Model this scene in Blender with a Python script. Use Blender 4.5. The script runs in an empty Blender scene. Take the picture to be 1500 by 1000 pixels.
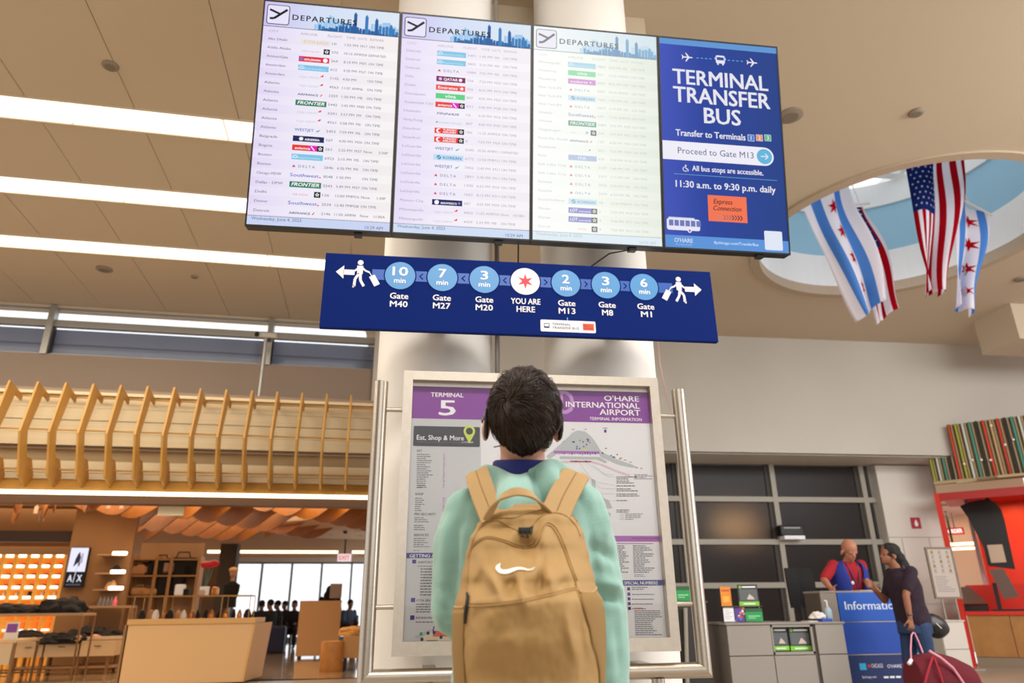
import bpy, bmesh, math, random
from mathutils import Vector, Matrix, Euler, noise
random.seed(7)
SC = bpy.context.scene
COL = SC.collection
PI = math.pi
V = Vector
# ------------------------------------------------------------------ camera
FPX, EYE = 1037.0, V((0, 0, 0.95))
def cdir(u, v): return V(((u-750)/FPX, (500-v)/FPX, -1.0))
Zc = cdir(718, -2250).normalized()
Xc = cdir(9000, 795); Xc = (Xc-Zc*Xc.dot(Zc)).normalized()
Yc = Zc.cross(Xc)
RM = Matrix((Xc, Yc, Zc))
cam = bpy.data.cameras.new('camera'); camo = bpy.data.objects.new('camera', cam); COL.objects.link(camo)
cam.sensor_width = 36; cam.lens = FPX/1500*36
camo.matrix_world = Matrix.Translation(EYE) @ RM.to_4x4()
cam.dof.use_dof = True; cam.dof.focus_distance = 2.5; cam.dof.aperture_fstop = 3.0
cam.clip_start = .05; cam.clip_end = 300
SC.camera = camo
# ------------------------------------------------------------------ view, world, large lights
SC.view_settings.view_transform = 'Standard'; SC.view_settings.look = 'None'
SC.view_settings.gamma = 1; SC.view_settings.use_curve_mapping = False
SC.view_settings.exposure = 0.0
w = bpy.data.worlds.new('world'); SC.world = w; w.use_nodes = True
bg = w.node_tree.nodes['Background']; bg.inputs[0].default_value = (.97, .98, 1, 1); bg.inputs[1].default_value = 1.25
def area(name, loc, rot, sx, sy, power, col):
    l = bpy.data.lights.new(name, 'AREA'); l.shape = 'RECTANGLE'; l.size = sx; l.size_y = sy; l.energy = power; l.color = col
    o = bpy.data.objects.new(name, l); COL.objects.link(o); o.location = loc; o.rotation_euler = rot
    return o
HALL = math.radians(3.6)
# added unseen fill lights for the hall: warm overhead, cool from behind and right
area('hall_fill_light', (-6.5, 2.2, 5.4), (0, 0, HALL), 7, 1.2, 430, (1, .88, .72))
area('hall_fill_light', (.6, -.5, 5.4), (math.radians(14), 0, HALL), 3.0, .8, 210, (1, .95, .88))
area('front_fill_light', (2, -6.6, 3.0), (math.radians(90), 0, 0), 8, 4.0, 210, (.97, .99, 1))  # added low frontal fill for the column fronts, no window built here
area('hall_fill_light', (6.5, 2.4, 5.4), (0, 0, HALL), 7, 1.2, 360, (1, .95, .88))
area('hall_fill_light', (-6.0, 7.2, 5.4), (0, 0, HALL), 7, 2.2, 330, (1, .85, .67))
area('wall_fill_light', (9.5, 2.5, 4.6), (math.radians(62), 0, math.radians(8)), 7, 3, 420, (.98, .98, 1))  # added fill aimed at the far right wall
area('side_fill_light', (8.5, .2, 2.6), (0, math.radians(84), 0), 3, 3.5, 170, (.95, .98, 1))  # added side fill that shapes the boy from the right
area('shop_lamp', (-5.2, 13.2, 2.9), (0, 0, HALL), 8, 2.0, 250, (1, .76, .50))
area('shop_lamp', (-5.2, 17.5, 3.0), (0, 0, HALL), 8, 3.0, 190, (1, .74, .48))
# ------------------------------------------------------------------ helpers
def ray(u, v): return RM @ cdir(u, v)
class Frame:
    def __init__(s, ang): s.a = ang; s.R = Matrix.Rotation(ang, 3, 'Z'); s.Ri = s.R.transposed()
    def at(s, u, v, D):
        r = s.Ri @ ray(u, v); return V((r.x*D/r.y, D, EYE.z + r.z*D/r.y))
    def atx(s, u, v, X):
        r = s.Ri @ ray(u, v); return V((X, r.y*X/r.x, EYE.z + r.z*X/r.x))
    def atz(s, u, v, Z):
        r = s.Ri @ ray(u, v); k = (Z-EYE.z)/r.z; return V((r.x*k, r.y*k, Z))
F0 = Frame(0.0); FL = Frame(HALL)
def lin(c):
    c = c/255.0
    return c/12.92 if c <= .04045 else ((c+.055)/1.055)**2.4
def rgb(h):
    if isinstance(h, str): h = (int(h[0:2], 16), int(h[2:4], 16), int(h[4:6], 16))
    return (lin(h[0]), lin(h[1]), lin(h[2]), 1)
MATS = {}
def M(name, col='808080', rough=.5, metal=0, emit=None, es=1, bump=0, bscale=50, var=0, vscale=3, alpha=1, trans=0, sheen=0, coat=0, stretch=None):
    if name in MATS: return MATS[name]
    m = bpy.data.materials.new(name); m.use_nodes = True; nt = m.node_tree; b = nt.nodes['Principled BSDF']
    c = rgb(col); b.inputs['Base Color'].default_value = c
    b.inputs['Roughness'].default_value = rough; b.inputs['Metallic'].default_value = metal
    b.inputs['Alpha'].default_value = alpha; b.inputs['Transmission Weight'].default_value = trans
    b.inputs['Sheen Weight'].default_value = sheen; b.inputs['Coat Weight'].default_value = coat
    if emit is not None:
        b.inputs['Emission Color'].default_value = rgb(emit); b.inputs['Emission Strength'].default_value = es
    if bump or var:
        tc = nt.nodes.new('ShaderNodeTexCoord'); mp = nt.nodes.new('ShaderNodeMapping')
        nt.links.new(tc.outputs['Object'], mp.inputs[0])
        if stretch: mp.inputs['Scale'].default_value = stretch
    if var:
        n = nt.nodes.new('ShaderNodeTexNoise'); n.inputs['Scale'].default_value = vscale; n.inputs['Detail'].default_value = 5
        nt.links.new(mp.outputs[0], n.inputs['Vector'])
        r = nt.nodes.new('ShaderNodeMapRange'); r.inputs[1].default_value = .3; r.inputs[2].default_value = .7
        r.inputs[3].default_value = 1-var; r.inputs[4].default_value = 1+var
        nt.links.new(n.outputs[0], r.inputs[0])
        mx = nt.nodes.new('ShaderNodeMix'); mx.data_type = 'RGBA'; mx.blend_type = 'MULTIPLY'; mx.inputs[0].default_value = 1
        mx.inputs[6].default_value = c; nt.links.new(r.outputs[0], mx.inputs[7]); nt.links.new(mx.outputs[2], b.inputs['Base Color'])
    if bump:
        n2 = nt.nodes.new('ShaderNodeTexNoise'); n2.inputs['Scale'].default_value = bscale; n2.inputs['Detail'].default_value = 6
        nt.links.new(mp.outputs[0], n2.inputs['Vector'])
        bp = nt.nodes.new('ShaderNodeBump'); bp.inputs['Strength'].default_value = bump; bp.inputs['Distance'].default_value = .01
        nt.links.new(n2.outputs[0], bp.inputs['Height']); nt.links.new(bp.outputs[0], b.inputs['Normal'])
    MATS[name] = m
    return m
def E(col, es=1):     # a light-giving surface of the given displayed colour
    k = 'lit_%s_%g' % (col, es)
    if k in MATS: return MATS[k]
    m = bpy.data.materials.new(k); m.use_nodes = True; nt = m.node_tree
    b = nt.nodes['Principled BSDF']; b.inputs['Base Color'].default_value = (.01, .01, .01, 1); b.inputs['Roughness'].default_value = .35
    b.inputs['Specular IOR Level'].default_value = .03
    b.inputs['Emission Color'].default_value = rgb(col); b.inputs['Emission Strength'].default_value = es
    MATS[k] = m; return m
def tag(o, label=None, cat=None, group=None, kind=None):
    if label: o['label'] = label
    if cat: o['category'] = cat
    if group: o['group'] = group
    if kind: o['kind'] = kind
    return o
ORG = {}
def thing(name, label, cat, org=(0, 0, 0), fr=F0, group=None, rz=0):
    o = bpy.data.objects.new(name, None); COL.objects.link(o); o.empty_display_size = .1
    org = V(org); o.location = fr.R @ org; o.rotation_euler = (0, 0, fr.a)
    ORG[o.name] = org; tag(o, label, cat, group); return o
def org_of(o):
    while o is not None:
        if o.name in ORG: return ORG[o.name]
        o = o.parent
    return V((0, 0, 0))
class MB:
    def __init__(s): s.bm = bmesh.new(); s.smooth = False
    def box(s, x0, x1, y0, y1, z0, z1, bev=0, mat=None):
        t = bmesh.new(); bmesh.ops.create_cube(t, size=1)
        for v in t.verts: v.co = V(((x0+x1)/2+v.co.x*(x1-x0), (y0+y1)/2+v.co.y*(y1-y0), (z0+z1)/2+v.co.z*(z1-z0)))
        if bev: bmesh.ops.bevel(t, geom=list(t.edges), offset=bev, segments=2, affect='EDGES', profile=.5)
        if mat is not None:
            for v in t.verts: v.co = mat @ v.co
        s.add(t); return s
    def add(s, t):
        me = bpy.data.meshes.new('t'); t.to_mesh(me); t.free(); s.bm.from_mesh(me); bpy.data.meshes.remove(me)
    def poly(s, pts):
        vs = [s.bm.verts.new(p) for p in pts]; return s.bm.faces.new(vs)
    def prism(s, pts, d):       # planar outline extruded by vector d
        n = len(pts); d = V(d); a = [s.bm.verts.new(V(p)) for p in pts]; b = [s.bm.verts.new(V(p)+d) for p in pts]
        s.bm.faces.new(a); s.bm.faces.new(list(reversed(b)))
        for i in range(n): s.bm.faces.new((a[i], b[i], b[(i+1) % n], a[(i+1) % n]))
        return s
    def rings(s, rs, close=True, cap0=True, cap1=True):
        vr = [[s.bm.verts.new(V(p)) for p in r] for r in rs]; n = len(vr[0])
        for a, b in zip(vr, vr[1:]):
            for i in range(n if close else n-1):
                s.bm.faces.new((a[i], a[(i+1) % n], b[(i+1) % n], b[i]))
        if close and cap0: s.bm.faces.new(list(reversed(vr[0])))
        if close and cap1: s.bm.faces.new(vr[-1])
        return s
    def tube(s, pts, r, n=12, flat=None):
        pts = [V(p) for p in pts]; rs = r if isinstance(r, (list, tuple)) else [r]*len(pts)
        out = []; up = None
        for i, p in enumerate(pts):
            a = pts[max(i-1, 0)]; b = pts[min(i+1, len(pts)-1)]; t = (b-a).normalized()
            if up is None:
                up = V((0, 0, 1)) if abs(t.z) < .9 else V((1, 0, 0))
            x = t.cross(up); x.normalize(); y = x.cross(t).normalized(); up = y
            ry = rs[i]*(flat if flat else 1)
            out.append([p + x*math.cos(2*PI*k/n)*rs[i] + y*math.sin(2*PI*k/n)*ry for k in range(n)])
        s.rings(out); s.smooth = True; return s
    def lathe(s, c, prof, n=24):    # prof: (r, z) about vertical axis through c
        c = V(c)
        s.rings([[c + V((max(r, 1e-4)*math.cos(2*PI*k/n), max(r, 1e-4)*math.sin(2*PI*k/n), z)) for k in range(n)] for r, z in prof])
        s.smooth = True; return s
    def ell(s, c, r, mat=None, seg=16):
        t = bmesh.new(); bmesh.ops.create_uvsphere(t, u_segments=seg, v_segments=max(8, seg*2//3), radius=1)
        for v in t.verts:
            q = V((v.co.x*r[0], v.co.y*r[1], v.co.z*r[2]))
            if mat is not None: q = mat @ q
            v.co = q+V(c)
        s.add(t); s.smooth = True; return s
    def build(s, name, mat, parent=None, fr=None, smooth=None, kind=None, autos=True):
        bmesh.ops.recalc_face_normals(s.bm, faces=s.bm.faces)
        me = bpy.data.meshes.new(name); sm = s.smooth if smooth is None else smooth
        o = bpy.data.objects.new(name, me); COL.objects.link(o)
        og = org_of(parent) if parent else V((0, 0, 0))
        if parent is None and kind != 'structure_raw':
            xs = [v.co for v in s.bm.verts]; og = V(((min(c.x for c in xs)+max(c.x for c in xs))/2, (min(c.y for c in xs)+max(c.y for c in xs))/2, min(c.z for c in xs)))
            fr = fr or F0; o.location = fr.R @ og; o.rotation_euler = (0, 0, fr.a); ORG[o.name] = og
        for v in s.bm.verts: v.co -= og
        s.bm.to_mesh(me); s.bm.free()
        for m in (mat if isinstance(mat, (list, tuple)) else [mat]): me.materials.append(m)
        if sm:
            me.shade_smooth()
            if autos:
                try: me.set_sharp_from_angle(angle=math.radians(38))
                except Exception: pass
        if parent: o.parent = parent
        if kind: o['kind'] = kind
        return o
def struct(mb, name, mat, fr=F0): return mb.build(name, mat, None, fr, kind='structure')
def dup(o, loc=None, label=None, rz=None):
    def cp(a, par):
        c = a.copy(); COL.objects.link(c); c.parent = par
        for ch in a.children: cp(ch, c)
        return c
    kids = list(o.children); c = o.copy(); COL.objects.link(c)
    for ch in kids: cp(ch, c)
    if loc is not None: c.location = loc
    if rz is not None: c.rotation_euler[2] = rz
    if label: c['label'] = label
    ORG[c.name] = ORG.get(o.name, V((0, 0, 0)))
    return c
# ------------------------------------------------------------------ flat print: lettering and shapes on a plane
GL = {}
def glyphs(txt, bold=0.0, res=2, shear=0.0, space=1.0):
    k = (txt, bold, res, shear, space)
    if k in GL: return GL[k]
    c = bpy.data.curves.new('t', 'FONT'); c.body = txt; c.size = 1; c.offset = bold; c.resolution_u = res; c.shear = shear; c.space_character = space
    o = bpy.data.objects.new('t', c); COL.objects.link(o)
    me = o.to_mesh(); vs = [v.co.copy() for v in me.vertices]; fs = [tuple(p.vertices) for p in me.polygons]
    o.to_mesh_clear(); bpy.data.objects.remove(o); bpy.data.curves.remove(c)
    GL[k] = (vs, fs); return GL[k]
CAPH = None
class Plane:
    """a flat face of a thing: origin o (bottom left), ex along, ez up, ny towards the viewer"""
    def __init__(s, o, ex, ez, fr=F0):
        s.o = V(o); s.ex = V(ex).normalized(); s.ez = V(ez).normalized(); s.n = s.ex.cross(s.ez).normalized(); s.fr = fr
    def uv(s, u, v):
        r = s.fr.Ri @ ray(u, v); t = (s.o-EYE).dot(s.n)/r.dot(s.n); p = EYE+r*t-s.o
        return (p.dot(s.ex), p.dot(s.ez))
    def pt(s, x, z, off=0): return s.o+s.ex*x+s.ez*z+s.n*off
class Print:
    def __init__(s, plane): s.p = plane; s.g = {}
    def bmf(s, mat, nm, lay):
        if nm not in s.g: s.g[nm] = (bmesh.new(), [], [0])
        b, mats, c = s.g[nm]
        if mat not in mats: mats.append(mat)
        s.mi = mats.index(mat); c[0] += 1; return b
    def face(s, pts, mat, lay=1, nm='printed_shape'):
        b = s.bmf(mat, nm, lay)
        try: b.faces.new([b.verts.new(s.p.pt(x, z, .0004*lay)) for x, z in pts]).material_index = s.mi
        except ValueError: pass
    def rect(s, x0, z0, x1, z1, mat, lay=1, nm='printed_shape'): s.face([(x0, z0), (x1, z0), (x1, z1), (x0, z1)], mat, lay, nm)
    def rrect(s, x0, z0, x1, z1, r, mat, lay=1, nm='printed_shape'):
        pts = []
        for cx, cz, a0 in ((x1-r, z1-r, 0), (x0+r, z1-r, 90), (x0+r, z0+r, 180), (x1-r, z0+r, 270)):
            for k in range(5): a = math.radians(a0+22.5*k); pts.append((cx+r*math.cos(a), cz+r*math.sin(a)))
        s.face(pts, mat, lay, nm)
    def disc(s, x, z, r, mat, lay=1, n=32, nm='printed_shape'): s.face([(x+r*math.cos(2*PI*k/n), z+r*math.sin(2*PI*k/n)) for k in range(n)], mat, lay, nm)
    def star(s, x, z, r, mat, lay=1, k=6, inner=.42, nm='printed_shape'):
        s.face([(x+(r if i % 2 == 0 else r*inner)*math.sin(PI*i/k), z+(r if i % 2 == 0 else r*inner)*math.cos(PI*i/k)) for i in range(2*k)], mat, lay, nm)
    def line(s, pts, w, mat, lay=1, nm='printed_shape'):
        for (x0, z0), (x1, z1) in zip(pts, pts[1:]):
            d = V((x1-x0, z1-z0)); 
            if d.length == 0: continue
            d.normalize(); q = V((-d.y, d.x))*w/2
            s.face([(x0-q.x, z0-q.y), (x1-q.x, z1-q.y), (x1+q.x, z1+q.y), (x0+q.x, z0+q.y)], mat, lay, nm)
    def text(s, txt, x, z, h, mat, w=None, al='l', bold=0, lay=2, res=2, shear=0, space=1.0, nm='lettering', flip=False):
        """x,z: baseline start (or centre/right); h: capital height; w: forced width"""
        global CAPH
        if CAPH is None: CAPH = max(v.y for v in glyphs('H')[0])
        sh_ = [(-.027, -.012), (.027, -.012), (-.027, .012), (.027, .012)] if bold >= .018 else ([(-.014, 0), (.014, 0)] if bold > 0 else [(0, 0)]); bold = 0
        vs, fs = glyphs(txt, bold, res, shear, space)
        if not vs: return
        a = min(v.x for v in vs); b_ = max(v.x for v in vs); k = h/CAPH
        kx = w/(b_-a) if w else k
        W = (b_-a)*kx
        x0 = x if al == 'l' else (x-W/2 if al == 'c' else x-W)
        b = s.bmf(mat, nm, lay)
        for si, (sx, sz) in enumerate(sh_):     # heavy weight: strokes widened by offset copies
            off = .0004*lay+.00007*si; nv = [b.verts.new(s.p.pt(x0+(v.x-a)*kx+sx*h, z+(v.y*k)+sz*h, off)) for v in vs]
            for f in fs:
                try: b.faces.new([nv[i] for i in f]).material_index = s.mi
                except ValueError: pass
    def tpx(s, txt, u0, v0, u1, v1, hpx, mat, **kw):
        """text whose baseline runs from photo pixel (u0,v0) to (u1,v1) on this plane"""
        x0, z0 = s.p.uv(u0, v0); x1, z1 = s.p.uv(u1, v1); zt = s.p.uv(u0, v0-hpx)[1]
        s.text(txt, x0, (z0+z1)/2, zt-z0, mat, w=abs(x1-x0), **kw)
    def build(s, parent):
        for nm, (b, mats, c) in s.g.items():
            m = MB(); m.bm.free(); m.bm = b
            o = m.build(nm.split('#')[0], mats, parent, smooth=False)
            if c[0] > 1 or 'letter' in nm or 'row' in nm: o['kind'] = 'stuff'
        s.g = {}
# ------------------------------------------------------------------ STRUCTURE
CEIL = 5.5
m_ceil = M('ceiling_paint', 'c8b8a0', .9, bump=.05, bscale=200)
m_wall = M('wall_paint', 'c5bfb4', .85, var=.03, vscale=.8)
m_white = M('column_paint', 'e8e5e0', .55, var=.02, vscale=2)
m_brown = M('brown_wall', '948272', .8)
m_steel = M('brushed_steel', 'b9b0a4', .34, 1, bump=.04, bscale=60, stretch=(1, 1, 30), var=.06, vscale=20)
m_steel2 = M('satin_steel_frame', 'c6bdb1', .42, .85, bump=.05, bscale=90, var=.05, vscale=30)
m_black = M('black_plastic', '0c0c0d', .45)
m_dark = M('dark_metal', '2a2724', .5)
m_alu = M('window_aluminium', 'a9a8a4', .4, .6)
m_warm = E('fff0dc', 2.4)
# floor: terrazzo in the hall
m_floor = M('terrazzo', 'a89c8c', .25, var=.12, vscale=60)
struct(MB().box(-16, 18, -7, 12.0, -.1, 0), 'floor', m_floor)
struct(MB().box(-16, 18, -7.2, -7, 0, 5.5), 'wall_front', M('wall_behind', '8c8074', .8))
# ceiling with an elliptical skylight opening; strips are cut as recesses by building the ceiling around them
SKC = V((6.22, 7.55)); SKA, SKB, SKR = 1.78, 1.78, 0.0
def skel(k, n, s=1.0):
    a = 2*PI*k/n; x, y = SKA*s*math.cos(a), SKB*s*math.sin(a)
    return (SKC.x+x*math.cos(SKR)-y*math.sin(SKR), SKC.y+x*math.sin(SKR)+y*math.cos(SKR))
N = 64
ell = [skel(k, N) for k in range(N)]
bx0, bx1, by0, by1 = 3.9, 8.6, 5.2, 9.9
def toborder(p):
    d = V((p[0]-SKC.x, p[1]-SKC.y)); t = 1e9
    if d.x > 1e-6: t = min(t, (bx1-SKC.x)/d.x)
    if d.x < -1e-6: t = min(t, (bx0-SKC.x)/d.x)
    if d.y > 1e-6: t = min(t, (by1-SKC.y)/d.y)
    if d.y < -1e-6: t = min(t, (by0-SKC.y)/d.y)
    return (SKC.x+d.x*t, SKC.y+d.y*t)
cb = MB()
outer = [toborder(p) for p in ell]
for k in range(N):
    a, b, c, d = ell[k], ell[(k+1) % N], outer[(k+1) % N], outer[k]
    cb.poly([(a[0], a[1], CEIL), (b[0], b[1], CEIL), (c[0], c[1], CEIL), (d[0], d[1], CEIL)])
for cx, cy in ((bx0, by0), (bx1, by0), (bx1, by1), (bx0, by1)):
    ca = math.atan2(cy-SKC.y, cx-SKC.x) % (2*PI); kk = int(ca/(2*PI)*N) % N; near = [outer[kk], outer[(kk+1) % N]]
    cb.poly([(cx, cy, CEIL), (near[0][0], near[0][1], CEIL), (near[1][0], near[1][1], CEIL)])
for (x0, x1, y0, y1) in ((bx0, bx1, -7, by0), (bx0, bx1, by1, 13), (bx1, 18, -7, 13), (-1.0, bx0, -7, 13)):
    cb.poly([(x0, y0, CEIL), (x1, y0, CEIL), (x1, y1, CEIL), (x0, y1, CEIL)])
o = struct(cb, 'ceiling', m_ceil)
# stepped reveal around the opening and the skylight shaft
sh = MB()
rim = [[(skel(k, N, s)[0], skel(k, N, s)[1], z) for k in range(N)] for s, z in ((1.07, CEIL-.002), (1.07, CEIL-.03), (1.0, CEIL-.03), (1.0, CEIL+.12))]
sh.rings(rim, cap0=False, cap1=False)
struct(sh, 'skylight_rim', M('rim_paint', 'b8a58e', .8))
m_shw = M('shaft_white', 'f2f4f4', .8); m_shb = M('shaft_blue', '9fcbe2', .8)
a = MB(); a.rings([[(skel(k, N, 1.0)[0], skel(k, N, 1.0)[1], z) for k in range(N)] for z in (CEIL+.12, 6.15)], cap0=False, cap1=False)
struct(a, 'skylight_shaft', m_shw)
a = MB(); a.rings([[(skel(k, N, s)[0], skel(k, N, s)[1], z) for k in range(N)] for s, z in ((1.0, 6.15), (1.0, 6.2), (1.02, 6.2), (1.02, 6.95))], cap0=False, cap1=False)
struct(a, 'skylight_band', m_shb)
a = MB(); a.rings([[(skel(k, N, s)[0], skel(k, N, s)[1], z) for k in range(N)] for s, z in ((1.02, 6.95), (1.0, 6.95), (1.0, 7.35))], cap0=False, cap1=False)
struct(a, 'skylight_collar', m_shw)
# glazing bars over the opening
sky = thing('skylight_grid', 'white steel glazing bars crossing the oval skylight opening', 'skylight', (SKC.x, SKC.y, 7.35))
for i in (-1, 0, 1):
    q = MB(); y = SKC.y+i*1.25
    q.box(SKC.x-2.0, SKC.x+2.0, y-.08, y+.08, 7.36, 7.56).build('glazing_bar', m_shw, sky)
for i in (-1, 0, 1):
    q = MB(); x = SKC.x+i*1.25
    q.box(x-.05, x+.05, SKC.y-2.0, SKC.y+2.0, 7.38, 7.52).build('glazing_bar', m_shw, sky)
# panelled ceiling of the left hall (frame FL): panels with recessed joints, three luminous strips
strips = []
for (v0, v1) in (((0, 137), (0, 172)), ((0, 256), (0, 281)), ((0, 342), (0, 362))):
    strips.append((FL.atz(*v0, CEIL).y, FL.atz(*v1, CEIL).y))
strips = [(s0, s0+.35) for s0, s1 in strips]
seamx = FL.atz(195, 152, CEIL).x
pitch = .955
xs = [seamx+pitch*k for k in range(-14, 3)]
xs[-1] = -.5+.04
ys = [-7.0, -4.0, -1.0, 1.8]
bands = [(-7, -4), (-4, -1), (-1, 2.0), (2.0, 4.2), (4.2, strips[0][0]), (strips[0][1], strips[1][0]), (strips[1][1], strips[2][0]), (strips[2][1], 11.5)]
lc = MB().box(xs[0], xs[-1]+.2, -7, 11.5, CEIL+.012, CEIL+.05)
lco = struct(lc, 'ceiling', m_ceil, FL)
g = .0035
base = None
for (y0, y1) in bands:
    me = None
    for i in range(len(xs)-1):
        q = MB().box(xs[i]+g, xs[i+1]-g, y0, y1, CEIL-.006, CEIL+.012)
        q.build('ceiling_panel', m_ceil, lco)
# luminous strips
gaps = [FL.atz(95, 160, CEIL).x, FL.atz(174, 281, CEIL).x, FL.atz(50, 353, CEIL).x]
for si, (s0, s1) in enumerate(strips):
    st = thing('ceiling_light_strip', ['warm white luminous ceiling strip nearest the camera, beside the departure screens', 'warm white luminous ceiling strip, middle of the three', 'warm white luminous ceiling strip farthest back, above the high windows'][si], 'ceiling light', (-4, (s0+s1)/2, CEIL), FL, 'luminous ceiling strips')
    MB().box(xs[0], xs[-1], s0-.012, s0+.004, CEIL-.02, CEIL+.03).box(xs[0], xs[-1], s1-.004, s1+.012, CEIL-.02, CEIL+.03).build('strip_frame', M('strip_edge', 'd8c8ae', .6), st)
    x = gaps[si]-1.46*8
    while x < xs[-1]-.2:
        x1 = min(x+1.46, xs[-1])
        if x1 > xs[0]:
            MB().box(max(x, xs[0])+.012, x1-.012, s0+.005, s1-.005, CEIL-.008, CEIL+.02).build('diffuser', m_warm, st)
        x += 1.46
# speakers / detectors on the ceiling
for (u, v, fr, r, lab) in ((162, 95, FL, .07, 'round grey ceiling speaker above the nearest light strip'), (285, 404, FL, .05, 'small round ceiling detector below the farthest light strip, right one'), (153, 393, FL, .11, 'larger round ceiling grille below the farthest light strip, left one'),
        (1342, 164, F0, .07, 'round grey ceiling detector above the skylight opening'), (1158, 168, F0, .12, 'pale round ceiling speaker right of the blue bus screen'), (1495, 408, F0, .09, 'dark round ceiling fitting at the right edge below the skylight')):
    p = fr.atz(u, v, CEIL)
    t = thing('ceiling_speaker', lab, 'ceiling fitting', (p.x, p.y, CEIL-.03), fr)
    MB().lathe((p.x, p.y, CEIL-.03), [(.0, .0), (r*.8, 0), (r, .012), (r, .03)], 24).build('rim', M('speaker_rim', '8f8271' if r < .1 else 'b0a38e', .7), t)
    MB().lathe((p.x, p.y, CEIL-.034), [(0, 0), (r*.6, 0), (r*.65, .005)], 20).build('grille', M('speaker_grille', '7d7264' if r < .1 else 'a69a84', .8), t)
# soffit beam between the columns
struct(MB().box(.1, 1.72, 4.35, 4.75, 5.16, 5.5), 'trim_1', m_ceil)
# left hall window wall in FL
DW = 11.4
def hz_(u, v, D, fr=FL): return fr.at(u, v, D)
z_t = FL.at(278, 462, DW).z; z_b = FL.at(278, 528.5, DW).z; z_m1 = FL.at(278, 478.5, DW).z; z_m0 = FL.at(278, 488, DW).z
WL0, WL1 = -11.5, .6
struct(MB().box(WL0, WL1, DW, DW+.25, z_t, CEIL+.05), 'wall_left', m_ceil, FL)
struct(MB().box(WL0, WL1, DW-.02, DW+.25, 3.3, z_b), 'wall_left', m_brown, FL)
win = thing('window_1', None, None, (-4, DW, z_b), FL); win['kind'] = 'structure'
fr_ = MB(); fr_.box(WL0, WL1, DW+.02, DW+.1, z_m0, z_m1).box(WL0, WL1, DW+.02, DW+.08, z_b-.02, z_b+.02).box(WL0, WL1, DW+.02, DW+.08, z_t-.03, z_t+.03)
fr_.build('window_frame', m_alu, win)
for u, v in ((73, 480), (395, 500), (-190, 470)):
    p = FL.at(u, v, DW); MB().box(p.x-.045, p.x+.045, DW-.05, DW+.1, z_b-.01, z_t+.02).build('mullion', m_alu, win)
    MB().box(p.x+.045, p.x+.06, DW+.0, DW+.1, z_b, z_m0-.01).build('gasket', m_dark, win)
m_glass = M('clear_glass', 'ffffff', .02, trans=1)
def glassmat():
    m = bpy.data.materials.new('thin_glass'); m.use_nodes = True; nt = m.node_tree; nt.nodes.clear()
    o = nt.nodes.new('ShaderNodeOutputMaterial'); mx = nt.nodes.new('ShaderNodeMixShader'); t = nt.nodes.new('ShaderNodeBsdfTransparent'); gl = nt.nodes.new('ShaderNodeBsdfGlossy')
    gl.inputs['Roughness'].default_value = .03; fn = nt.nodes.new('ShaderNodeFresnel'); fn.inputs[0].default_value = 1.28
    nt.links.new(fn.outputs[0], mx.inputs[0]); nt.links.new(t.outputs[0], mx.inputs[1]); nt.links.new(gl.outputs[0], mx.inputs[2]); nt.links.new(mx.outputs[0], o.inputs[0]); return m
m_tg = glassmat()
MB().box(WL0, WL1, DW+.05, DW+.056, z_b, z_t).build('pane', m_tg, win)
# louvred screen outside the lower lights: individual blades
m_louv = M('louvre_blade', '8c98b4', .5)
nb = 22
for k in range(nb):
    z = z_b+.01+(z_m0-z_b)*k/nb
    MB().box(WL0, WL1, DW+.18, DW+.2, z, z+(z_m0-z_b)/nb*.8).build('louvre_blade', m_louv, win)
MB().box(WL0, WL1, DW+.24, DW+.26, z_b+.1, z_m0).build('louvre_backing', M('louvre_backing', 'c3cbe0', .7, var=.15, vscale=2), win)
MB().box(WL0, WL1, DW+.16, DW+.18, (z_b+z_m0)/2-.02, (z_b+z_m0)/2+.0).build('louvre_rail', M('louvre_rail', '6d7890', .6), win)
# right part: upper wall with soffit over the recessed glass partition
YR = 11.3
zs = F0.at(1240, 666.4, YR).z
XW1 = 12.5
struct(MB().box(-.8, XW1, YR, YR+.9, zs, CEIL), 'wall_right', m_wall)
# ------------------------------------------------------------------ CENTRAL DISPLAY
for i, cx in enumerate((.078, 1.05)):
    t = thing('round_column', ['left of the two round white columns behind the screens', 'right of the two round white columns behind the screens'][i], 'column', (cx, 3.92, 0), F0, 'round columns')
    MB().lathe((cx, 3.92, 0), [(.33, 0), (.33, 5.52)], 72).build('shaft', m_white, t)
    MB().lathe((cx, 3.92, 0), [(.338, 0), (.338, .15), (.331, .155)], 72).build('base_ring', m_steel, t)
    MB().lathe((cx, 3.92, 5.44), [(.331, 0), (.345, .01), (.345, .06)], 72).build('collar', m_white, t)
q = thing('conduit', 'thin grey conduit pipe running up beside the left column', 'pipe', (.425, 3.8, 0))
MB().tube([(.425, 3.8, 0), (.425, 3.8, 5.5)], .014).build('pipe', M('conduit_grey', '8f8880', .5, .3), q)
for z in (2.75, 4.2): MB().box(.39, .445, 3.79, 3.83, z, z+.02).build('clip', m_steel, q)
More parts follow.
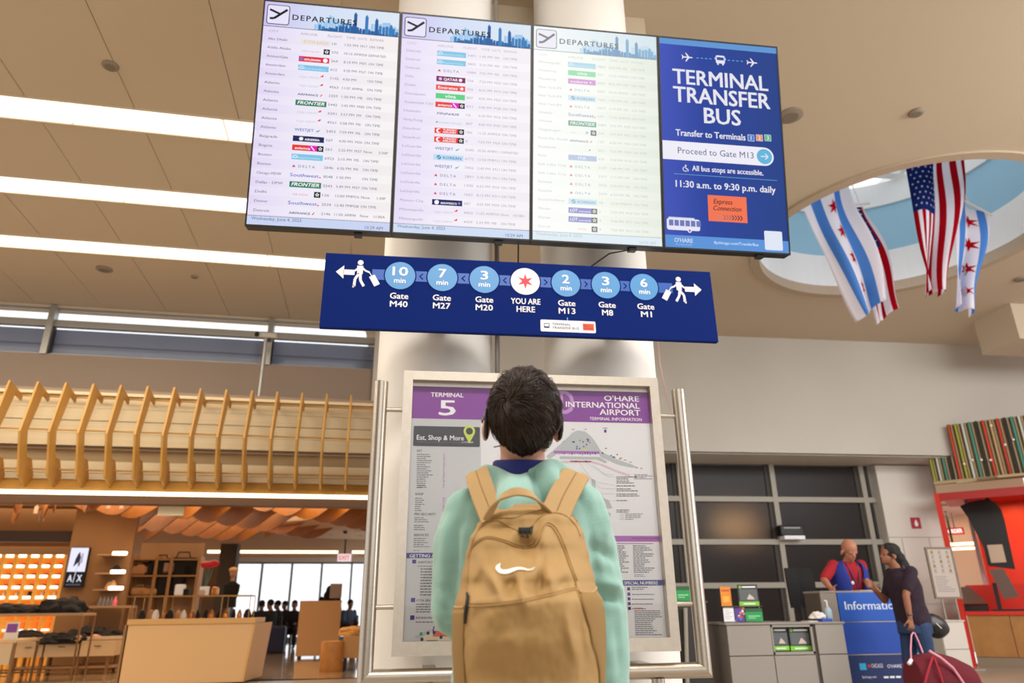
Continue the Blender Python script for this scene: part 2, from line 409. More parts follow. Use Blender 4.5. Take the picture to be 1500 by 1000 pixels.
# monitors: 4 portrait panels, tilted forward
SB = V((-.905, 3.25, 2.753)); tilt = math.atan2(.22, 1.247); SW, SH = 2.895/4, 1.266
ex = V((1, 0, 0)); ez = V((0, -math.sin(tilt), math.cos(tilt)))
ink = '1b1b28'
def screen_body(i, label):
    o_ = SB+ex*SW*i
    t = thing('departure_screen' if i < 3 else 'information_screen', label, 'screen', o_)
    pl = Plane(o_, ex, ez)
    def bx(mb, x0, x1, z0, z1, d0, d1, bev=0):
        mt = Matrix((ex, pl.n, ez)).transposed().to_4x4(); mt.translation = o_
        mb.box(x0, x1, d0, d1, z0, z1, bev, mat=mt); return mb
    bx(MB(), .0, SW, 0, SH, -.07, -.004, .004).build('housing', m_black, t)
    b = MB(); e = .009
    for x0, x1, z0, z1 in ((.001, e, 0, SH), (SW-e, SW-.001, 0, SH), (e, SW-e, 0, e), (e, SW-e, SH-e, SH)): bx(b, x0, x1, z0, z1, -.004, .004)
    b.build('bezel', m_black, t)
    bx(MB(), SW*.5-.12, SW*.5+.12, .3, .9, -.16, -.07).build('wall_bracket', m_dark, t)
    bx(MB(), SW*.74, SW*.74+.04, -.018, .002, -.05, -.01).build('latch', m_black, t)
    return t, pl, bx
def panel_mat(name, stops):   # left->right tint of the panel seen off axis, painted into its emission
    m = bpy.data.materials.new(name); m.use_nodes = True; nt = m.node_tree; b = nt.nodes['Principled BSDF']
    b.inputs['Base Color'].default_value = (.01, .01, .01, 1); b.inputs['Roughness'].default_value = .3; b.inputs['Specular IOR Level'].default_value = .03
    tc = nt.nodes.new('ShaderNodeTexCoord'); sp = nt.nodes.new('ShaderNodeSeparateXYZ'); nt.links.new(tc.outputs['Generated'], sp.inputs[0])
    cr = nt.nodes.new('ShaderNodeValToRGB'); nt.links.new(sp.outputs[0], cr.inputs[0])
    while len(cr.color_ramp.elements) < len(stops): cr.color_ramp.elements.new(.5)
    for e_, (p, c) in zip(cr.color_ramp.elements, stops): e_.position = p; e_.color = rgb(c)
    nt.links.new(cr.outputs[0], b.inputs['Emission Color']); b.inputs['Emission Strength'].default_value = 1
    return m
pm = [panel_mat('screen_picture_lavender', [(0, 'e2d7f4'), (.35, 'ece8f7'), (1, 'f3ecec')]),
      panel_mat('screen_picture_lilac', [(0, 'e7dcf7'), (.4, 'efeaf8'), (1, 'f4eef2')]),
      panel_mat('screen_picture_pale_green', [(0, 'fdfdfd'), (.45, 'f6faf2'), (1, 'e6ecdf')])]
hm = [panel_mat('screen_header', [(0, 'cdc0ee'), (.4, 'd3def5'), (1, 'dbe6f2')]), None, panel_mat('screen_header_pale', [(0, 'f6fafa'), (1, 'd6e6ec')])]
hm[1] = hm[0]
STAR = 'S'
R1 = [("Abu Dhabi", 'ETIHAD', '10', '1:55 PM', 'M17', 'ON TIME'), ("Addis Ababa", 'ethiopian', '575', '10:15 AM', 'M20', 'DEPARTED'), ("Amman/Qaia", 'jordanian', '264', '8:10 PM', 'M35', 'ON TIME'), ("Amsterdam", 'klm', '612', '4:20 PM', 'M27', 'ON TIME'), ("Amsterdam", 'virgin', '7142', '4:50 PM', '', 'ON TIME'), ("Atlanta", 'virgin', '4563', '11:07 AM', 'M6', 'ON TIME'), ("Atlanta", 'AIRFRANCE', '2359', '1:30 PM', 'M8', 'ON TIME'), ("Atlanta", 'FRONTIER', '5442', '2:45 PM', 'M40', 'ON TIME'), ("Atlanta", 'virgin', '3291', '3:57 PM', 'M9', 'ON TIME'), ("Atlanta", 'virgin', '4561', '5:58 PM', 'M6', 'ON TIME'), ("Atlanta", 'WESTJET', '5453', '7:59 PM', 'M6', 'ON TIME'), ("Belgrade", 'AIRSERBIA', '507', '4:30 PM', 'M20', 'ON TIME'), ("Bogota", 'avianca', '263', '2:35 PM', 'M37', 'Now     3:30P'), ("Boston", 'klm', '6923', '2:15 PM', 'M5', 'ON TIME'), ("Boston", 'DELTA', '2646', '6:30 PM', 'M5', 'ON TIME'), ("Chicago-MDW", 'Southwest', '8548', '1:30 PM', '', 'ON TIME'), ("Dallas - DFW", 'FRONTIER', '3243', '5:49 PM', 'M37', 'ON TIME'), ("Delhi", 'india', '126', '12:00 PM', 'M16', 'Now     1:30P'), ("Denver", 'Southwest', '2534', '12:40 PM', 'M28', 'ON TIME'), ("Detroit", 'AIRFRANCE', '2146', '11:05 AM', 'M4', 'Now    11:00A')]
R2 = [("Detroit", 'klm', '5491', '1:45 PM', 'M4', 'ON TIME'), ("Detroit", 'klm', '5802', '5:15 PM', 'M4', 'ON TIME'), ("Detroit", 'DELTA', '1084', '7:25 PM', 'M3', 'ON TIME'), ("Doha", 'QATAR', '726', '7:20 PM', 'M30', 'ON TIME'), ("Dubai", 'Emirates', '236', '8:35 PM', 'M14', 'ON TIME'), ("Guanajuato", 'viva', '807', '8:05 PM', 'M25', 'ON TIME'), ("Guatemala City", 'avianca', '631', '3:45 PM', 'M38', 'ON TIME'), ("Helsinki", 'FINNAIR', '10', '9:30 PM', 'M16', 'ON TIME'), ("Hong Kong", 'cathay', '807', '4:00 PM', 'M30', 'ON TIME'), ("Istanbul", 'turkish', '186', '11:25 AM', 'M24', 'ON TIME'), ("Istanbul", 'turkish', '6', '7:50 PM', 'M24', 'ON TIME'), ("LaGuardia", 'WESTJET', '5695', '10:30 AM', 'M11', 'DEPARTED'), ("LaGuardia", 'KOREAN', '6775', '12:50 PM', 'M11', 'ON TIME'), ("LaGuardia", 'WESTJET', '5456', '2:45 PM', 'M11', 'ON TIME'), ("LaGuardia", 'DELTA', '2891', '5:45 PM', 'M11', 'ON TIME'), ("LaGuardia", 'DELTA', '1390', '6:55 PM', 'M10', 'ON TIME'), ("LaGuardia", 'DELTA', '1602', '8:15 PM', 'M11', 'ON TIME'), ("Mexico City", 'AEROMEXICO', '687', '4:55 PM', 'M29', 'ON TIME'), ("Minneapolis", 'virgin', '4403', '11:03 AM', 'M10', 'Now   10:58A'), ("Minneapolis", 'virgin', '4439', '3:33 PM', 'M8', 'ON TIME')]
R3 = [("Minneapolis", 'klm', '7803', '2:40 PM', 'M2', 'ON TIME'), ("Monterrey", 'viva', '437', '12:35 PM', 'M31', 'ON TIME'), ("Monterrey", 'volaris', '6507', '8:55 PM', 'M27', 'ON TIME'), ("New York-JFK", 'DELTA', '5657', '10:10 AM', 'M2', 'ON TIME'), ("New York-JFK", 'KOREAN', '7264', '1:50 PM', 'M2', 'ON TIME'), ("New York-JFK", 'DELTA', '5507', '5:19 PM', 'M2', 'ON TIME'), ("Orlando", 'Southwest', '247', '11:25 AM', 'M23', 'ON TIME'), ("Orlando", 'FRONTIER', '2084', '3:53 PM', 'M40', 'ON TIME'), ("Ouagadougou", 'plainstar', '229', '5:07 PM', 'M33', 'ON TIME'), ("Paris-De Gaulle", 'AIRFRANCE', '137', '6:30 PM', 'M24', 'ON TIME'), ("Reykjavik", 'plain', '652', '7:25 PM', 'M29', 'ON TIME'), ("Rome", 'blue', '629', '3:50 PM', 'M18', 'ON TIME'), ("Salt Lake City", 'DELTA', '2247', '1:40 PM', 'M9', 'ON TIME'), ("Salt Lake City", 'DELTA', '2377', '7:15 PM', 'M9', 'ON TIME'), ("Seattle", 'DELTA', '2555', '3:35 PM', 'M6', 'ON TIME'), ("Seattle", 'DELTA', '2299', '6:20 PM', 'M6', 'ON TIME'), ("Seoul-Incheon", 'KOREAN', '38', '12:30 PM', 'M19', 'ON TIME'), ("Warsaw", 'LOT', '2', '5:55 PM', 'M18', 'ON TIME'), ("Warsaw", 'LOT', '4', '9:40 PM', 'M17', 'ON TIME'), ("Zurich", 'swiss', '9', '7:05 PM', 'M19', 'ON TIME')]
sm_ = [panel_mat('row_band_lavender', [(0, 'e7def6'), (.35, 'eeeaf8'), (1, 'f7f2f2')]), panel_mat('row_band_lilac', [(0, 'e8dcf8'), (.4, 'f3eff9'), (1, 'f8f3f6')]), panel_mat('row_band_pale', [(0, 'fefefe'), (.45, 'f9fcf6'), (1, 'ebf0e5')])]
def mixc(h, k):     # wash a colour towards the pale picture
    b = (246, 249, 244); c = (int(h[0:2], 16), int(h[2:4], 16), int(h[4:6], 16))
    return '%02x%02x%02x' % tuple(int(c[i]*(1-k)+b[i]*k) for i in range(3))
def departures(i, rows, label, k):
    t, pl, bx = screen_body(i, label)
    W, Hh, e = SW-.018, SH-.018, .009
    bx(MB(), e, SW-e, e, SH-e, -.004, .001).build('display_panel', pm[i], t)
    C = lambda h: E(mixc(h, k))
    P = Print(Plane(pl.pt(e, e, .001), ex, ez))
    hd = .885*Hh
    P.rect(0, hd, W, Hh, hm[i], 1, 'header_band')
    P.rect(0, hd-.002, W, hd+.001, C('23233a'), 2)
    # plane emblem in a rounded square
    q = .118; x0, z0 = .012, hd+.012
    P.rrect(x0, z0, x0+q, z0+q*.98, .014, C('15151c'), 2, 'plane_emblem'); P.rrect(x0+.004, z0+.004, x0+q-.004, z0+q*.98-.004, .011, E(mixc('e6e2fa', k)), 3, 'plane_emblem')
    cx, cz = x0+q/2, z0+q/2
    P.line([(cx-.042, cz-.026), (cx-.02, cz-.024), (cx+.046, cz+.032)], .013, C('15151c'), 4, 'plane_emblem')
    P.line([(cx-.044, cz+.026), (cx+.008, cz+.004)], .012, C('15151c'), 5, 'plane_emblem')
    P.line([(cx-.02, cz-.026), (cx+.006, cz+.002)], .008, C('15151c'), 6, 'plane_emblem')
    # skyline
    rs = random.Random(3)
    def sky_(x0, x1, col, hh, lay, n):
        for s in range(n):
            a = x0+(x1-x0)*s/n; h = hh(a)*(.75+.5*rs.random())
            P.rect(a, hd, a+(x1-x0)/n*(.7+.3*rs.random()), min(hd+h, Hh), col, lay, 'skyline')
    sky_(.37*W, W, C('9cc6ea'), lambda a: .045+.03*math.sin(a*23), 3, 30)
    sky_(.40*W, W, C('2f78b8'), lambda a: .035+.018*math.sin(a*31+1), 4, 24)
    sky_(.42*W, W*.99, C('1c5a9c'), lambda a: .022+.014*math.sin(a*17), 5, 26)
    for a, h, c in ((.66, .115, '1c5a9c'), (.745, .105, '2f78b8'), (.82, .09, '1c5a9c'), (.93, .06, '2f78b8')):
        P.rect(a*W, hd, a*W+.017, hd+h, C(c), 6, 'skyline'); P.rect(a*W+.004, hd+h, a*W+.012, hd+h+.008, C(c), 6, 'skyline')
    P.text('DEPARTURES', .146, hd+.046, .031, C('0d0d14'), w=.335, bold=.02, lay=7, space=1.2)
    grey = C('726d80'); grey2 = C('7d7987'); hg = C('a9a3ad')
    if i == 1: grey, grey2, hg = C('aaa4b4'), C('b3adb9'), C('bdb6c2')
    if i == 2: grey, grey2, hg = E('cfd6d3'), E('cdd4cf'), E('d3d9d6')
    for s, x in (('CITY', .030), ('AIRLINE', .193), ('FLIGHT', .335), ('TIME', .43), ('GATE', .49), ('REMARK', .557)):
        P.text(s, x, hd-.036, .0135, hg, lay=2, w=len(s)*.0125)
    zt, zb = hd-.080, .070; n = len(rows)
    stripe = sm_[i]
    for r, (city, air, fl, tm, gt, rm) in enumerate(rows):
        RN = 'row_lettering#%d' % r; LG = 'airline_logo#%d' % r; z = zt-(zt-zb)*r/(n-1); dz = (zt-zb)/(n-1)
        if r % 2: P.rect(0, z-dz*.28, W, z+dz*.68, stripe, 1, 'row_band#%d' % r)
        P.text(city, .028, z, .0135, grey, bold=.008, w=len(city)*.0110, nm=RN)
        P.text(fl, .359, z, .0135, grey2, bold=.008, w=len(fl)*.0115, nm=RN)
        P.text(tm, .425, z, .0135, grey2, bold=.008, w=len(tm)*.0100, nm=RN)
        if gt: P.text(gt, .508, z, .0135, grey2, bold=.008, w=len(gt)*.0120, nm=RN)
        P.text(rm, .554, z, .0135, grey2, bold=.008, w=min(len(rm)*.0112, .125), nm=RN)
        x0, x1, za, zc_ = .193, .350, z-.010, z+.021
        wt = C('ffffff')
        def box(c, a=x0, b=x1): P.rect(a, za, b, zc_, C(c), 2, LG)
        def T(s, c, a, b, h=.016, bold=.02, **kw): P.text(s, a, z-.003, h, C(c), w=b-a, bold=bold, lay=4, nm=LG, **kw)
        def star(a=x1-.032): P.rect(a, za, a+.032, zc_, C('14141c'), 3, LG); P.star(a+.016, z+.0055, .012, wt, 4, 5, .5, LG); P.disc(a+.016, z+.0055, .004, C('14141c'), 5, 8, LG)
        if air == 'ETIHAD': box('ebe2e2'); T(air, 'dcc39a', x0+.02, x1-.01, bold=.0)
        elif air == 'ethiopian': T(air, 'eda9a4', x0+.01, x1-.05, .010, 0); star()
        elif air == 'jordanian': box('e0243c'); P.disc(x0+.014, z+.005, .010, C('8a6ad0'), 3, 12, LG); T('ROYAL JORDANIAN', 'ffffff', x0+.03, x1-.045, .011); P.disc(x1-.02, z+.005, .012, wt, 3, 12, LG)
        elif air == 'klm': box('7fc4e6'); T('KLM', 'ffffff', x0+.004, x0+.033, .010); T('Royal Dutch Airlines', 'ddf2ff', x0+.04, x1-.015, .008, 0); P.rect(x0+.008, z+.011, x0+.028, z+.014, wt, 4, LG)
        elif air == 'virgin': T('virgin atlantic', 'c9c4cf', x0+.01, x1-.045, .013, 0, shear=.2); P.face([(x1-.043, z+.008), (x1-.028, z+.02), (x1-.022, z+.02), (x1-.026, z+.008)], C('ee4450'), 4, LG)
        elif air == 'AIRFRANCE': T(air, '26305e', x0+.008, x1-.045, .011, .03); P.face([(x1-.037, z-.003), (x1-.031, z-.003), (x1-.022, z+.010), (x1-.028, z+.010)], C('e04040'), 4, LG)
        elif air == 'FRONTIER': box('2c7a5c'); T(air, 'ffffff', x0+.010, x1-.010, .018, .035, shear=.25)
        elif air == 'WESTJET': T(air, '2a5aa8', x0+.006, x1-.055, .015, .015); P.face([(x1-.045, z), (x1-.02, z+.012), (x1-.03, z), (x1-.038, z-.004)], C('3cb0b4'), 4, LG)
        elif air == 'AIRSERBIA': box('15205a'); T(air, 'ffffff', x0+.06, x1-.022, .011, .03); P.star(x0+.042, z+.005, .014, wt, 4, 8, .5, LG)
        elif air == 'avianca': box('e8342c', x0, x0+.08); box('e21ab0', x0+.08, x1-.03); T(air, 'ffffff', x0+.014, x0+.09, .013, .04); P.line([(x0+.094, z+.016), (x0+.112, z-.006)], .005, wt, 4, LG); star()
        elif air == 'DELTA': T(air, '6a6f92', x0+.038, x1-.036, .014, .0, space=1.3); P.face([(x0+.006, z-.002), (x0+.024, z-.002), (x0+.015, z+.012)], C('e0324a'), 4, LG)
        elif air == 'Southwest': T(air, '4a4fc0', x0, x1-.014, .018, .012); P.disc(x1-.008, z-.001, .004, C('e03a3a'), 4, 10, LG)
        elif air == 'india': T('AIR INDIA', 'ee8a8e', x0+.018, x1-.06, .010, 0); star()
        elif air == 'QATAR': box('7c1458'); T(air, 'ffffff', x0+.040, x0+.115, .015, .03); P.disc(x0+.022, z+.005, .009, C('c8c2ee'), 4, 12, LG); P.star(x0+.13, z+.005, .012, wt, 4, 7, .6, LG)
        elif air == 'Emirates': box('e8443c'); T(air, 'ffffff', x0+.012, x0+.115, .015, .03); P.star(x1-.018, z+.005, .011, wt, 4, 5, .6, LG)
        elif air == 'viva': box('54cf7c'); T(air, 'ffffff', x0+.05, x1-.05, .018, .04)
        elif air == 'volaris': box('c05ac4'); T(air, 'ffffff', x0+.012, x0+.11, .014, .03); P.star(x1-.03, z+.005, .008, wt, 4, 4, .4, LG)
        elif air == 'FINNAIR': T(air, '2c2c66', x0+.008, x1-.03, .013, .015, shear=.3)
        elif air == 'cathay': T('CATHAY PACIFIC', '9ab8b4', x0+.02, x1-.01, .009, 0); P.face([(x0+.002, z), (x0+.014, z+.01), (x0+.016, z)], C('3a9a8c'), 4, LG)
        elif air == 'turkish': box('e8342c'); P.disc(x0+.022, z+.005, .013, wt, 3, 16, LG); P.disc(x0+.027, z+.005, .009, C('e8342c'), 4, 12, LG); P.text('TURKISH', x0+.044, z+.007, .010, wt, w=.07, bold=.03, lay=4, nm=LG); P.text('AIRLINES', x0+.044, z-.006, .010, wt, w=.07, bold=.03, lay=4, nm=LG); star()
        elif air == 'KOREAN': box('bcdcf2'); T(air, '2f76b4', x0+.05, x1-.012, .014, .02); P.disc(x0+.028, z+.005, .012, C('3c86bc'), 3, 16, LG); P.line([(x0+.018, z-.002), (x0+.04, z+.013)], .004, C('bcdcf2'), 4, LG)
        elif air == 'AEROMEXICO': box('16125e'); P.disc(x0+.024, z+.005, .012, wt, 3, 14, LG); T(air, 'ffffff', x0+.044, x1-.028, .010, .04); P.disc(x1-.016, z+.005, .006, C('8a8ac0'), 4, 10, LG)
        elif air == 'LOT': box('4a44b8', x0, x1-.03); T('LOT', 'ffffff', x0+.008, x0+.05, .017, .05, shear=.2); T('POLISH AIRLINES', 'ffffff', x0+.056, x1-.036, .007, .03); star()
        elif air == 'blue': box('8fa6da'); T('ITA', 'ffffff', x0+.055, x1-.06, .015, .04)
        elif air == 'swiss': T('SWISS', 'f09aa0', x0+.05, x1-.06, .011, .01); star()
        elif air == 'plainstar': T('SAS - - - -', '9fb2b2', x0+.01, x1-.06, .006, 0); P.rect(x1-.06, z-.002, x1-.045, z+.012, C('8fb0d0'), 3, LG); star()
        else: T('- - - - -', '8a989c', x0+.04, x1-.05, .005, 0); P.face([(x1-.046, z), (x1-.036, z+.012), (x1-.034, z)], C('66707c'), 4, LG)
    P.rect(0, 0, W, .048, E({0: 'c9d4f2', 1: 'd0def4', 2: 'e2eef6'}[i]), 1, 'footer_band'); P.rect(0, .047, W, .049, C('303048'), 2)
    fc = C('5a608a') if i < 2 else E('b9c8cc')
    P.text('Wednesday, June 4, 2025', .02, .026, .0165, fc, w=.245); P.text('10:29 AM', W-.035, .008, .0165, fc, w=.09, al='r')
    P.build(t)
departures(0, R1, 'leftmost departure board screen, lavender tinted rows starting with Abu Dhabi', 0)
departures(1, R2, 'second departure board screen from the left, rows starting with Detroit', .05)
departures(2, R3, 'third departure board screen, washed out pale green beside the blue screen', .5)
# blue bus screen
t, pl, bx = screen_body(3, 'dark blue screen reading TERMINAL TRANSFER BUS, rightmost of the four hanging screens')
e = .009
blue = panel_mat('screen_picture_blue', [(0, '3f52b8'), (.35, '24419a'), (1, '203f86')])
bx(MB(), e, SW-e, e, SH-e, -.004, .001).build('display_panel', blue, t)
P = Print(Plane(pl.pt(0, 0, .001), ex, ez)); U = P.p.uv
cw = E('e6e4ee'); cb_ = E('6aa8d6')
P.rect(e, SH-.045, SW-e, SH-e, E('5f95d2'), 1, 'top_band')
za = U(1060, 348)[1]
P.rect(e, e, SW-e, za, E('5a93d8'), 1, 'bottom_band')
P.tpx('TERMINAL', 986, 121, 1125, 134, 21, cw, bold=.022)
P.tpx('TRANSFER', 987, 148, 1128, 160, 22, cw, bold=.022)
P.tpx('BUS', 1032, 180, 1085, 184, 22, cw, bold=.022)
P.tpx('Transfer to Terminals', 990, 199, 1092, 205, 9, cw, bold=.025)
for u, c, n_ in ((1100, '4a7cc8', '1'), (1112.3, 'ef8a56', '2'), (1124.6, '58b878', '3')):
    x, z = U(u, 202); P.rrect(x-.02, z-.02, x+.02, z+.02, .003, E('c8d4ee'), 2); P.rrect(x-.017, z-.017, x+.017, z+.017, .002, E(c), 3); P.text(n_, x, z-.011, .022, cw, al='c', bold=.02, lay=4)
x0, z0 = U(974, 232.5); x1, z1 = U(1134, 243); za, zb = U(1050, 240)[1], U(1050, 213)[1]; za = U(1050, 238)[1]; zb = U(1050, 211)[1]
rr = (zb-za)/2; pts = [(e, za)]+[(x1-rr+rr*math.sin(a), (za+zb)/2-rr*math.cos(a)) for a in [PI*k/12 for k in range(13)]]+[(e, zb)]
P.face(pts, E('eeecf6'), 2); P.disc(x1-rr, (za+zb)/2, rr*.82, E('5fb4dc'), 3)
cx, cz = x1-rr, (za+zb)/2
P.line([(cx-.022, cz), (cx+.02, cz)], .006, cw, 4); P.line([(cx+.004, cz+.017), (cx+.022, cz), (cx+.004, cz-.017)], .006, cw, 5)
P.tpx('Proceed to Gate M13', 993, 226, 1104, 231, 9, E('4a5a8c'), bold=.0, lay=4)
P.tpx('All bus stops are accessible.', 1014, 250, 1118, 257, 7.5, cw, bold=.02)
x, z = U(1004, 246)
P.disc(x+.002, z+.014, .005, cw, 3, 12); P.line([(x+.001, z+.008), (x+.003, z-.004), (x+.012, z-.005), (x+.017, z-.018)], .005, cw, 3)
P.line([(x-.001+.014*math.cos(a), z-.007+.013*math.sin(a)) for a in [math.radians(100+k*22) for k in range(11)]], .004, cw, 4)
x0, z0 = U(987, 256); x1, z1 = U(1138, 263); P.rect(x0, (z0+z1)/2-.001, x1, (z0+z1)/2+.002, cb_, 2)
P.tpx('11:30 a.m. to 9:30 p.m. daily', 990, 274, 1136, 282, 9.5, cw, bold=.03)
x0, z0 = U(1038, 323.5); x1, z1 = U(1093, 289); P.rect(x0, z0, x1, z1, E('f27450'), 2)
P.tpx('Express', 1045, 298, 1073, 300, 7, E('3a1c30'), bold=.005, lay=3, shear=.25); P.tpx('Connection', 1045, 308, 1086, 310, 7, E('3a1c30'), bold=.005, lay=3, shear=.25)
for k in range(10):
    x, z = U(1049+k*4.1, 317.5+k*.25); c = 'd08070' if k < 3 else ('9a6a70' if k < 6 else ('5a3a50' if k < 8 else '241430'))
    P.line([(x-.006, z+.014), (x+.006, z), (x-.006, z-.014)], .005, E(c), 3+k % 3)
# plane / bus / plane
def jet(x, z, s, dr):
    def q(a, b): return (x+a*s*dr, z+b*s)
    P.face([q(-1, .12), q(.7, .12), q(1.05, 0), q(.7, -.12), q(-1, -.1)], cw, 3)
    P.face([q(-.05, .1), q(.35, .1), q(-.25, .85), q(-.45, .85)], cw, 3); P.face([q(-.05, -.1), q(.35, -.1), q(-.25, -.85), q(-.45, -.85)], cw, 3)
    P.face([q(-.98, .1), q(-.7, .1), q(-1, .42), q(-1.12, .42)], cw, 3); P.face([q(-.98, -.1), q(-.7, -.1), q(-1, -.42), q(-1.12, -.42)], cw, 3)
jet(*U(1007, 84), .032, 1); jet(*U(1102, 92), .032, 1)
for a, b in ((1019, 1044), (1065, 1090)):
    for k in range(4):
        u = a+(b-a)*(k+.15)/4; x, z = U(u, 84+(u-1007)*.075); P.rect(x, z-.002, x+.014, z+.003, cb_, 3)
x, z = U(1055, 88)
P.rrect(x-.027, z-.022, x+.027, z+.028, .008, cw, 3); P.rrect(x-.021, z-.002, x+.021, z+.017, .003, E('2a4aa8'), 4); P.rect(x-.02, z-.032, x-.01, z-.02, cw, 3); P.rect(x+.01, z-.032, x+.02, z-.02, cw, 3)
P.rect(x-.033, z, x-.029, z+.014, cw, 3); P.rect(x+.029, z, x+.033, z+.014, cw, 3)
# bus drawing at lower left
x0, z0 = U(977, 336); x1, z1 = U(1025, 322)
P.rrect(x0, z0, x1, z1, .012, E('e8e6f2'), 3); P.rrect(x0+.01, z1-.006, x1-.03, z1+.008, .004, E('d8d8ea'), 2)
for k in range(6): P.rect(x0+.012+k*.031, z0+.024, x0+.037+k*.031, z1-.008, E('6a7ab8'), 4)
P.disc(x1-.06, z0, .012, E('e8e6f2'), 4, 16); P.disc(x1-.06, z0, .006, E('5a6ab0'), 5, 12)
P.tpx("O'HARE", 988, 354.5, 1015, 355.5, 6, E('c8d8f6'), bold=.02); P.tpx('CHICAGO INTERNATIONAL AIRPORT', 989, 358.5, 1014, 359.5, 1.6, E('c0d0f2'))
for k in range(4): x, z = U(997+k*4, 347); P.star(x, z, .004, E('d06a9a'), 3)
P.tpx('flychicago.com/TransferBus', 1046, 357, 1111, 360.5, 4, E('d8e6fa'), bold=.01)
x, z = U(1133, 352.5); P.rrect(x-.052, z-.055, x+.052, z+.055, .008, E('dfe6f4'), 2)
P.build(t)
# cables under the screens
cb2 = MB().tube([(.49, 3.34, 2.80), (.488, 3.36, 2.6), (.489, 3.36, 2.55)], .004, 8); o = cb2.build('cable', m_black); tag(o, 'thin black cable hanging between screens and blue sign, left one', 'cable')
cb2 = MB().tube([(1.14, 3.36, 2.80), (1.0, 3.37, 2.77), (.86, 3.37, 2.66), (.80, 3.37, 2.56)], .004, 8); o = cb2.build('cable', m_black); tag(o, 'thin black cable curving from the third screen down to the blue sign', 'cable')
cb2 = MB().tube([(1.39, 3.80, 2.7), (1.388, 3.8, 2.3), (1.40, 3.78, 2.1), (1.41, 3.76, 2.0)], .003, 8); o = cb2.build('cable', M('pink_cable', 'c08a7c', .5)); tag(o, 'thin pinkish cable running down beside the right column', 'cable')
# blue wayfinding sign
SX0, SX1, SZ0, SZ1, SY = -.49, 1.489, 2.206, 2.60, 3.2
t = thing('wayfinding_sign', 'long blue wayfinding sign with walking times to gates under the screens', 'sign', ((SX0+SX1)/2, SY, SZ0))
m_sblue = M('sign_blue', '02206a', .7); m_sblue.node_tree.nodes['Principled BSDF'].inputs['Specular IOR Level'].default_value = .1
MB().box(SX0, SX1, SY, SY+.03, SZ0, SZ1, .002).build('sign_plate', m_sblue, t)
for x in (.078, 1.05): MB().box(x-.05, x+.05, SY+.03, 3.62, 2.36, 2.44).build('bracket', m_steel, t)
P = Print(Plane((SX0, SY-.0005, SZ0), (1, 0, 0), (0, 0, 1))); U = P.p.uv
sw_ = M('sign_white', 'f0eef2', .4); sl = M('sign_light_blue', '4f93d0', .4); sb2 = M('sign_mid_blue', '2559b4', .4); sr = M('sign_red', 'd42a3a', .4)
xa, z = U(545, 403.5); xb, _ = U(985, 422); zc_ = U(769, 412)[1]
P.rect(xa, zc_-.028, xb, zc_+.028, sb2, 1)
circ = [(586, 407, '10', 'M40'), (648, 409, '7', 'M27'), (709.5, 411.5, '3', 'M20'), (769.5, 413.5, None, None), (829, 417, '2', 'M13'), (887.5, 419, '3', 'M8'), (943.5, 421, '6', 'M1')]
ccs = []
for u, v, n_, g_ in circ:
    x, z = U(u, v); ccs.append(x)
    DN = 'walking_time_disc#%d' % u
    P.disc(x, zc_, .080, m_sblue, 2, nm=DN)
    P.disc(x, zc_, .074, sw_ if n_ is None else sl, 3, 40, nm=DN)
    if n_ is None:
        P.star(x, zc_, .043, sr, 4, 6, .38, nm=DN); P.text('YOU ARE', x, zc_-.125, .030, sw_, al='c', bold=.02, w=.148); P.text('HERE', x, zc_-.168, .030, sw_, al='c', bold=.02, w=.092)
    else:
        P.text(n_, x, zc_+.0, .046, sw_, al='c', bold=.03, lay=4, w=.074 if len(n_) > 1 else .036, nm=DN); P.text('min', x, zc_-.040, .026, sw_, al='c', bold=.02, lay=4, w=.056, nm=DN)
        P.text('Gate', x, zc_-.125, .030, sw_, al='c', bold=.02, w=.088); P.text(g_, x, zc_-.168, .030, sw_, al='c', bold=.02, w=.028*len(g_))
for a in range(6):
    x = (ccs[a]+ccs[a+1])/2; d = -1 if a < 3 else 1
    P.line([(x-.008*d, zc_+.015), (x+.008*d, zc_), (x-.008*d, zc_-.015)], .005, m_sblue, 4)
def arrow(x, z, d):
    P.face([(x+d*.05, z), (x+d*.012, z+.036), (x+d*.012, z-.036)], sw_, 3); P.rect(min(x+d*.014, x-d*.04), z-.014, max(x+d*.014, x-d*.04), z+.014, sw_, 3)
def walker(x, z, d):
    P.disc(x, z+.055, .014, sw_, 3, 16)
    P.face([(x-.016, z+.038), (x+.014, z+.038), (x+.013, z-.008), (x-.014, z-.008)], sw_, 3)
    P.line([(x-.004, z-.004), (x+d*.022, z-.035), (x+d*.024, z-.074), (x+d*.032, z-.074)], .013, sw_, 3)
    P.line([(x+.002, z-.004), (x-d*.004, z-.04), (x-d*.022, z-.072)], .013, sw_, 4)
    P.line([(x+d*.004, z+.030), (x+d*.026, z+.008), (x+d*.038, z+.006)], .009, sw_, 4)
    P.line([(x-d*.006, z+.030), (x-d*.026, z+.012), (x-d*.046, z+.004)], .009, sw_, 5)
    P.line([(x-d*.044, z+.006), (x-d*.058, z-.016)], .004, sw_, 3); P.line([(x-d*.058, z-.014), (x-d*.086, z-.064)], .030, sw_, 6)
x, z = U(507, 403); arrow(x, zc_+.005, -1); x, z = U(527, 405); walker(x, zc_+.005, -1)
x, z = U(1014, 424.5); arrow(x, zc_-.002, 1); x, z = U(995, 424); walker(x, zc_-.002, 1)
x0, z0 = U(792, 485); x1, z1 = U(872, 471); P.rrect(x0, z0, x1, z1, .007, sw_, 2)
P.rect(ccs[4]-.003, z1, ccs[4]+.003, z1+.016, sl, 3)
zz = (z0+z1)/2
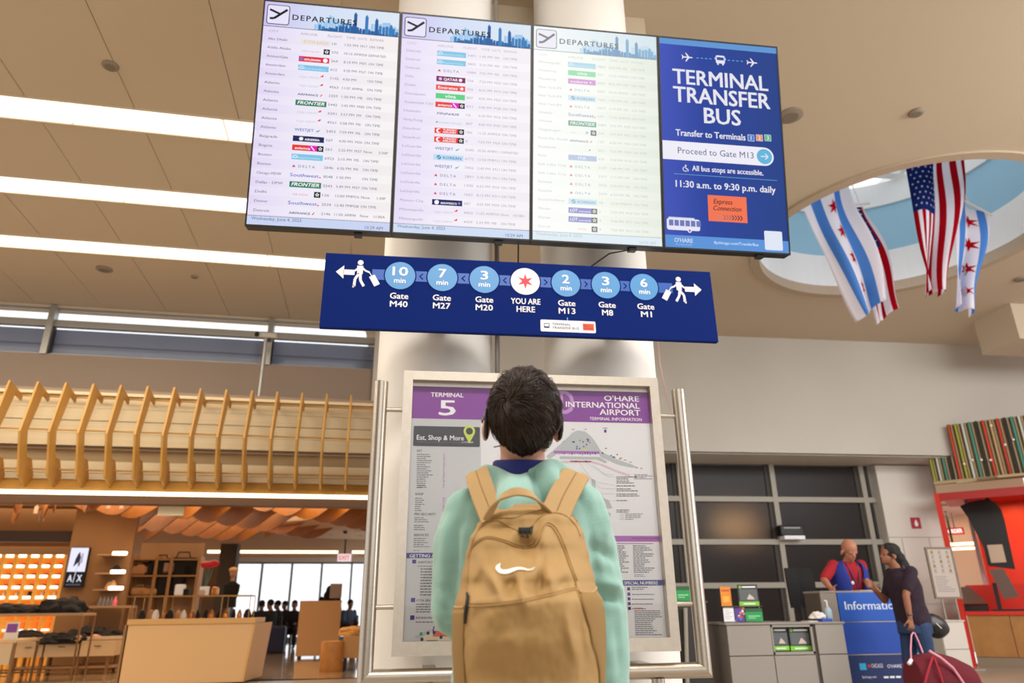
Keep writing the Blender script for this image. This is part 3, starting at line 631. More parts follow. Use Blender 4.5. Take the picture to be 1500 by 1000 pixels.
P.text('TERMINAL', x0+.058, zz+.003, .0125, M('sign_ink', '30406e', .5), w=.095, bold=.01, lay=3); P.text('TRANSFER BUS', x0+.058, zz-.016, .0125, M('sign_ink'), w=.135, bold=.01, lay=3)
P.rrect(x0+.017, zz-.013, x0+.045, zz+.013, .004, M('sign_ink'), 3); P.rrect(x0+.020, zz-.004, x0+.042, zz+.009, .002, sw_, 4)
P.rect(x0+.214, zz-.018, x0+.27, zz+.018, M('sign_orange', 'e0502e', .5), 3); P.text('Express', x0+.219, zz+.003, .009, M('sign_ink2', '5a1a1a', .5), w=.03, lay=4, shear=.2); P.text('Connection', x0+.219, zz-.010, .009, M('sign_ink2'), w=.045, lay=4, shear=.2)
P.build(t)
# ------------------------------------------------------------------ map case with its rail frame
bd = thing('map_case', 'tall framed airport terminal map and directory case behind the boy', 'map board', (.53, 3.2, .77))
BX0, BX1, BZ0, BZ1 = -.083, 1.150, .771, 2.003
fw = .043
fm = MB()
# mitred frame: four profiles
for pts in ([(BX0, BZ0), (BX1, BZ0), (BX1-fw, BZ0+.055), (BX0+fw, BZ0+.055)], [(BX0, BZ1), (BX1, BZ1), (BX1-fw, BZ1-fw), (BX0+fw, BZ1-fw)],
            [(BX0, BZ0), (BX0, BZ1), (BX0+fw, BZ1-fw), (BX0+fw, BZ0+.055)], [(BX1, BZ0), (BX1, BZ1), (BX1-fw, BZ1-fw), (BX1-fw, BZ0+.055)]):
    q = MB(); q.prism([(x, 3.2, z) for x, z in pts], (0, .085, 0)); q.build('frame_rail', m_steel2, bd)
MB().box(BX0+.02, BX1-.02, 3.27, 3.30, BZ0+.02, BZ1-.02).build('back_panel', m_dark, bd)
MB().box(BX0+fw, BX1-fw, 3.222, 3.2226, BZ0+.055, BZ1-fw).build('glass_pane', m_tg, bd)
MB().box(BX0+fw, BX1-fw, 3.24, 3.27, BZ1-fw-.02, BZ1-fw).build('light_ledge', m_steel2, bd)
for x in (.078, 1.05): MB().box(x-.06, x+.06, 3.3, 3.62, 1.3, 1.42).box(x-.06, x+.06, 3.3, 3.62, .95, 1.05).build('wall_bracket', m_steel, bd)
PY = 3.25
P = Print(Plane((BX0, PY, BZ0), (1, 0, 0), (0, 0, 1))); U = P.p.uv
paper = M('poster_paper', 'e4e4e8', .6); pap2 = M('poster_grey', 'c8c9cc', .6); pur = M('poster_purple', '7e1e94', .5, var=.06, vscale=4)
navy = M('poster_navy', '2c2a84', .5); pk = M('poster_black', '25232e', .5); pin = M('poster_lime', 'c9d94a', .5); ink1 = M('poster_ink', '5f5d66', .6); ink2 = M('poster_ink_light', '8b8890', .6)
pm1 = M('poster_magenta', 'a85ab4', .5); pw = M('poster_white', 'f3f1f6', .5)
MB().box(BX0+.03, BX1-.03, PY, PY+.01, BZ0+.045, BZ1-.055).build('poster', paper, bd)
def R(u0, v0, u1, v1, mat, lay=1, nm='printed_shape'):
    a = U(u0, v0); b = U(u1, v1); P.rect(min(a[0], b[0]), min(a[1], b[1]), max(a[0], b[0]), max(a[1], b[1]), mat, lay, nm)
xL, xR = fw-.012, BX1-BX0-fw+.012
zh = U(605, 612.5)[1]; zt_ = BZ1-BZ0-.058; xm = U(704.5, 625)[0]
P.rect(xL, .05, xm, zh, pap2, 1); P.rect(xL, zh, xR, zt_, pur, 2, 'header_band')
P.tpx('TERMINAL', 631, 580.5, 679, 582, 6, pw, bold=.03, lay=4); P.tpx('5', 643, 607.5, 667, 608.5, 21.5, pw, bold=.04, lay=4)
gh = M('poster_ghost', 'b98ac8', .5); P.tpx('ORD', 776, 604, 841, 606.5, 33, gh, bold=.06, lay=3)
P.tpx("O'HARE", 885, 586.5, 936, 588.5, 7.6, pw, bold=.03, lay=4); P.tpx('INTERNATIONAL', 829, 596, 937, 598.5, 8, pw, bold=.03, lay=4)
P.tpx('AIRPORT', 878.5, 607, 938, 609, 8, pw, bold=.03, lay=4); P.tpx('TERMINAL INFORMATION', 863.5, 615, 940, 617, 4.5, pw, bold=.015, lay=4)
a = U(605, 653); b = U(703, 625.5); P.rrect(a[0], a[1], b[0], b[1], .006, pk, 3)
P.tpx('Eat, Shop & More', 610.5, 643.8, 679.5, 645, 7, pw, bold=.008, lay=4)
R(611, 647, 675, 647.8, ink2, 4); P.tpx("at O'HARE", 676, 648.5, 693, 649, 2.2, pw, lay=4)
x, z = U(687.5, 631.5); P.disc(x, z, .027, pin, 6); P.face([(x-.0255, z-.010), (x+.0255, z-.010), (x, z-.058)], pin, 5); P.disc(x, z, .0165, pk, 7)
rb = random.Random(11)
def words(u, v, n, maxw, mat=ink1, h=1.05, pitch=3.0, slant=-.02):
    """rows of small illegible print as word-length dashes"""
    for k in range(n):
        uu = u+slant*pitch*k; vv = v+pitch*k; e_ = uu+maxw*rb.uniform(.45, 1)
        while uu < e_:
            wd = rb.uniform(2.2, 6); R(uu, vv, min(uu+wd, e_), vv-h, mat, 3, 'small_print'); uu += wd+.9
def head(txt, u, v, w, h=3.4): P.tpx(txt, u, v, u+w, v, h, pk, bold=.004, lay=3)
head('EAT', 611, 661.5, 7.5); words(611, 666, 17, 26); words(649.5, 666, 17, 3.6, pm1)
words(612, 711.5, 2, 12); head('SHOP', 608, 725, 12.5); words(608, 730, 7, 18); words(648.5, 730, 7, 3.8, pm1)
head('PRE-SECURITY', 607, 754.5, 32); words(607, 758.5, 3, 22); words(606.5, 770, 3, 20); words(648, 758.5, 6, 3.5, pm1)
head('SERVICES', 606, 785, 22); words(606, 789, 5, 26); words(605, 806.5, 1, 10, ink2)
R(595.5, 809.5, 706, 817, navy, 3); P.tpx('GETTING AROUND', 600, 815.6, 663, 816.6, 4.8, pw, bold=.006, lay=4)
R(604, 819.5, 609.5, 825, navy, 3); head('AIRPORT TRANSIT SYSTEM', 612, 824.6, 66, 3); words(611.5, 829.5, 1, 40); words(616, 833.8, 10, 40, ink1, 1.4, 4.2)
R(602, 875.5, 608, 881.5, navy, 3); head('CTA (BLUE LINE)', 610, 880.4, 42, 3); words(609.5, 885.5, 4, 54, ink1, 1.4, 3.7)
R(601, 901, 607, 907.5, navy, 3); head('RIDESHARE PICKUP', 609, 905.8, 50, 3); words(609, 911.5, 1, 40, ink1, 1.4)
# small site plan
tan = M('poster_tan', 'ddcfae', .5); org_ = M('poster_orange', 'd9694a', .5); pg = M('poster_mapgrey', 'b3babd', .5); red_ = M('poster_red', 'b02a4a', .5); grn = M('poster_green', '3da06a', .5)
def F(pts, mat, lay): P.face([U(*p) for p in pts], mat, lay)
F([(613, 936), (620, 930), (640, 926), (700, 930), (704, 938), (660, 944), (630, 943)], tan, 2)
F([(634, 923.5), (660, 923.5), (660, 932), (634, 932)], org_, 3)
F([(607, 931), (613, 929), (630, 921), (634, 923), (616, 934), (609, 935)], pg, 3)
for u, v in ((618, 936), (627, 927), (636, 926), (646, 933), (657, 926)): x, z = U(u, v); P.disc(x, z, .007, navy, 4, 10)
x, z = U(617, 928); P.disc(x, z, .007, grn, 4, 10); R(625, 937.5, 641, 938.8, ink1, 4)
P.line([U(634, 924), U(636, 917)], .004, pk, 4)
# terminal diagram at right
F([(820, 651), (829, 643), (838, 634), (846, 630), (851, 631), (857, 632), (866, 639), (872, 647), (880, 660), (886, 664), (905, 673), (925, 680), (935, 685), (923, 684), (905, 680), (880, 669), (877, 664), (820, 662), (805, 672), (800, 668)], pg, 2)
F([(820, 668), (878, 669), (890, 676), (886, 678), (874, 673), (820, 672)], pg, 2)
F([(812, 660), (878, 661), (878, 664.5), (810, 663.5)], pm1, 3)
for k in range(16): u = 818+k*3.8; R(u, 661.5+rb.random()*3, u+1.8, 664+rb.random()*2.4, navy if k % 3 else pm1, 4)
for u, v in ((838, 646), (840, 646), (853, 646), (859, 642), (861, 643), (860, 645), (858, 650), (854, 653), (844, 653), (844, 656), (848, 656), (894, 666), (897, 668), (899, 668.5), (881, 662.5)): R(u, v, u+2, v+2, navy, 4)
for u, v in ((849.5, 645), (864, 648), (904, 665.5), (908, 672), (883, 663.5)): x, z = U(u, v); P.disc(x, z, .004, org_, 4, 10)
R(852, 657.5, 859, 660, M('poster_yellow', 'd8c878', .5), 4)
R(835, 674.5, 866, 676.5, red_, 4); R(842, 674.5, 845, 676.5, navy, 5); R(857, 674.5, 860, 676.5, navy, 5)
redl = M('poster_redline', 'd8949c', .5)
P.line([U(*p) for p in ((812, 680), (822, 676), (835, 674.8), (866, 675), (880, 679), (900, 688), (924, 696))], .0016, redl, 3)
P.line([U(*p) for p in ((812, 682), (822, 677.6), (835, 676.6), (866, 677), (880, 681), (900, 690), (924, 698))], .0016, redl, 3)
for k in range(9):
    u, v = [(838, 629), (856, 629), (824, 647), (886, 657), (908, 671), (914, 674), (922, 677), (931, 685), (938, 686)][k]; R(u, v, u+3, v-.8, ink1, 4)
R(883, 626.5, 890, 627.3, ink1, 4); x, z = U(886.5, 631); P.rrect(x-.006, z-.008, x+.006, z+.006, .003, navy, 4)
for a in ((858, 677, 886, 695, 900, 695), (848, 677, 870, 705, 900, 711), (851, 690, 880, 715, 902, 716), (868, 680, 890, 698, 902, 698), (872, 724, 885, 723, 902, 723), (880, 733, 902, 733, 903, 733)):
    P.line([U(a[0], a[1]), U(a[2], a[3]), U(a[4], a[5])], .0008, ink2, 2)
F([(866, 700), (872, 703), (873, 724), (892, 733), (897, 744), (890, 745), (868, 725)], pg, 2); F([(880, 745), (895, 752), (893, 758), (878, 750)], pg, 2); R(873, 729.5, 878.5, 735.5, pm1, 3)
for v, n_ in ((699, 2), (705, 2), (712, 1), (716.5, 2), (724, 2), (733.5, 1), (747.5, 2)): words(903, v, n_, 34, ink1, 1.2, 2.7, 0)
words(929, 695.5, 4, 32, ink2, .9, 2, 0); words(916, 753, 4, 26, ink2, 1.1, 2.6, 0)
for k in range(4): R(908, 753+k*2.6, 914, 752.4+k*2.6, pg, 3)
R(880, 784.5, 975, 793, pm1, 3); R(925, 787.5, 965, 788.5, navy, 4); R(930, 790.5, 957, 791.3, red_, 4)
R(885, 795.3, 957, 796.3, pm1, 3)
words(927, 800, 14, 32, ink1, 1.3, 2.95, .03); words(896, 800, 14, 26, ink1, 1.3, 2.95, .06); words(929, 842, 2, 26, ink2, 1, 2.4)
R(905, 849.5, 978, 857, navy, 3); P.tpx('SPECIAL NUMBERS', 914.5, 855.6, 963.5, 856, 4.6, pw, bold=.006, lay=4)
for k, v in enumerate((860, 867.5, 874.5, 881.5, 888.5)): R(918.5+k*.3, v, 923+k*.3, v+4.5, navy, 3); words(925.5, v+3.4, 1, 34, ink1, 1.2); 
words(925, 860.6, 1, 30, ink1, 1.2); R(928, 890, 941, 891.2, org_, 4)
words(929, 895, 13, 44, ink1, 1.2, 2.9, .05)
P.build(bd)
# rail frame: U of brushed tube around the case
rf = thing('tube_rail_frame', 'U-shaped brushed steel tube frame around the map case', 'railing', (.51, 3.24, .68))
rx0, rx1, rr_ = -.187, 1.262, .032
zc = .692
def cyl(mb, p0, p1, r, n=28): mb.tube([p0, p1], r, n)
for x, s in ((rx0, 1), (rx1, -1)):
    q = MB(); n = 28; rings = []
    # mitred at the bottom corner
    for top in (0, 1):
        ring = []
        for k in range(n):
            a = 2*PI*k/n; dx, dy = rr_*math.cos(a), rr_*math.sin(a)
            ring.append((x+dx, 3.24+dy, (1.955 if top else zc+dx*s)))
        rings.append(ring)
    q.rings(rings); q.smooth = True; q.build('upright', m_steel, rf)
q = MB(); rings = []
for x, s in ((rx0, 1), (rx1, -1)):
    rings.append([(x+rr_*math.cos(2*PI*k/28)*s, 3.24+rr_*math.sin(2*PI*k/28), zc+rr_*math.cos(2*PI*k/28)) for k in range(28)])
q.rings(rings); q.smooth = True; q.build('bottom_rail', m_steel, rf)
for z in (F0.at(575, 600, 3.24).z, F0.at(562, 889, 3.24).z):
    for x0, x1 in ((rx0, BX0), (BX1, rx1)): MB().tube([(x0, 3.24, z), (x1, 3.24, z)], .0105, 14).build('standoff', m_steel2, rf)
for x in (.078, 1.05):
    MB().box(x-.03, x+.03, 3.26, 3.60, zc-.02, zc+.02).build('column_bracket', m_steel, rf)
    MB().tube([(x, 3.24, 0), (x, 3.24, zc-.028)], .028, 24).build('post', m_steel, rf)
    MB().lathe((x, 3.24, 0), [(.06, 0), (.06, .01), (.03, .015)], 24).build('base_flange', m_steel, rf)
# ------------------------------------------------------------------ SHOP (left, frame FL)
m_wood = M('honey_wood', 'ba8a3e', .5, var=.12, vscale=6, stretch=(1, 1, .2))
m_cream = M('cream_board', 'd2c4a4', .7, var=.05, vscale=5, stretch=(.1, 1, 12))
m_orw = M('orange_wood', 'a0621e', .45, var=.12, vscale=4)
m_beige = M('beige_laminate', 'd0a470', .5)
m_brw = M('shop_brown_wall', '8a6238', .7, var=.05, vscale=2)
m_plas = M('shop_plaster', 'cbb39a', .85)
A0, A1 = -8.05, .35
cn = thing('slatted_canopy', 'honey wood slatted canopy with angled fins over the shop front', 'canopy', (-3.8, 10.3, 2.35), FL)
def cb_(nm, mat, *b): MB().box(*b).build(nm, mat, cn)
for k in range(4):       # cream boards of the upper panel, overlapping
    z0 = 3.09+k*.175; y = 10.44+.012*(k % 2); cb_('cream_board', m_cream, A0, A1, y, y+.03, z0, z0+.168)
cb_('cream_board', m_cream, A0, A1, 10.44, 10.47, 2.72, 2.875)
cb_('cream_board', m_cream, A0, A1, 10.44, 10.47, 2.63, 2.712)
cb_('shadow_gap', M('gap_paint', 'a08a68', .8), A0, A1, 10.56, 10.6, 2.6, 3.85)
cb_('top_cap', M('cream_cap', 'e0cba4', .6), A0, A1, 10.40, 10.62, 3.79, 3.83)
for (y, z) in ((10.36, 3.735), (10.02, 3.20), (10.30, 2.73)): MB().tube([(A0, y, z), (A1, y, z)], .011, 8).build('rod', m_wood, cn)
pr = [(9.98, 3.83), (10.39, 3.76), (10.40, 3.66), (10.22, 3.70), (10.03, 3.17), (10.10, 2.86), (10.30, 2.85), (10.43, 2.64), (10.32, 2.50), (10.14, 2.60), (9.80, 3.12)]
pr = [(9.98, 3.83), (10.39, 3.75), (10.39, 3.67), (10.19, 3.71), (9.99, 3.17), (10.12, 2.86), (10.28, 2.86), (10.43, 2.66), (10.30, 2.50), (10.02, 2.60), (9.80, 3.12)]
fin = None
for k in range(24):
    a = -.363+.676-.3378*k
    q = MB(); q.prism([(a-.012, d, z) for d, z in pr], (.024, 0, 0)); q.build('fin', m_wood, cn)
q = MB(); q.prism([(A0, 10.46, 2.63), (A0, 10.26, 2.475), (A0, 10.26, 2.455), (A0, 10.48, 2.60)], (A1-A0, 0, 0)); q.build('soffit_board', m_wood, cn)
cb_('light_channel', M('channel', '5a3a1c', .5), A0, A1, 10.28, 10.5, 2.30, 2.455)
cb_('light_line', E('fff0cf', 4), A0, A1, 10.265, 10.28, 2.405, 2.455)
# side of shop, ceiling, walls, floor
struct(MB().box(-12, 1.6, 11.9, 27.5, -.1, 0.0), 'floor', M('shop_floor', 'c0a684', .10, var=.12, vscale=2, coat=.6), FL)
struct(MB().box(-12, 3.6, 10.5, 27, 3.05, 3.1), 'ceiling', m_plas, FL)
struct(MB().box(-12, 3.6, 10.5, 10.6, 3.06, 3.9), 'trim_2', m_brown, FL)
struct(MB().box(1.2, 1.4, 10.6, 18, 0, 3.05), 'wall_back', m_plas, FL)
def H(u, v, D): return FL.at(u, v, D)
def bb(u0, v0, u1, v1, D):   # x0,x1,z0,z1 on plane D spanned by a photo rectangle
    a = H(u0, v1, D); b = H(u1, v0, D); return a.x, b.x, a.z, b.z
# far window wall at D=27
DF = 27.0
x0, x1, z0, z1 = bb(322, 823, 560, 935, DF)
z1 = H(430, 823, DF).z
struct(MB().box(-12, 6, DF, DF+.3, z1, 3.2), 'wall_far', m_plas, FL)
struct(MB().box(-12, x0, DF, DF+.3, 0, z1), 'wall_far', m_brw, FL)
wn = thing('window_2', None, None, ((x0+x1)/2, DF, 0), FL); wn['kind'] = 'structure'
for u in (337, 382, 426, 470, 514, 550): xx = H(u, 850, DF).x; MB().box(xx-.035, xx+.035, DF-.02, DF+.1, 0, z1).build('mullion', M('grey_mullion', '7d8a8c', .5), wn)
MB().box(x0, 6, DF+.02, DF+.08, 0, .12).box(x0, 6, DF+.02, DF+.08, z1-.06, z1).build('window_frame', M('grey_mullion'), wn)
MB().box(x0, 6, DF+.04, DF+.046, 0, z1).build('pane', m_tg, wn)
p = H(325, 850, 20); struct(MB().box(p.x-.13, p.x+.28, 20, 20.5, 0, 2.6), 'trim_3', M('dark_pillar', '3c3430', .7), FL)
# second luminous line and header
DL = 21.0
zl = H(400, 808, DL).z
l2 = thing('ceiling_light_line', 'long warm light line at the back of the shop above the far windows', 'ceiling light', (-2, DL, zl), FL)
for (u0, u1) in ((304, 495), (516, 545)): a = H(u0, 807, DL).x; b = H(u1, 809, DL).x; MB().box(a, b, DL-.01, DL+.05, zl-.035, zl+.035).build('diffuser', E('ffe8bc', 3), l2)
MB().box(-9, 3.5, DL, DL+.06, zl+.035, 3.06).build('header', m_plas, l2)
struct(MB().box(-9, 3.5, DL, DL+2.0, zl-.14, zl-.03), 'trim_4', m_plas, FL)
# wavy baffles
bf = thing('wave_baffle_ceiling', 'orange wood ceiling of curved wavy hanging baffles inside the shop', 'ceiling baffles', (-4, 13, 3.05), FL)
def baffle(p0, p1, ph, amp=.11, hgt=.30, wl=1.7, thick=.03, bend=.5):
    n = 40; q = MB(); rows = []
    d = V((p1[0]-p0[0], p1[1]-p0[1])); L = d.length; nrm = V((-d.y, d.x)).normalized()
    for i in range(n+1):
        s = i/n; x = p0[0]+d.x*s+nrm.x*bend*math.sin(PI*s); y = p0[1]+d.y*s+nrm.y*bend*math.sin(PI*s)
        zb = 3.02-hgt-amp*math.sin(2*PI*s*L/wl+ph)
        rows.append([V((x-nrm.x*thick/2, y-nrm.y*thick/2, 3.045)), V((x+nrm.x*thick/2, y+nrm.y*thick/2, 3.045)), V((x+nrm.x*thick/2, y+nrm.y*thick/2, zb)), V((x-nrm.x*thick/2, y-nrm.y*thick/2, zb))])
    q.rings(rows); q.build('baffle', m_orw, bf, smooth=False)
for k in range(-5, 6):
    s0 = (-6.2+.72*k, 19.6); s1 = (s0[0]+6.2, 11.6)
    if s1[0] > 1.0: f_ = (1.0-s0[0])/(s1[0]-s0[0]); s1 = (1.0, s0[1]+(s1[1]-s0[1])*f_)
    if s0[0] < -9: f_ = (-9-s0[0])/(s1[0]-s0[0]); s0 = (-9, s0[1]+(s1[1]-s0[1])*f_)
    if s0[0]+(s1[0]-s0[0])*.3 < -6.2 and s0[1] > 14.8: f_ = (s0[1]-14.7)/(s0[1]-s1[1]); s0 = (s0[0]+(s1[0]-s0[0])*f_, 14.7)
    baffle(s0, s1, k*1.9, .13, .30, 2.3, bend=.3)
for k in range(7):
    a_ = -8.3+.52*k
    baffle((a_, 14.7-.1*k), (a_+.9, 11.3), k*1.7, .16, .62-.05*k, 1.5, bend=.25)
dk = MB().lathe((H(500, 790, 18.5).x+.5, 18.6, 2.80), [(0, 0), (2.3, 0), (2.35, .03), (2.35, .24)], 48)
o = dk.build('ceiling_disc', m_plas, None, FL); tag(o, 'round pale ceiling disc with downlights at the right of the shop', 'ceiling disc')
i_ = 0
for (u, v, r, lab) in ((466, 752, .05, 'round downlight high among the wavy baffles'), (455, 791, .07, 'oval downlight on the pale ceiling disc, left one'), (485, 783, .04, 'small downlight upper left of the dome camera'), (514, 773, .05, 'small downlight uppermost on the ceiling disc'), (525, 778, .08, 'large downlight at the right of the ceiling disc'), (529, 785, .07, 'large downlight nearest the steel rail on the ceiling disc'), (115, 738, .05, 'bright small downlight at left between the baffles'), (60, 763, .04, 'small downlight above the orange shelves')):
    p = FL.atz(u, v, 2.79 if u > 450 else 2.72)
    t = thing('downlight', lab, 'downlight', (p.x, p.y, p.z), FL)
    MB().lathe(p, [(0, -.004), (r*.9, -.004)], 20).build('lens', E('ffe9c4', 4), t)
    MB().lathe(p, [(r*.92, -.008), (r*1.15, -.006), (r*1.15, .2), (r*.9, .2)], 20).build('ring', m_plas, t)
p = FL.atz(506, 778, 2.78); t = thing('dome_camera', 'small dark dome camera on the pale ceiling disc', 'camera', p, FL)
MB().ell(p, (.06, .06, .06)).build('dome', m_black, t); MB().lathe(p, [(.07, 0), (.07, .03)], 16).build('mount', m_plas, t)
for u, v in ((165, 750), (158, 745), (178, 745), (299, 740), (52, 752)):
    p = FL.atz(u, v, 2.66); t = thing('spotlight', 'small pale cylinder spotlight at %s of the baffles' % {165: 'the left middle', 158: 'the left', 178: 'the centre left', 299: 'the centre right', 52: 'the far left'}[u], 'spotlight', p, FL)
    MB().lathe(p, [(0, 0), (.035, 0), (.035, .13), (.008, .135), (.008, .40)], 14).build('body', m_plas, t)
# hanging square sign under the canopy
x0, x1, z0, z1 = bb(231, 739, 271, 755, 10.55)
t = thing('hanging_sign', 'blank pale square sign hanging just under the canopy light line', 'sign', ((x0+x1)/2, 10.55, z0), FL)
MB().box(x0, x1, 10.52, 10.56, z0, z1, .004).build('board', M('sign_cream', 'e6d2ac', .5), t); MB().box(x0-.02, x1+.02, 10.5, 10.58, z1, z1+.05).build('rail', m_plas, t)
# exit sign far
x0, x1, z0, z1 = bb(494, 811, 515, 822, 20.8)
t = thing('exit_sign', 'red lettered exit sign under the far light line', 'sign', ((x0+x1)/2, 20.8, z0), FL)
MB().box(x0, x1, 20.78, 20.82, z0, z1).build('box', E('f6dede', 1), t); MB().box((x0+x1)/2-.02, (x0+x1)/2+.02, 20.79, 20.81, z1, 3.06).build('hanger', m_dark, t)
P = Print(Plane((x0, 20.779, z0), (1, 0, 0), (0, 0, 1), FL)); P.text('EXIT', (x1-x0)/2, (z1-z0)*.22, (z1-z0)*.55, E('e8414a', 1), w=(x1-x0)*.75, al='c', bold=.03); P.build(t)
# brown partition with the light sign, lit shelving
DP = 15.0
xa = H(92, 850, DP).x; xb = H(186, 850, DP).x
struct(MB().box(xa, xb, DP, DP+.15, 0, 3.05), 'wall_shop', m_brw, FL)
struct(MB().box(-12, xa, 16.6, 16.8, 0, 3.05), 'wall_shop', m_brw, FL)
struct(MB().box(-12, xa+.05, 15.2, 15.4, 2.22, 2.42), 'trim_5', M('dark_header', '2e1a10', .6), FL)
x0, x1, z0, z1 = bb(97, 802, 121, 859, DP-.1)
x0, z1 = H(101.5, 802, DP-.1).x, H(110, 802, DP-.1).z; x1 = H(125, 830, DP-.1).x; 
x0 = H(99, 830, DP-.1).x
t = thing('poster_screen', 'lit poster screen with black and white picture on the brown shop wall', 'screen', ((x0+x1)/2, DP-.1, z0), FL)
MB().box(x0-.01, x1+.01, DP-.09, DP, z0-.01, z1+.01).build('housing', m_black, t)
P = Print(Plane((x0, DP-.092, z0), (1, 0, 0), (0, 0, 1), FL)); w_, h_ = x1-x0, z1-z0
P.rect(0, h_*.38, w_, h_, E('dcdcf0', 1.2), 1, 'picture'); P.rect(0, 0, w_, h_*.38, E('18161c'), 1, 'caption_band')
P.face([(w_*.3, h_*.5), (w_*.36, h_*.72), (w_*.45, h_*.84), (w_*.55, h_*.9), (w_*.6, h_*.8), (w_*.7, h_*.66), (w_*.62, h_*.5), (w_*.5, h_*.6)], E('2c2a38'), 2, 'picture')
P.face([(w_*.6, h_*.62), (w_*.66, h_*.86), (w_*.76, h_*.86), (w_*.78, h_*.6)], E('bcaec4'), 3, 'picture')
P.text('A', w_*.12, h_*.13, h_*.17, E('e8e8f4'), w=w_*.25, bold=.02, lay=3); P.text('X', w_*.64, h_*.13, h_*.17, E('e8e8f4'), w=w_*.26, bold=.02, lay=3)
P.line([(w_*.45, h_*.1), (w_*.56, h_*.62)], w_*.05, E('cfcfe0'), 4); P.text('ARMANI EXCHANGE', w_*.08, h_*.035, h_*.035, E('8a8aa8'), w=w_*.8, lay=3)
P.build(t)
DS = 16.0
sh_ = thing('display_shelving', 'glowing orange backlit display shelving at the left edge of the shop', 'shelving', (H(40, 850, DS).x, DS, 0), FL)
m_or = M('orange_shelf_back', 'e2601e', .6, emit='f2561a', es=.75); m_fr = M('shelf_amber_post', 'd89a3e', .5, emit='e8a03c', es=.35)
colx = [-7.5+.0*k for k in range(0)]
c0 = H(16, 850, DS).x; cp = H(34.7, 850, DS).x-c0
rows = [H(20, v, DS).z for v in (816, 831, 846, 862, 877, 893)]
edge = [c0+cp*k for k in range(-5, 5)]
zt = H(20, 812, DS).z
MB().box(edge[0], edge[-1]+.1, DS+.36, DS+.4, .3, zt).build('back_panel', m_or, sh_)
MB().box(edge[0]-.1, edge[-1]+.1, DS-.02, DS+.4, zt, H(20, 800, DS).z).build('fascia', M('shelf_fascia', 'd8ac72', .6), sh_)
for x in edge: MB().box(x-.03, x+.03, DS, DS+.36, 0, zt).build('post', m_fr, sh_)
lows = [H(20, 908, DS).z, H(20, 924, DS).z]
for z in rows+lows:
    MB().box(edge[0], edge[-1], DS, DS+.36, z-.03, z-.01).build('shelf_board', m_fr, sh_)
for z in rows[:5]+lows[1:]:
    for x in edge[:-1]: MB().box(x+.05, x+cp-.05, DS-.02, DS+.02, z-.0, z+.05 if z > 1 else z+.03).build('light_bar', E('fff0d8', 3), sh_)
rb = random.Random(5); bagm = [M('bag_black', '17110e', .6), M('bag_cream', 'cdb694', .6), M('bag_rust', 'a0441c', .6)]
for r, z in enumerate(rows[1:6]):
    for c, x in enumerate(edge[2:-1]):
        m_ = bagm[0 if (r, c) == (3, 4) else (1 if r == 3 else 2)]
        hh = .10 if m_ is bagm[2] else .15
        t = thing('folded_wallet' if hh < .12 else 'handbag', '%s item in the glowing shelving, %s row, %s column from the left' % ({0: 'black', 1: 'cream', 2: 'rust brown'}[bagm.index(m_)], ['top', 'second', 'third', 'fourth', 'fifth'][r], ['first', 'second', 'third', 'fourth', 'fifth', 'sixth', 'seventh'][c]), 'bag', (x+cp/2, DS+.15, z-.01), FL, 'bags in the glowing shelving')
        MB().box(x+.09, x+cp-.09, DS+.08, DS+.22, z-.008, z-.008+hh, .02).build('body', m_, t)
        MB().box(x+.09, x+cp-.09, DS+.07, DS+.08, z-.008+hh*.5, z-.008+hh*.98, .003).build('flap', m_, t)
# tables with clothes
def table(nm, lab, cat, x0, x1, y0, y1, z, mt, ml, th=.04, leg=.02, fr=FL, grp=None):
    t = thing(nm, lab, cat, ((x0+x1)/2, (y0+y1)/2, 0), fr, grp)
    MB().box(x0, x1, y0, y1, z-th, z, .004).build('tabletop', mt, t)
    for x in (x0+leg, x1-leg):
        for y in (y0+leg, y1-leg): MB().box(x-leg, x+leg, y-leg, y+leg, 0, z-th).build('leg', ml, t)
    MB().box(x0+leg, x1-leg, y0+leg*.5, y0+leg*1.5, .12, .14).box(x0+leg, x1-leg, y1-leg*1.5, y1-leg*.5, .12, .14).build('stretcher', ml, t)
    return t
def cloth(nm, lab, cat, c, r, mat, seed=0, fr=FL, grp=None):
    bm = bmesh.new(); bmesh.ops.create_icosphere(bm, subdivisions=4, radius=1)
    for v in bm.verts:
        d = v.co.copy(); n_ = 1+.28*noise.noise(d*2.1+V((seed*7.3, seed, 0)))+.12*noise.noise(d*5+V((0, seed*3.1, 0)))
        v.co = V((d.x*r[0]*n_, d.y*r[1]*n_, max(d.z, -.15)*r[2]*n_+.15*r[2]))
        v.co += V(c)
    m = MB(); m.bm.free(); m.bm = bm; m.smooth = True
    o = m.build(nm, mat, None, fr); tag(o, lab, cat, grp); return o
m_blk = M('black_cloth', '14100e', .9, var=.2, vscale=12); m_tab = M('table_top_wood', 'b08a62', .45)
T1 = H(110, 899, 12.9)
table('display_table', 'long high display table covered in black garments, in front of the orange shelving', 'table', -7.6, H(122, 899, 12.9).x, 12.9, 13.5, H(60, 898, 12.9).z, m_tab, m_brw, leg=.012)
zz = H(60, 898, 12.9).z
for k, (u, rw, rh) in enumerate(((8, .30, .13), (32, .28, .12), (48, .22, .11), (80, .26, .19), (100, .24, .20))):
    p = H(u, 897, 13.15); cloth('folded_sweater', ['black garment heap at the left end of the high table', 'black garment heap second from left on the high table', 'low black garment heap in the middle of the high table', 'tall black garment heap on the high table, left of the pair', 'tall black garment heap at the right end of the high table'][k], 'clothes', (p.x, 13.2, zz+.0), (rw, .22, rh), m_blk, k, grp='black garments on the high table')
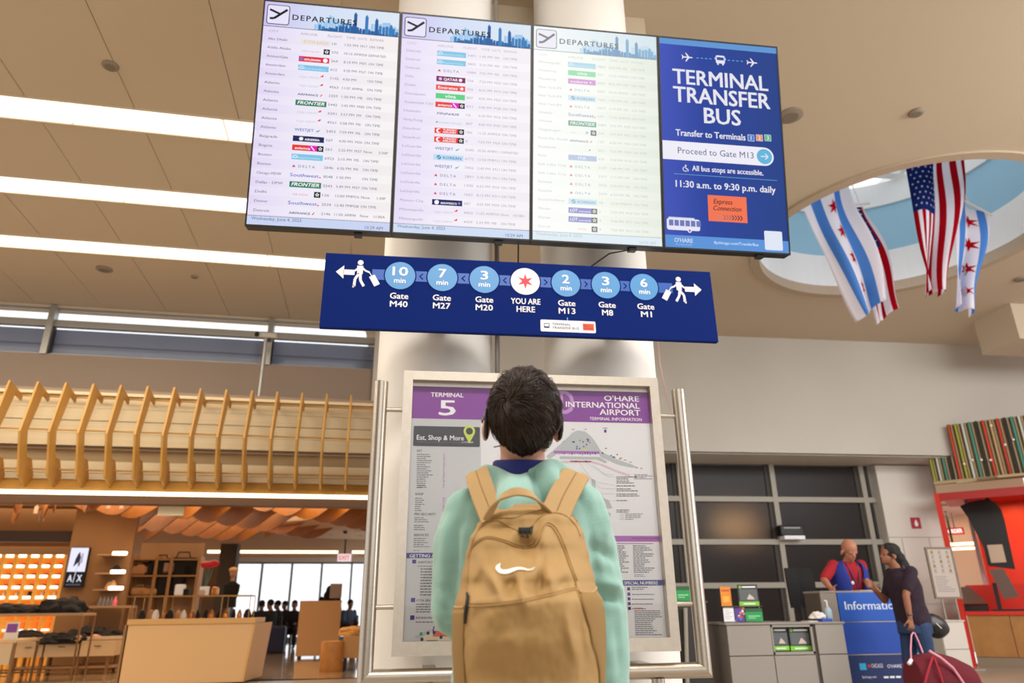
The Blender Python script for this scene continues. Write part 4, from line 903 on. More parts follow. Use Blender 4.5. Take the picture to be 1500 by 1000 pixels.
# low drawer table
x0 = H(20, 950, 14).x; x1 = H(116, 950, 14).x; x2 = H(169, 950, 14).x
zt2 = H(90, 935, 14).z+.02
t = thing('drawer_table', 'low cream drawer table with black garments hanging over its front', 'table', ((x0+x2)/2, 14.3, 0), FL)
m_cl = M('cream_laminate', 'd4b58a', .5)
MB().box(x0, x2, 14, 14.5, zt2-.05, zt2, .004).build('tabletop', m_cl, t)
n = 3
for k, (a, b) in enumerate(((x0, H(64, 950, 14).x), (H(64, 950, 14).x+.01, x1), (x1+.01, x2))):
    MB().box(a+.01, b-.01, 13.985, 14.4, zt2-.30, zt2-.06, .003).build('drawer', m_cl, t)
    MB().box((a+b)/2-.05, (a+b)/2+.05, 13.97, 13.985, zt2-.15, zt2-.14).build('handle', m_dark, t)
for x in (x0+.03, H(62, 950, 14).x, x1, x2-.1): MB().box(x-.02, x+.02, 14.02, 14.06, 0, zt2-.3).build('leg', m_brw, t); MB().box(x-.02, x+.02, 14.42, 14.46, 0, zt2-.05).build('leg', m_brw, t)
MB().box(x0, x2, 14.05, 14.45, .10, .13).build('lower_shelf', m_tab, t)
for k, (u, v, rw, rh, mt) in enumerate(((30, 934, .24, .12, m_blk), (80, 943, .30, .15, m_blk), (104, 944, .30, .17, m_blk), (140, 932, .24, .09, M('pale_cloth', 'c9a088', .9)), (155, 931, .22, .10, m_blk), (126, 928, .25, .12, m_blk), (116, 936, .14, .08, M('tan_cloth', 'b98a5c', .9)))):
    p = H(u, v, 14.1); cloth('folded_sweater', ['black garment stack at the left of the drawer table', 'black garment draped over the drawer table front, left one', 'largest black garment draped over the drawer table front', 'pale pink garment on the drawer table', 'black garment at the right end of the drawer table', 'black garment behind the pale one on the drawer table', 'tan garment between the black ones on the drawer table'][k], 'clothes', (p.x, 14.12+.25*(v < 935), max(p.z-.02, zt2-.10)), (rw, .2, rh), mt, 20+k, grp='garments on the drawer table')
# near left table corner with purple price card
x1 = H(22, 950, 12.2).x
t = table('display_table', 'cream panelled table cut by the left edge of the picture', 'table', x1-1.6, x1, 12.2, 13.0, H(10, 937, 12.2).z, m_cl, m_brw, leg=.015)
MB().box(x1-1.55, x1-.04, 12.2, 12.24, .28, H(10, 937, 12.2).z-.05).build('front_panel', m_cl, t)
p = H(14, 937, 12.4); t = thing('price_card', 'small purple and white card standing on the cream table', 'card', p, FL)
MB().box(p.x-.09, p.x+.09, 12.4, 12.42, p.z-.02, p.z+.24, .002).build('card', M('card_white', 'e8dccb', .5), t); P = Print(Plane((p.x-.09, 12.399, p.z-.02), (1, 0, 0), (0, 0, 1), FL)); P.rect(.02, .12, .16, .24, M('card_purple', '8a4a9c', .5)); P.build(t)
# wall shelves with lights at the partition end
for k, (v, lab) in enumerate(((812, 'top'), (839, 'middle'), (863, 'lowest'))):
    p = H(168-k*3, v, 14.7)
    t = thing('lit_wall_shelf', '%s lit glass shelf at the end of the brown shop wall' % lab, 'shelf', p, FL, 'lit wall shelves')
    MB().box(p.x-.28, p.x+.1, 14.65, 15.0, p.z-.02, p.z, .003).build('shelf_board', m_tab, t)
    MB().box(p.x-.02, p.x+.22, 14.62, 14.68, p.z-.01, p.z+.05, .01).build('light_bar', E('fff2dc', 5), t)
for k, (v, w_) in enumerate(((833, .09), (855, .07), (857, .06))):
    p = H(171 if k == 0 else (166 if k == 1 else 160), v+4, 14.85)
    o = MB().lathe((p.x, 14.8, p.z-.04), [(0, 0), (w_, .0), (w_*1.1, .05), (w_*.5, .13), (w_*.3, .15), (0, .15)], 16).build('hat', [m_blk, M('tan_cloth'), M('tan_cloth')][k], None, FL); tag(o, ['small black cap on the middle lit shelf', 'tan cap on the lowest lit shelf, right one', 'tan cap on the lowest lit shelf, left one'][k], 'hat')
# console along the brown wall
t = table('console_table', 'low brown console along the brown shop wall with small goods', 'table', H(122, 895, 14.6).x, H(193, 890, 14.6).x, 14.6, 14.93, H(150, 887, 14.6).z, M('console_brown', 'a07c5a', .5), m_brw)
for k in range(5):
    p = H(146+k*5.5, 884, 14.7); o = MB().lathe((p.x, 14.7, H(150, 887, 14.6).z), [(0, 0), (.035, 0), (.038, .08), (.02, .11), (.015, .16), (0, .16)], 12).build('bottle', M('grey_glass', '6a625c', .2) if k < 4 else M('pink_plastic', 'e0687a', .4), None, FL); tag(o, 'small grey bottle on the console, %s from the left' % ['first', 'second', 'third', 'fourth', 'last'][k] if k < 4 else 'pink item at the right of the bottles on the console', 'bottle', 'bottles on the console')
# rear shelving with dark bags, x 185..290
DB = 17.0
x0, x1, z0, z1 = bb(186, 812, 292, 878, DB)
z1 = H(240, 814, DB).z
t = thing('rear_shelving', 'brown rear shelving with dark bags behind the glass showcases', 'shelving', ((x0+x1)/2, DB, 0), FL)
m_shf = M('shelving_brown', 'a37a48', .5)
MB().box(x0, x1, DB+.4, DB+.43, 0, z1+.3).build('back_panel', M('shelving_back', 'a88560', .7), t)
for u, v in ((240, 818), (240, 842), (240, 872)): z = H(u, v, DB).z; MB().box(x0, x1, DB, DB+.4, z-.03, z).build('shelf_board', m_shf, t)
for u in (188, 225, 247, 288): x = H(u, 850, DB).x; MB().box(x-.03, x+.03, DB, DB+.4, 0, z1).build('post', m_shf, t)
for k, (u, vb, w_, h_, mt) in enumerate(((196, 842, .3, .26, 'tan_cloth'), (206, 842, .3, .3, 'tan_cloth'), (218, 842, .3, .34, 'black_cloth'), (232, 842, .42, .44, 'black_cloth'), (245, 842, .3, .4, 'pale_cloth'), (262, 845, .6, .55, 'black_cloth'), (275, 846, .3, .4, 'black_cloth'), (240, 872, .4, .72, 'black_cloth'), (253, 868, .35, .5, 'black_cloth'), (215, 872, .4, .2, 'tan_cloth'), (200, 872, .3, .22, 'tan_cloth'))):
    p = H(u, vb, DB); t2 = thing('handbag', '%s bag on the %s rear shelf, %s from the left' % ({'tan_cloth': 'tan', 'black_cloth': 'black', 'pale_cloth': 'pale'}[mt], 'upper' if vb < 850 else 'lower', ['first', 'second', 'third', 'fourth', 'fifth', 'sixth', 'seventh', 'second last', 'last', 'second', 'first'][k]), 'bag', (p.x, DB+.15, p.z), FL, 'bags on the rear shelving')
    MB().box(p.x-w_/2, p.x+w_/2, DB+.03, DB+.3, p.z, p.z+h_*.75, .05).build('body', MATS[mt], t2)
    MB().tube([(p.x-w_*.25, DB+.15, p.z+h_*.7), (p.x-w_*.18, DB+.15, p.z+h_*.95), (p.x+w_*.18, DB+.15, p.z+h_*.95), (p.x+w_*.25, DB+.15, p.z+h_*.7)], .015, 8).build('strap', MATS[mt], t2)
# big front counter with showcases
cx0, cx1 = H(190, 905, 11.5).x, H(374, 905, 11.5).x
zc1 = H(280, 906, 11.5).z+.0
t = thing('shop_counter', 'large beige shop counter with wood edged top in front of the showcases', 'counter', ((cx0+cx1)/2, 11.9, 0), FL)
q = MB(); q.prism([(cx0-.0, 11.5, .03), (cx1-.10, 11.5, .03), (cx1-.02, 11.5, zc1-.07), (cx0+.0, 11.5, zc1-.07)], (0, .05, 0)); q.build('front_panel', m_beige, t)
MB().box(cx0+.02, cx1-.12, 11.55, 12.5, .03, zc1-.07).build('carcass', m_brw, t)
MB().box(cx0-.02, cx1+.01, 11.48, 12.55, zc1-.07, zc1, .004).build('worktop', M('counter_oak', 'c99a5c', .45), t)
MB().box(cx0+.05, cx1-.2, 11.56, 12.4, 0, .03).build('plinth', m_dark, t)
q = MB(); q.prism([(cx1-.10, 11.5, .03), (cx1-.02, 11.5, zc1-.07), (cx1+.10, 12.5, zc1-.07), (cx1+.02, 12.5, .03)], (.03, 0, 0)); q.build('side_panel', M('counter_oak'), t)
MB().box(cx0-.05, cx0-.02, 11.5, 12.5, 0, zc1-.07).build('side_panel', m_brw, t)
# glass showcases on the counter
for k, (u0, u1) in enumerate(((200, 286), (286, 368))):
    x0 = H(u0, 880, 12.0).x; x1 = H(u1, 880, 12.0).x; zt = H(280, 873, 12.0).z
    t = thing('glass_showcase', ['left glass showcase on the beige shop counter', 'right glass showcase on the beige shop counter'][k], 'showcase', ((x0+x1)/2, 12.1, zc1), FL)
    MB().box(x0, x1, 11.9, 11.91, zc1+.002, zt).build('front_glass', m_tg, t)
    MB().box(x0, x1, 11.9, 12.4, zt, zt+.012).build('top_glass', m_tg, t)
    mm = (x0+x1)/2
    for x in (x0, mm, x1):
        for y in (11.9, 12.4): MB().box(x-.005, x+.005, y-.005, y+.005, zc1+.001, zt).build('post', m_wood, t)
    MB().box(x0, x1, 11.9, 11.91, zt-.008, zt+.012).box(x0, x1, 12.39, 12.4, zt-.003, zt+.012).build('rim', m_wood, t)
for k in range(16):
    u = 208+k*10.2; p = H(u, 903, 12.15); c = [m_blk, M('tan_cloth'), M('card_white'), M('copper', 'c07a3c', .3, .8)][k % 4 if k < 9 else (0 if k % 2 else 3)]
    w_ = .03+.025*rb.random()
    o = MB().lathe((p.x, 12.12+.1*(k % 2), zc1), [(0, 0), (w_, 0), (w_*1.1, .04), (w_*.6, .09+.03*rb.random()), (0, .13)], 14).build('trinket', c, None, FL); tag(o, '%s trinket inside the showcases, %s from the left' % ({0: 'black', 1: 'tan', 2: 'white', 3: 'copper'}[[m_blk, M('tan_cloth'), M('card_white'), M('copper')].index(c)], ['first', 'second', 'third', 'fourth', 'fifth', 'sixth', 'seventh', 'eighth', 'ninth', 'tenth', 'eleventh', 'twelfth', 'thirteenth', 'fourteenth', 'fifteenth', 'sixteenth'][k]), 'trinket', 'trinkets in the showcases')
for k, (u, w_, h_, c) in enumerate(((262, .13, .16, 'card_white'), (272, .08, .1, 'black_cloth'), (295, .1, .08, 'pale_cloth'), (314, .09, .12, 'copper'))):
    p = H(u, 873, 12.1); z = zt+.012
    o = MB().box(p.x-w_/2, p.x+w_/2, 12.05, 12.2, z, z+h_, .02).build('gift_box', MATS[c], None, FL); tag(o, ['tall white box on the left showcase top', 'small black box on the left showcase top', 'low pale box on the right showcase top', 'copper box on the right showcase top'][k], 'box')
# vase of red flowers
p = H(305, 873, 12.15); z = zt+.012
t = thing('vase', 'cream block vase on the right showcase holding red flowers', 'vase', (p.x-.06, 12.15, z), FL)
MB().box(p.x-.13, p.x+.0, 12.08, 12.2, z, z+.13, .01).build('pot', M('card_white'), t)
fl = thing('red_bouquet', 'bouquet of large red flowers with grey-green leaves in the cream vase', 'flowers', (p.x-.06, 12.15, z+.13), FL)
for k in range(7):
    a = k*2.4; x = p.x-.03+.075*math.cos(a)*(k > 0); y = 12.15+.05*math.sin(a); zz_ = H(305, 827, 12.15).z+.02*math.sin(k*3)
    q = MB().tube([(p.x-.06, 12.15, z+.12), ((x+p.x-.06)/2, y, z+.25), (x, y, zz_)], .006, 6); q.build('stem', M('leaf_grey', '5d6b58', .7), fl)
    b = bmesh.new(); bmesh.ops.create_icosphere(b, subdivisions=2, radius=1)
    for v in b.verts: v.co = V((x, y, zz_+.01))+V((v.co.x*.075, v.co.y*.07, v.co.z*.048))*(1+.3*noise.noise(v.co*3+V((k, 0, 0))))
    m = MB(); m.bm.free(); m.bm = b; m.build('bloom', M('red_petal', 'c4141c', .6), fl)
# tall beige till counter and log stool, wood block
x0, x1, z0, z1 = bb(437, 879, 500, 962, 17.0); x0 = H(438, 900, 17.).x; x1 = H(499, 900, 17.).x; z1 = H(470, 880, 17.).z
t = thing('till_counter', 'tall plain beige till counter at the back of the shop', 'counter', ((x0+x1)/2, 17.2, 0), FL)
MB().box(x0, x1, 17, 17.06, .05, z1, .005).build('front_panel', m_beige, t); MB().box(x0+.03, x1-.03, 17.06, 17.7, .05, z1-.02).build('carcass', m_brw, t); MB().box(x0, x1, 17.06, 17.75, z1-.02, z1+.01).build('worktop', M('counter_oak'), t)
for x in (x0+.08, x1-.08): MB().box(x-.03, x+.03, 17.1, 17.16, 0, .05).build('foot', m_dark, t)
p = FL.atz(486, 983, 0)
x0 = H(469, 960, p.y).x; x1 = H(503, 960, p.y).x; zt = H(486, 939, p.y).z; r = (x1-x0)/2
t = thing('log_stool', 'round light wood log stool in front of the till counter', 'stool', ((x0+x1)/2, p.y, 0), FL)
MB().lathe(((x0+x1)/2, p.y, 0), [(r*.97, 0), (r, .02), (r, zt-.02), (r*.97, zt), (0, zt)], 32).build('log', M('log_wood', 'c08542', .5, var=.15, vscale=8), t)
MB().lathe(((x0+x1)/2, p.y, zt), [(0, .001), (r*.9, .001), (r*.9, .004), (0, .004)], 32).build('end_grain', M('log_end', 'd29c58', .5), t)
p = H(515, 962, 13.4); x0 = H(502, 950, 13.4).x; x1 = H(540, 950, 13.4).x; zt = H(515, 931, 13.4).z
t = thing('wood_bench', 'light wood block bench beside the log stool', 'bench', ((x0+x1)/2, 13.5, 0), FL)
MB().box(x0, x1, 13.4, 14.0, zt-.35, zt, .006).build('block', M('bench_wood', 'c99a62', .5), t)
for x in (x0+.05, x1-.05): MB().box(x-.03, x+.03, 13.45, 13.9, 0, zt-.35).build('leg', m_dark, t)
cloth('folded_blanket', 'tan folded blanket lying on the wood block bench', 'blanket', ((x0+x1)/2-.05, 13.6, zt), (.26, .2, .13), M('tan_blanket', 'c8934e', .9), 50)
# security camera on a post above the canopy
p = FL.at(392, 500, 10.9)
ztop = FL.at(388, 493, 10.9).z
t = thing('security_camera', 'security camera on a thin white post above the canopy', 'camera', (p.x, 10.9, 3.05), FL)
MB().tube([(p.x-.03, 10.9, 3.1), (p.x-.03, 10.9, ztop-.03)], .028, 14).build('post', m_alu, t)
MB().box(p.x-.15, p.x+.13, 10.84, 10.96, ztop-.03, ztop+.05, .01).build('housing', M('camera_grey', 'b8b2a6', .5), t)
MB().lathe((0, 0, 0), [(.03, 0), (.03, .01)], 12).bm.free()
q = MB(); q.tube([(p.x-.15, 10.84, ztop+.01), (p.x-.17, 10.82, ztop+.01)], .04, 14); q.build('lens_hood', m_black, t)
MB().box(p.x-.0, p.x+.05, 10.88, 10.92, ztop-.08, ztop-.03).build('bracket', m_dark, t)
# ------------------------------------------------------------------ RIGHT SIDE (frame F0)
def G(u, v, D): return F0.at(u, v, D)
YG = 12.15
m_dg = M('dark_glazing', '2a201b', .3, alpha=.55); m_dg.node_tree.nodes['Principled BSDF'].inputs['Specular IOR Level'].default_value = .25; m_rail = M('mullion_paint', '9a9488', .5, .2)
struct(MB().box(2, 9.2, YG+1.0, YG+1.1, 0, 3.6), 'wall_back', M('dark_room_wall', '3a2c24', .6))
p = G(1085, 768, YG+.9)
l = bpy.data.lights.new('glass_glow_light', 'AREA'); l.shape = 'RECTANGLE'; l.size = .8; l.size_y = .4; l.energy = 26; l.color = (1, .66, .3); l.spread = 1.6  # added light on the wall behind the glass, stands in for a reflection
lo = bpy.data.objects.new('glass_glow_light', l); COL.objects.link(lo); lo.location = (p.x, YG+.35, p.z); lo.rotation_euler = (math.radians(90), 0, 0)
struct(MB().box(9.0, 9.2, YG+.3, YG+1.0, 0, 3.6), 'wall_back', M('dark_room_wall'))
zsg = 3.42
gw = thing('window_3', None, None, (6, YG, 0), F0); gw['kind'] = 'structure'
xg1 = G(1288, 760, YG).x
hz = [G(1100, v, YG).z for v in (672, 731, 793.5, 857, 925, 990)]
vx = [G(1131, 700, YG).x, G(1131, 700, YG).x*2-G(1262, 700, YG).x, G(1262, 700, YG).x]
vx = [vx[1]-(vx[2]-vx[0]), vx[1], vx[0], vx[2]]
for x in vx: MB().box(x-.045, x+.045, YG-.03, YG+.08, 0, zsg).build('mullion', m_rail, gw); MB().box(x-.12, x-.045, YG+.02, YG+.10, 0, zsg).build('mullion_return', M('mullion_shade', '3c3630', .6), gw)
for z in hz[1:4]: MB().box(2.2, xg1, YG-.025, YG+.08, z-.045, z+.045).build('transom', m_rail, gw)
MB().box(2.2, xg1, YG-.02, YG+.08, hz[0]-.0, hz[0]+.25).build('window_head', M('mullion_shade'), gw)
ex_ = [2.2]+vx+[xg1]; zz_ = [0, .35]+sorted(hz[1:4])+[hz[0]]
for i in range(len(ex_)-1):
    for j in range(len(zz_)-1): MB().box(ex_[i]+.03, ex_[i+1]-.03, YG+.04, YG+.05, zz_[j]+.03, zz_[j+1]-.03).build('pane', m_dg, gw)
# warm glow in the glass: a reflection imitated by the added light behind
struct(MB().box(2.0, XW1, YR, YG+.2, zs-.01, zs+.02), 'trim_6', m_wall)
# white wall panels right of the glazing
YP = 12.02
px0 = G(1284, 700, YP).x; px1 = G(1372, 740, YP).x
struct(MB().box(px0, px1+.05, YP, YP+.3, 0, zs-.02), 'wall_right', m_wall)
wp = thing('wall_panelling', 'white wall panels with thin joints right of the dark glazing', 'wall panels', ((px0+px1)/2, YP, 0)); del wp['category']; del wp['label']; wp['kind'] = 'structure'; m_pan = M('panel_white', 'd6d1c8', .6)
zj = G(1340, 787, YP).z; g = .006
MB().box(px0, px1+.0, YP-.02, YP-.001, zj+g, zs-.03).build('panel', m_pan, wp)
vj = [px0, G(1322, 800, YP).x, G(1362, 800, YP).x, px1+.0]
for a, b in zip(vj, vj[1:]):
    MB().box(a+g, b-g, YP-.02, YP-.001, .95, zj-g).build('panel', m_pan, wp); MB().box(a+g, b-g, YP-.02, YP-.001, .05, .95-2*g).build('panel', m_pan, wp)
x0, x1 = G(1333, 765, YP).x, G(1346.5, 765, YP).x; z0, z1 = G(1340, 774, YP).z, G(1340, 758, YP).z
t = thing('fire_sign', 'small red square sign with white drop symbol on the white wall', 'sign', ((x0+x1)/2, YP-.03, z0))
MB().box(x0, x1, YP-.04, YP-.02, z0, z1, .004).build('plate', M('sign_dark_red', 'a81426', .4), t)
P = Print(Plane((x0, YP-.0405, z0), (1, 0, 0), (0, 0, 1))); w_, h_ = x1-x0, z1-z0
P.face([(w_*.5+w_*.2*math.sin(a), h_*.4-h_*.22*math.cos(a)) for a in [PI*k/8-PI*.75 for k in range(13)]]+[(w_*.5, h_*.85)], M('sign_white')); P.build(t)
# counter run: grey modules
YC = 7.3
m_mod = M('grey_module', '928c85', .5); m_modd = M('module_gap', '4c443e', .6)
c = thing('information_counter', 'low light grey modular counter with brochure niche left of the blue desk', 'counter', (G(1125, 950, YC).x, YC, 0))
zt = G(1125, 911.5, YC).z; zm = G(1125, 960, YC).z; dz = zt-zm
xs_ = [G(1067.5, 950, YC).x, G(1133, 950, YC).x, G(1194, 950, YC).x]; xe = G(1196, 950, YC).x; xf = G(1241, 950, YC).x
def mod(x0, x1, z0, z1, mat=m_mod, d=.7, nm='module_panel'): MB().box(x0+.004, x1-.004, YC, YC+.02, z0+.004, z1-.004, .003).build(nm, mat, c)
MB().box(xs_[0], xs_[1], YC+.02, YC+.7, 0, zt-.02).box(xs_[1], xs_[2], YC+.02, YC+.7, 0, zm).box(xs_[1], xs_[2], YC+.16, YC+.7, zm, zt-.02).box(xs_[2], xf, YC+.02, YC+.26, 0, zt-.02).build('carcass', m_modd, c)
MB().box(xs_[0]-.01, xs_[2]+.01, YC-.01, YC+.72, zt-.02, zt, .003).box(xs_[2]+.01, xf+.01, YC-.01, YC+.27, zt-.02, zt).build('worktop', M('worktop_grey', '8c857e', .4), c)
zl = [zm-dz*1.15, zm, zt-.02]; zl = [0.03, zm-dz, zm, zt-.02]
for j in range(3):
    mod(xs_[0], xs_[1], zl[j], zl[j+1])
    if j < 2: mod(xs_[1], xs_[2], zl[j], zl[j+1])
    mod(xe+.02, xf, zl[j], zl[j+1])
# niche: frame around recessed posters
MB().box(xs_[1], xs_[2], YC+.0, YC+.02, zt-.045, zt-.02).box(xs_[1], xs_[2], YC, YC+.12, zm+.004, zm+.03).box(xs_[1], xs_[1]+.015, YC, YC+.02, zm, zt-.02).box(xs_[2]-.02, xs_[2], YC, YC+.02, zm, zt-.02).build('niche_frame', m_mod, c)
mod_s = MB().box(xs_[0]-.005, xs_[0], YC+.02, YC+.7, .03, zt-.03).build('side_panel', M('module_side', '6d645c', .5), c)
def poster(nm, lab, x0, x1, z0, z1, y, kind, fr=F0):
    t = thing(nm, lab, 'brochure', ((x0+x1)/2, y, z0), fr, 'brochures and cards')
    MB().box(x0, x1, y, y+.012, z0, z1).build('card', M('brochure_dark', '2c2e30', .4), t)
    P = Print(Plane((x0, y-.0005, z0), (1, 0, 0), (0, 0, 1), fr)); w, h = x1-x0, z1-z0
    if kind == 'dark':
        P.rect(0, 0, w, h*.2, M('brochure_lime', '7cc23a', .5)); P.rect(w*.05, h*.25, w*.95, h*.78, M('brochure_photo', '5a5e60', .5)); P.face([(w*.4, h*.3), (w*.55, h*.55), (w*.72, h*.42), (w*.8, h*.3)], M('brochure_pale', 'c8b8b4', .5), 2)
        P.disc(w*.12, h*.88, w*.07, M('brochure_lime'), 2); P.rect(w*.22, h*.85, w*.9, h*.92, M('sign_white'), 2); P.rect(w*.2, h*.07, w*.8, h*.12, M('sign_white'), 2)
    elif kind == 'green': P.rect(0, 0, w, h, M('brochure_green', '1f9a4e', .5)); P.rect(0, h*.72, w, h, M('brochure_dkgreen', '2c5a3c', .5), 2); P.rect(w*.15, h*.36, w*.85, h*.44, M('brochure_mint', '9ad8b0', .5), 3); P.rect(w*.15, h*.22, w*.6, h*.28, M('brochure_mint'), 3)
    elif kind == 'orange': P.rect(0, 0, w, h, M('brochure_orange', 'e08a1c', .5)); P.rect(w*.2, h*.2, w*.8, h*.5, M('brochure_amber', 'f0ae4a', .5), 2); P.rect(w*.1, h*.75, w*.9, h*.85, M('brochure_red', 'c0503a', .5), 2)
    elif kind == 'white': P.rect(0, 0, w, h, M('sign_white')); [P.rect(w*.12, h*(.2+.14*k), w*(.6+.25*(k % 2)), h*(.23+.14*k), ink2, 2) for k in range(5)]
    else:
        P.rect(0, 0, w, h, M('brochure_violet', '5c3a94', .5)); r_ = random.Random(2)
        for k in range(12): P.disc(w*r_.random(), h*r_.random(), w*.12, M(['brochure_orange', 'brochure_blue2', 'sign_white', 'brochure_red'][k % 4], '3a7ad0', .5), 2+k % 3, 10)
    P.build(t); return t
poster('brochure', 'dark and lime green brochure in the counter niche, left one', G(1134, 930, YC).x, G(1158, 930, YC).x, G(1145, 953, YC).z, G(1145, 919, YC).z, YC+.06, 'dark')
poster('brochure', 'dark and lime green brochure in the counter niche, right one', G(1160, 930, YC).x, G(1191, 930, YC).x, G(1175, 953, YC).z, G(1175, 919, YC).z, YC+.06, 'dark')
# dark items at the counter side
# brochure rack on the counter
YB = YC+.2
rk = thing('brochure_rack', 'small clear brochure rack on the left end of the grey counter', 'rack', (G(1088, 900, YB).x, YB, zt))
rx = [G(u, 885, YB).x for u in (1057, 1073.5, 1090, 1115)]; rz = [zt, G(1080, 888, YB).z, G(1080, 856, YB).z]
MB().box(rx[0], rx[3], YB+.05, YB+.06, zt, rz[2]).build('back_panel', m_tg, rk); MB().box(rx[0], rx[3], YB-.02, YB+.06, zt, zt+.008).box(rx[0], rx[3], YB-.02, YB+.06, rz[1]-.004, rz[1]+.004).build('ledge', m_modd, rk)
poster('brochure', 'orange brochure at the upper left of the rack on the counter', rx[0], rx[1]-.01, rz[1]+.006, rz[2]-.02, YB, 'orange')
poster('brochure', 'large dark and lime green brochure at the upper right of the rack', rx[2]-.05, rx[3]-.02, rz[1]+.006, rz[2], YB, 'dark')
poster('brochure', 'white printed card at the lower left of the rack', rx[0]+.01, rx[1], zt+.01, rz[1]-.01, YB, 'white')
poster('brochure', 'colourful violet brochure at the lower middle of the rack', rx[1]+.01, rx[2]-.01, zt+.01, rz[1]-.01, YB, 'multi')
poster('brochure', 'green map brochure at the lower right of the rack', rx[2], rx[3], zt+.01, rz[1]-.02, YB, 'green')
YL = YC+.1
a_, b_ = G(986, 930, YL), G(1040, 930, YL); zl_ = G(1010, 883, YL).z
t = thing('literature_stand', 'dark literature stand half hidden behind the steel rail beside the grey counter', 'stand', ((a_.x+b_.x)/2, YL, 0))
MB().box(a_.x, b_.x, YL+.02, YL+.35, .06, zl_).build('cabinet', M('stand_dark', '2a2624', .5), t); MB().box(a_.x-.01, b_.x+.01, YL, YL+.36, zl_, zl_+.02).build('top', m_modd, t)
MB().tube([G(1010, 1100, YL-.02), G(1004, 890, YL-.02)], .02, 12).build('pole', m_rail, t); MB().box(a_.x+.02, b_.x-.02, YL+.05, YL+.3, 0, .06).build('plinth', m_black, t)
poster('brochure', 'green brochure on the dark stand between map case and steel rail', G(992, 870, YL).x, G(1014, 870, YL).x, zl_+.021, G(1000, 858, YL).z, YL+.05, 'green')
# blue information desk
dx0, dx1 = G(1228, 890, YC).x+.03, G(1357, 890, YC-.1).x
YD = 7.62
dx0 = G(1229, 890, YD).x; dx1 = G(1355, 890, YD).x; dzt = G(1290, 864.5, YD).z
dzl = [0.0, G(1290, 958, YD).z-(G(1290, 910, YD).z-G(1290, 958, YD).z), G(1290, 958, YD).z, G(1290, 910, YD).z, dzt]
d = thing('information_desk', 'tall bright blue Information desk where the man in the vest stands', 'desk', ((dx0+dx1)/2, YD, 0))
m_b1 = M('desk_blue', '0a50b4', .5); m_b2 = M('desk_blue_mid', '0a42a4', .5); m_b3 = M('desk_navy', '122860', .5)
gl = G(1203, 880, YD).x
MB().box(gl, dx1, YD+.02, YD+.34, 0, dzt-.02).build('carcass', m_modd, d)
MB().box(gl, dx1+.005, YD-.005, YD+.36, dzt-.02, dzt, .003).build('worktop', M('worktop_grey'), d)
MB().box(gl, dx0-.01, YD, YD+.02, dzl[3]+.01, dzt-.02).build('side_module', M('side_module', '8a8178', .5), d)
for j in range(4): MB().box(dx0, dx1, YD-.002, YD+.02, dzl[j]+.006, dzl[j+1]-.006, .002).build('desk_panel', [m_b3, m_b3, m_b2, m_b1][j], d)
for j in (1, 2, 3): MB().box(dx0, dx1, YD, YD+.02, dzl[j]-.004, dzl[j]+.004).build('joint_strip', m_steel, d)
P = Print(Plane((dx0, YD-.003, 0), (1, 0, 0), (0, 0, 1))); U = P.p.uv
P.tpx('Information', 1238.5, 893, 1318, 891.5, 12, M('desk_lettering', 'd4e2f2', .5), bold=.015)
a = U(1260, 981); b = U(1268, 971); P.rect(a[0], a[1], b[0], b[1], M('logo_cyan', '2aa8dc', .5)); x, z = U(1273, 975); P.star(x, z, .022, M('sign_red'), 2)
P.tpx('CHICAGO', 1277, 978, 1294, 977.5, 6, M('sign_white')); P.tpx("O'HARE", 1300, 978, 1321, 977.5, 5, M('sign_white')); P.tpx('flychicago.com', 1263, 993, 1284, 992.5, 3.5, M('sign_white')); [P.rect(U(1295+9*k, 993)[0], U(1300, 993)[1], U(1302+9*k, 993)[0], U(1300, 990)[1], M('sign_white')) for k in range(3)]
P.build(d)
# things on the counters
x, z = G(1215, 908, YC+.15).x, zt
t = thing('sanitizer_bottle', 'clear pump bottle of hand sanitizer on the grey counter', 'bottle', (x, YC+.15, z))
MB().lathe((x, YC+.15, z), [(0, 0), (.034, 0), (.037, .01), (.037, .11), (.014, .14), (.014, .15)], 20).build('bottle_body', M('sanitizer_clear', 'a9c4d4', .15, alpha=.75), t)
MB().tube([(x, YC+.15, z+.15), (x, YC+.15, z+.20), (x-.025, YC+.15, z+.202)], .008, 8).build('pump', M('pump_white', 'e8e8ea', .4), t)
x = G(1199, 900, YC+.1).x
cloth('tissue_box', 'white tissue packet on the grey counter beside the pump bottle', 'tissues', (x, YC+.12, zt+.03), (.085, .05, .055), M('tissue_white', 'd8d2cc', .8), 71, F0)
o = MB().box(G(1201, 900, YC+.05).x, G(1216, 900, YC+.05).x, YC+.02, YC+.12, zt, zt+.03, .004).build('small_box', M('small_blue_box', '2a4aa8', .5), None, F0); tag(o, 'small flat blue box under the tissue packet', 'box')
o = MB().box(G(1183, 900, YC+.05).x, G(1196, 900, YC+.05).x, YC+.04, YC+.2, zt, zt+.008).build('paper_stack', M('tissue_white'), None, F0); tag(o, 'thin stack of white paper left of the tissue packet', 'paper')
o = MB().box(G(1252, 860, YD+.2).x, G(1272, 860, YD+.2).x, YD+.1, YD+.3, dzt, dzt+.006).build('paper_sheet', M('tissue_white'), None, F0); tag(o, 'white paper sheet on the blue desk before the man', 'paper')
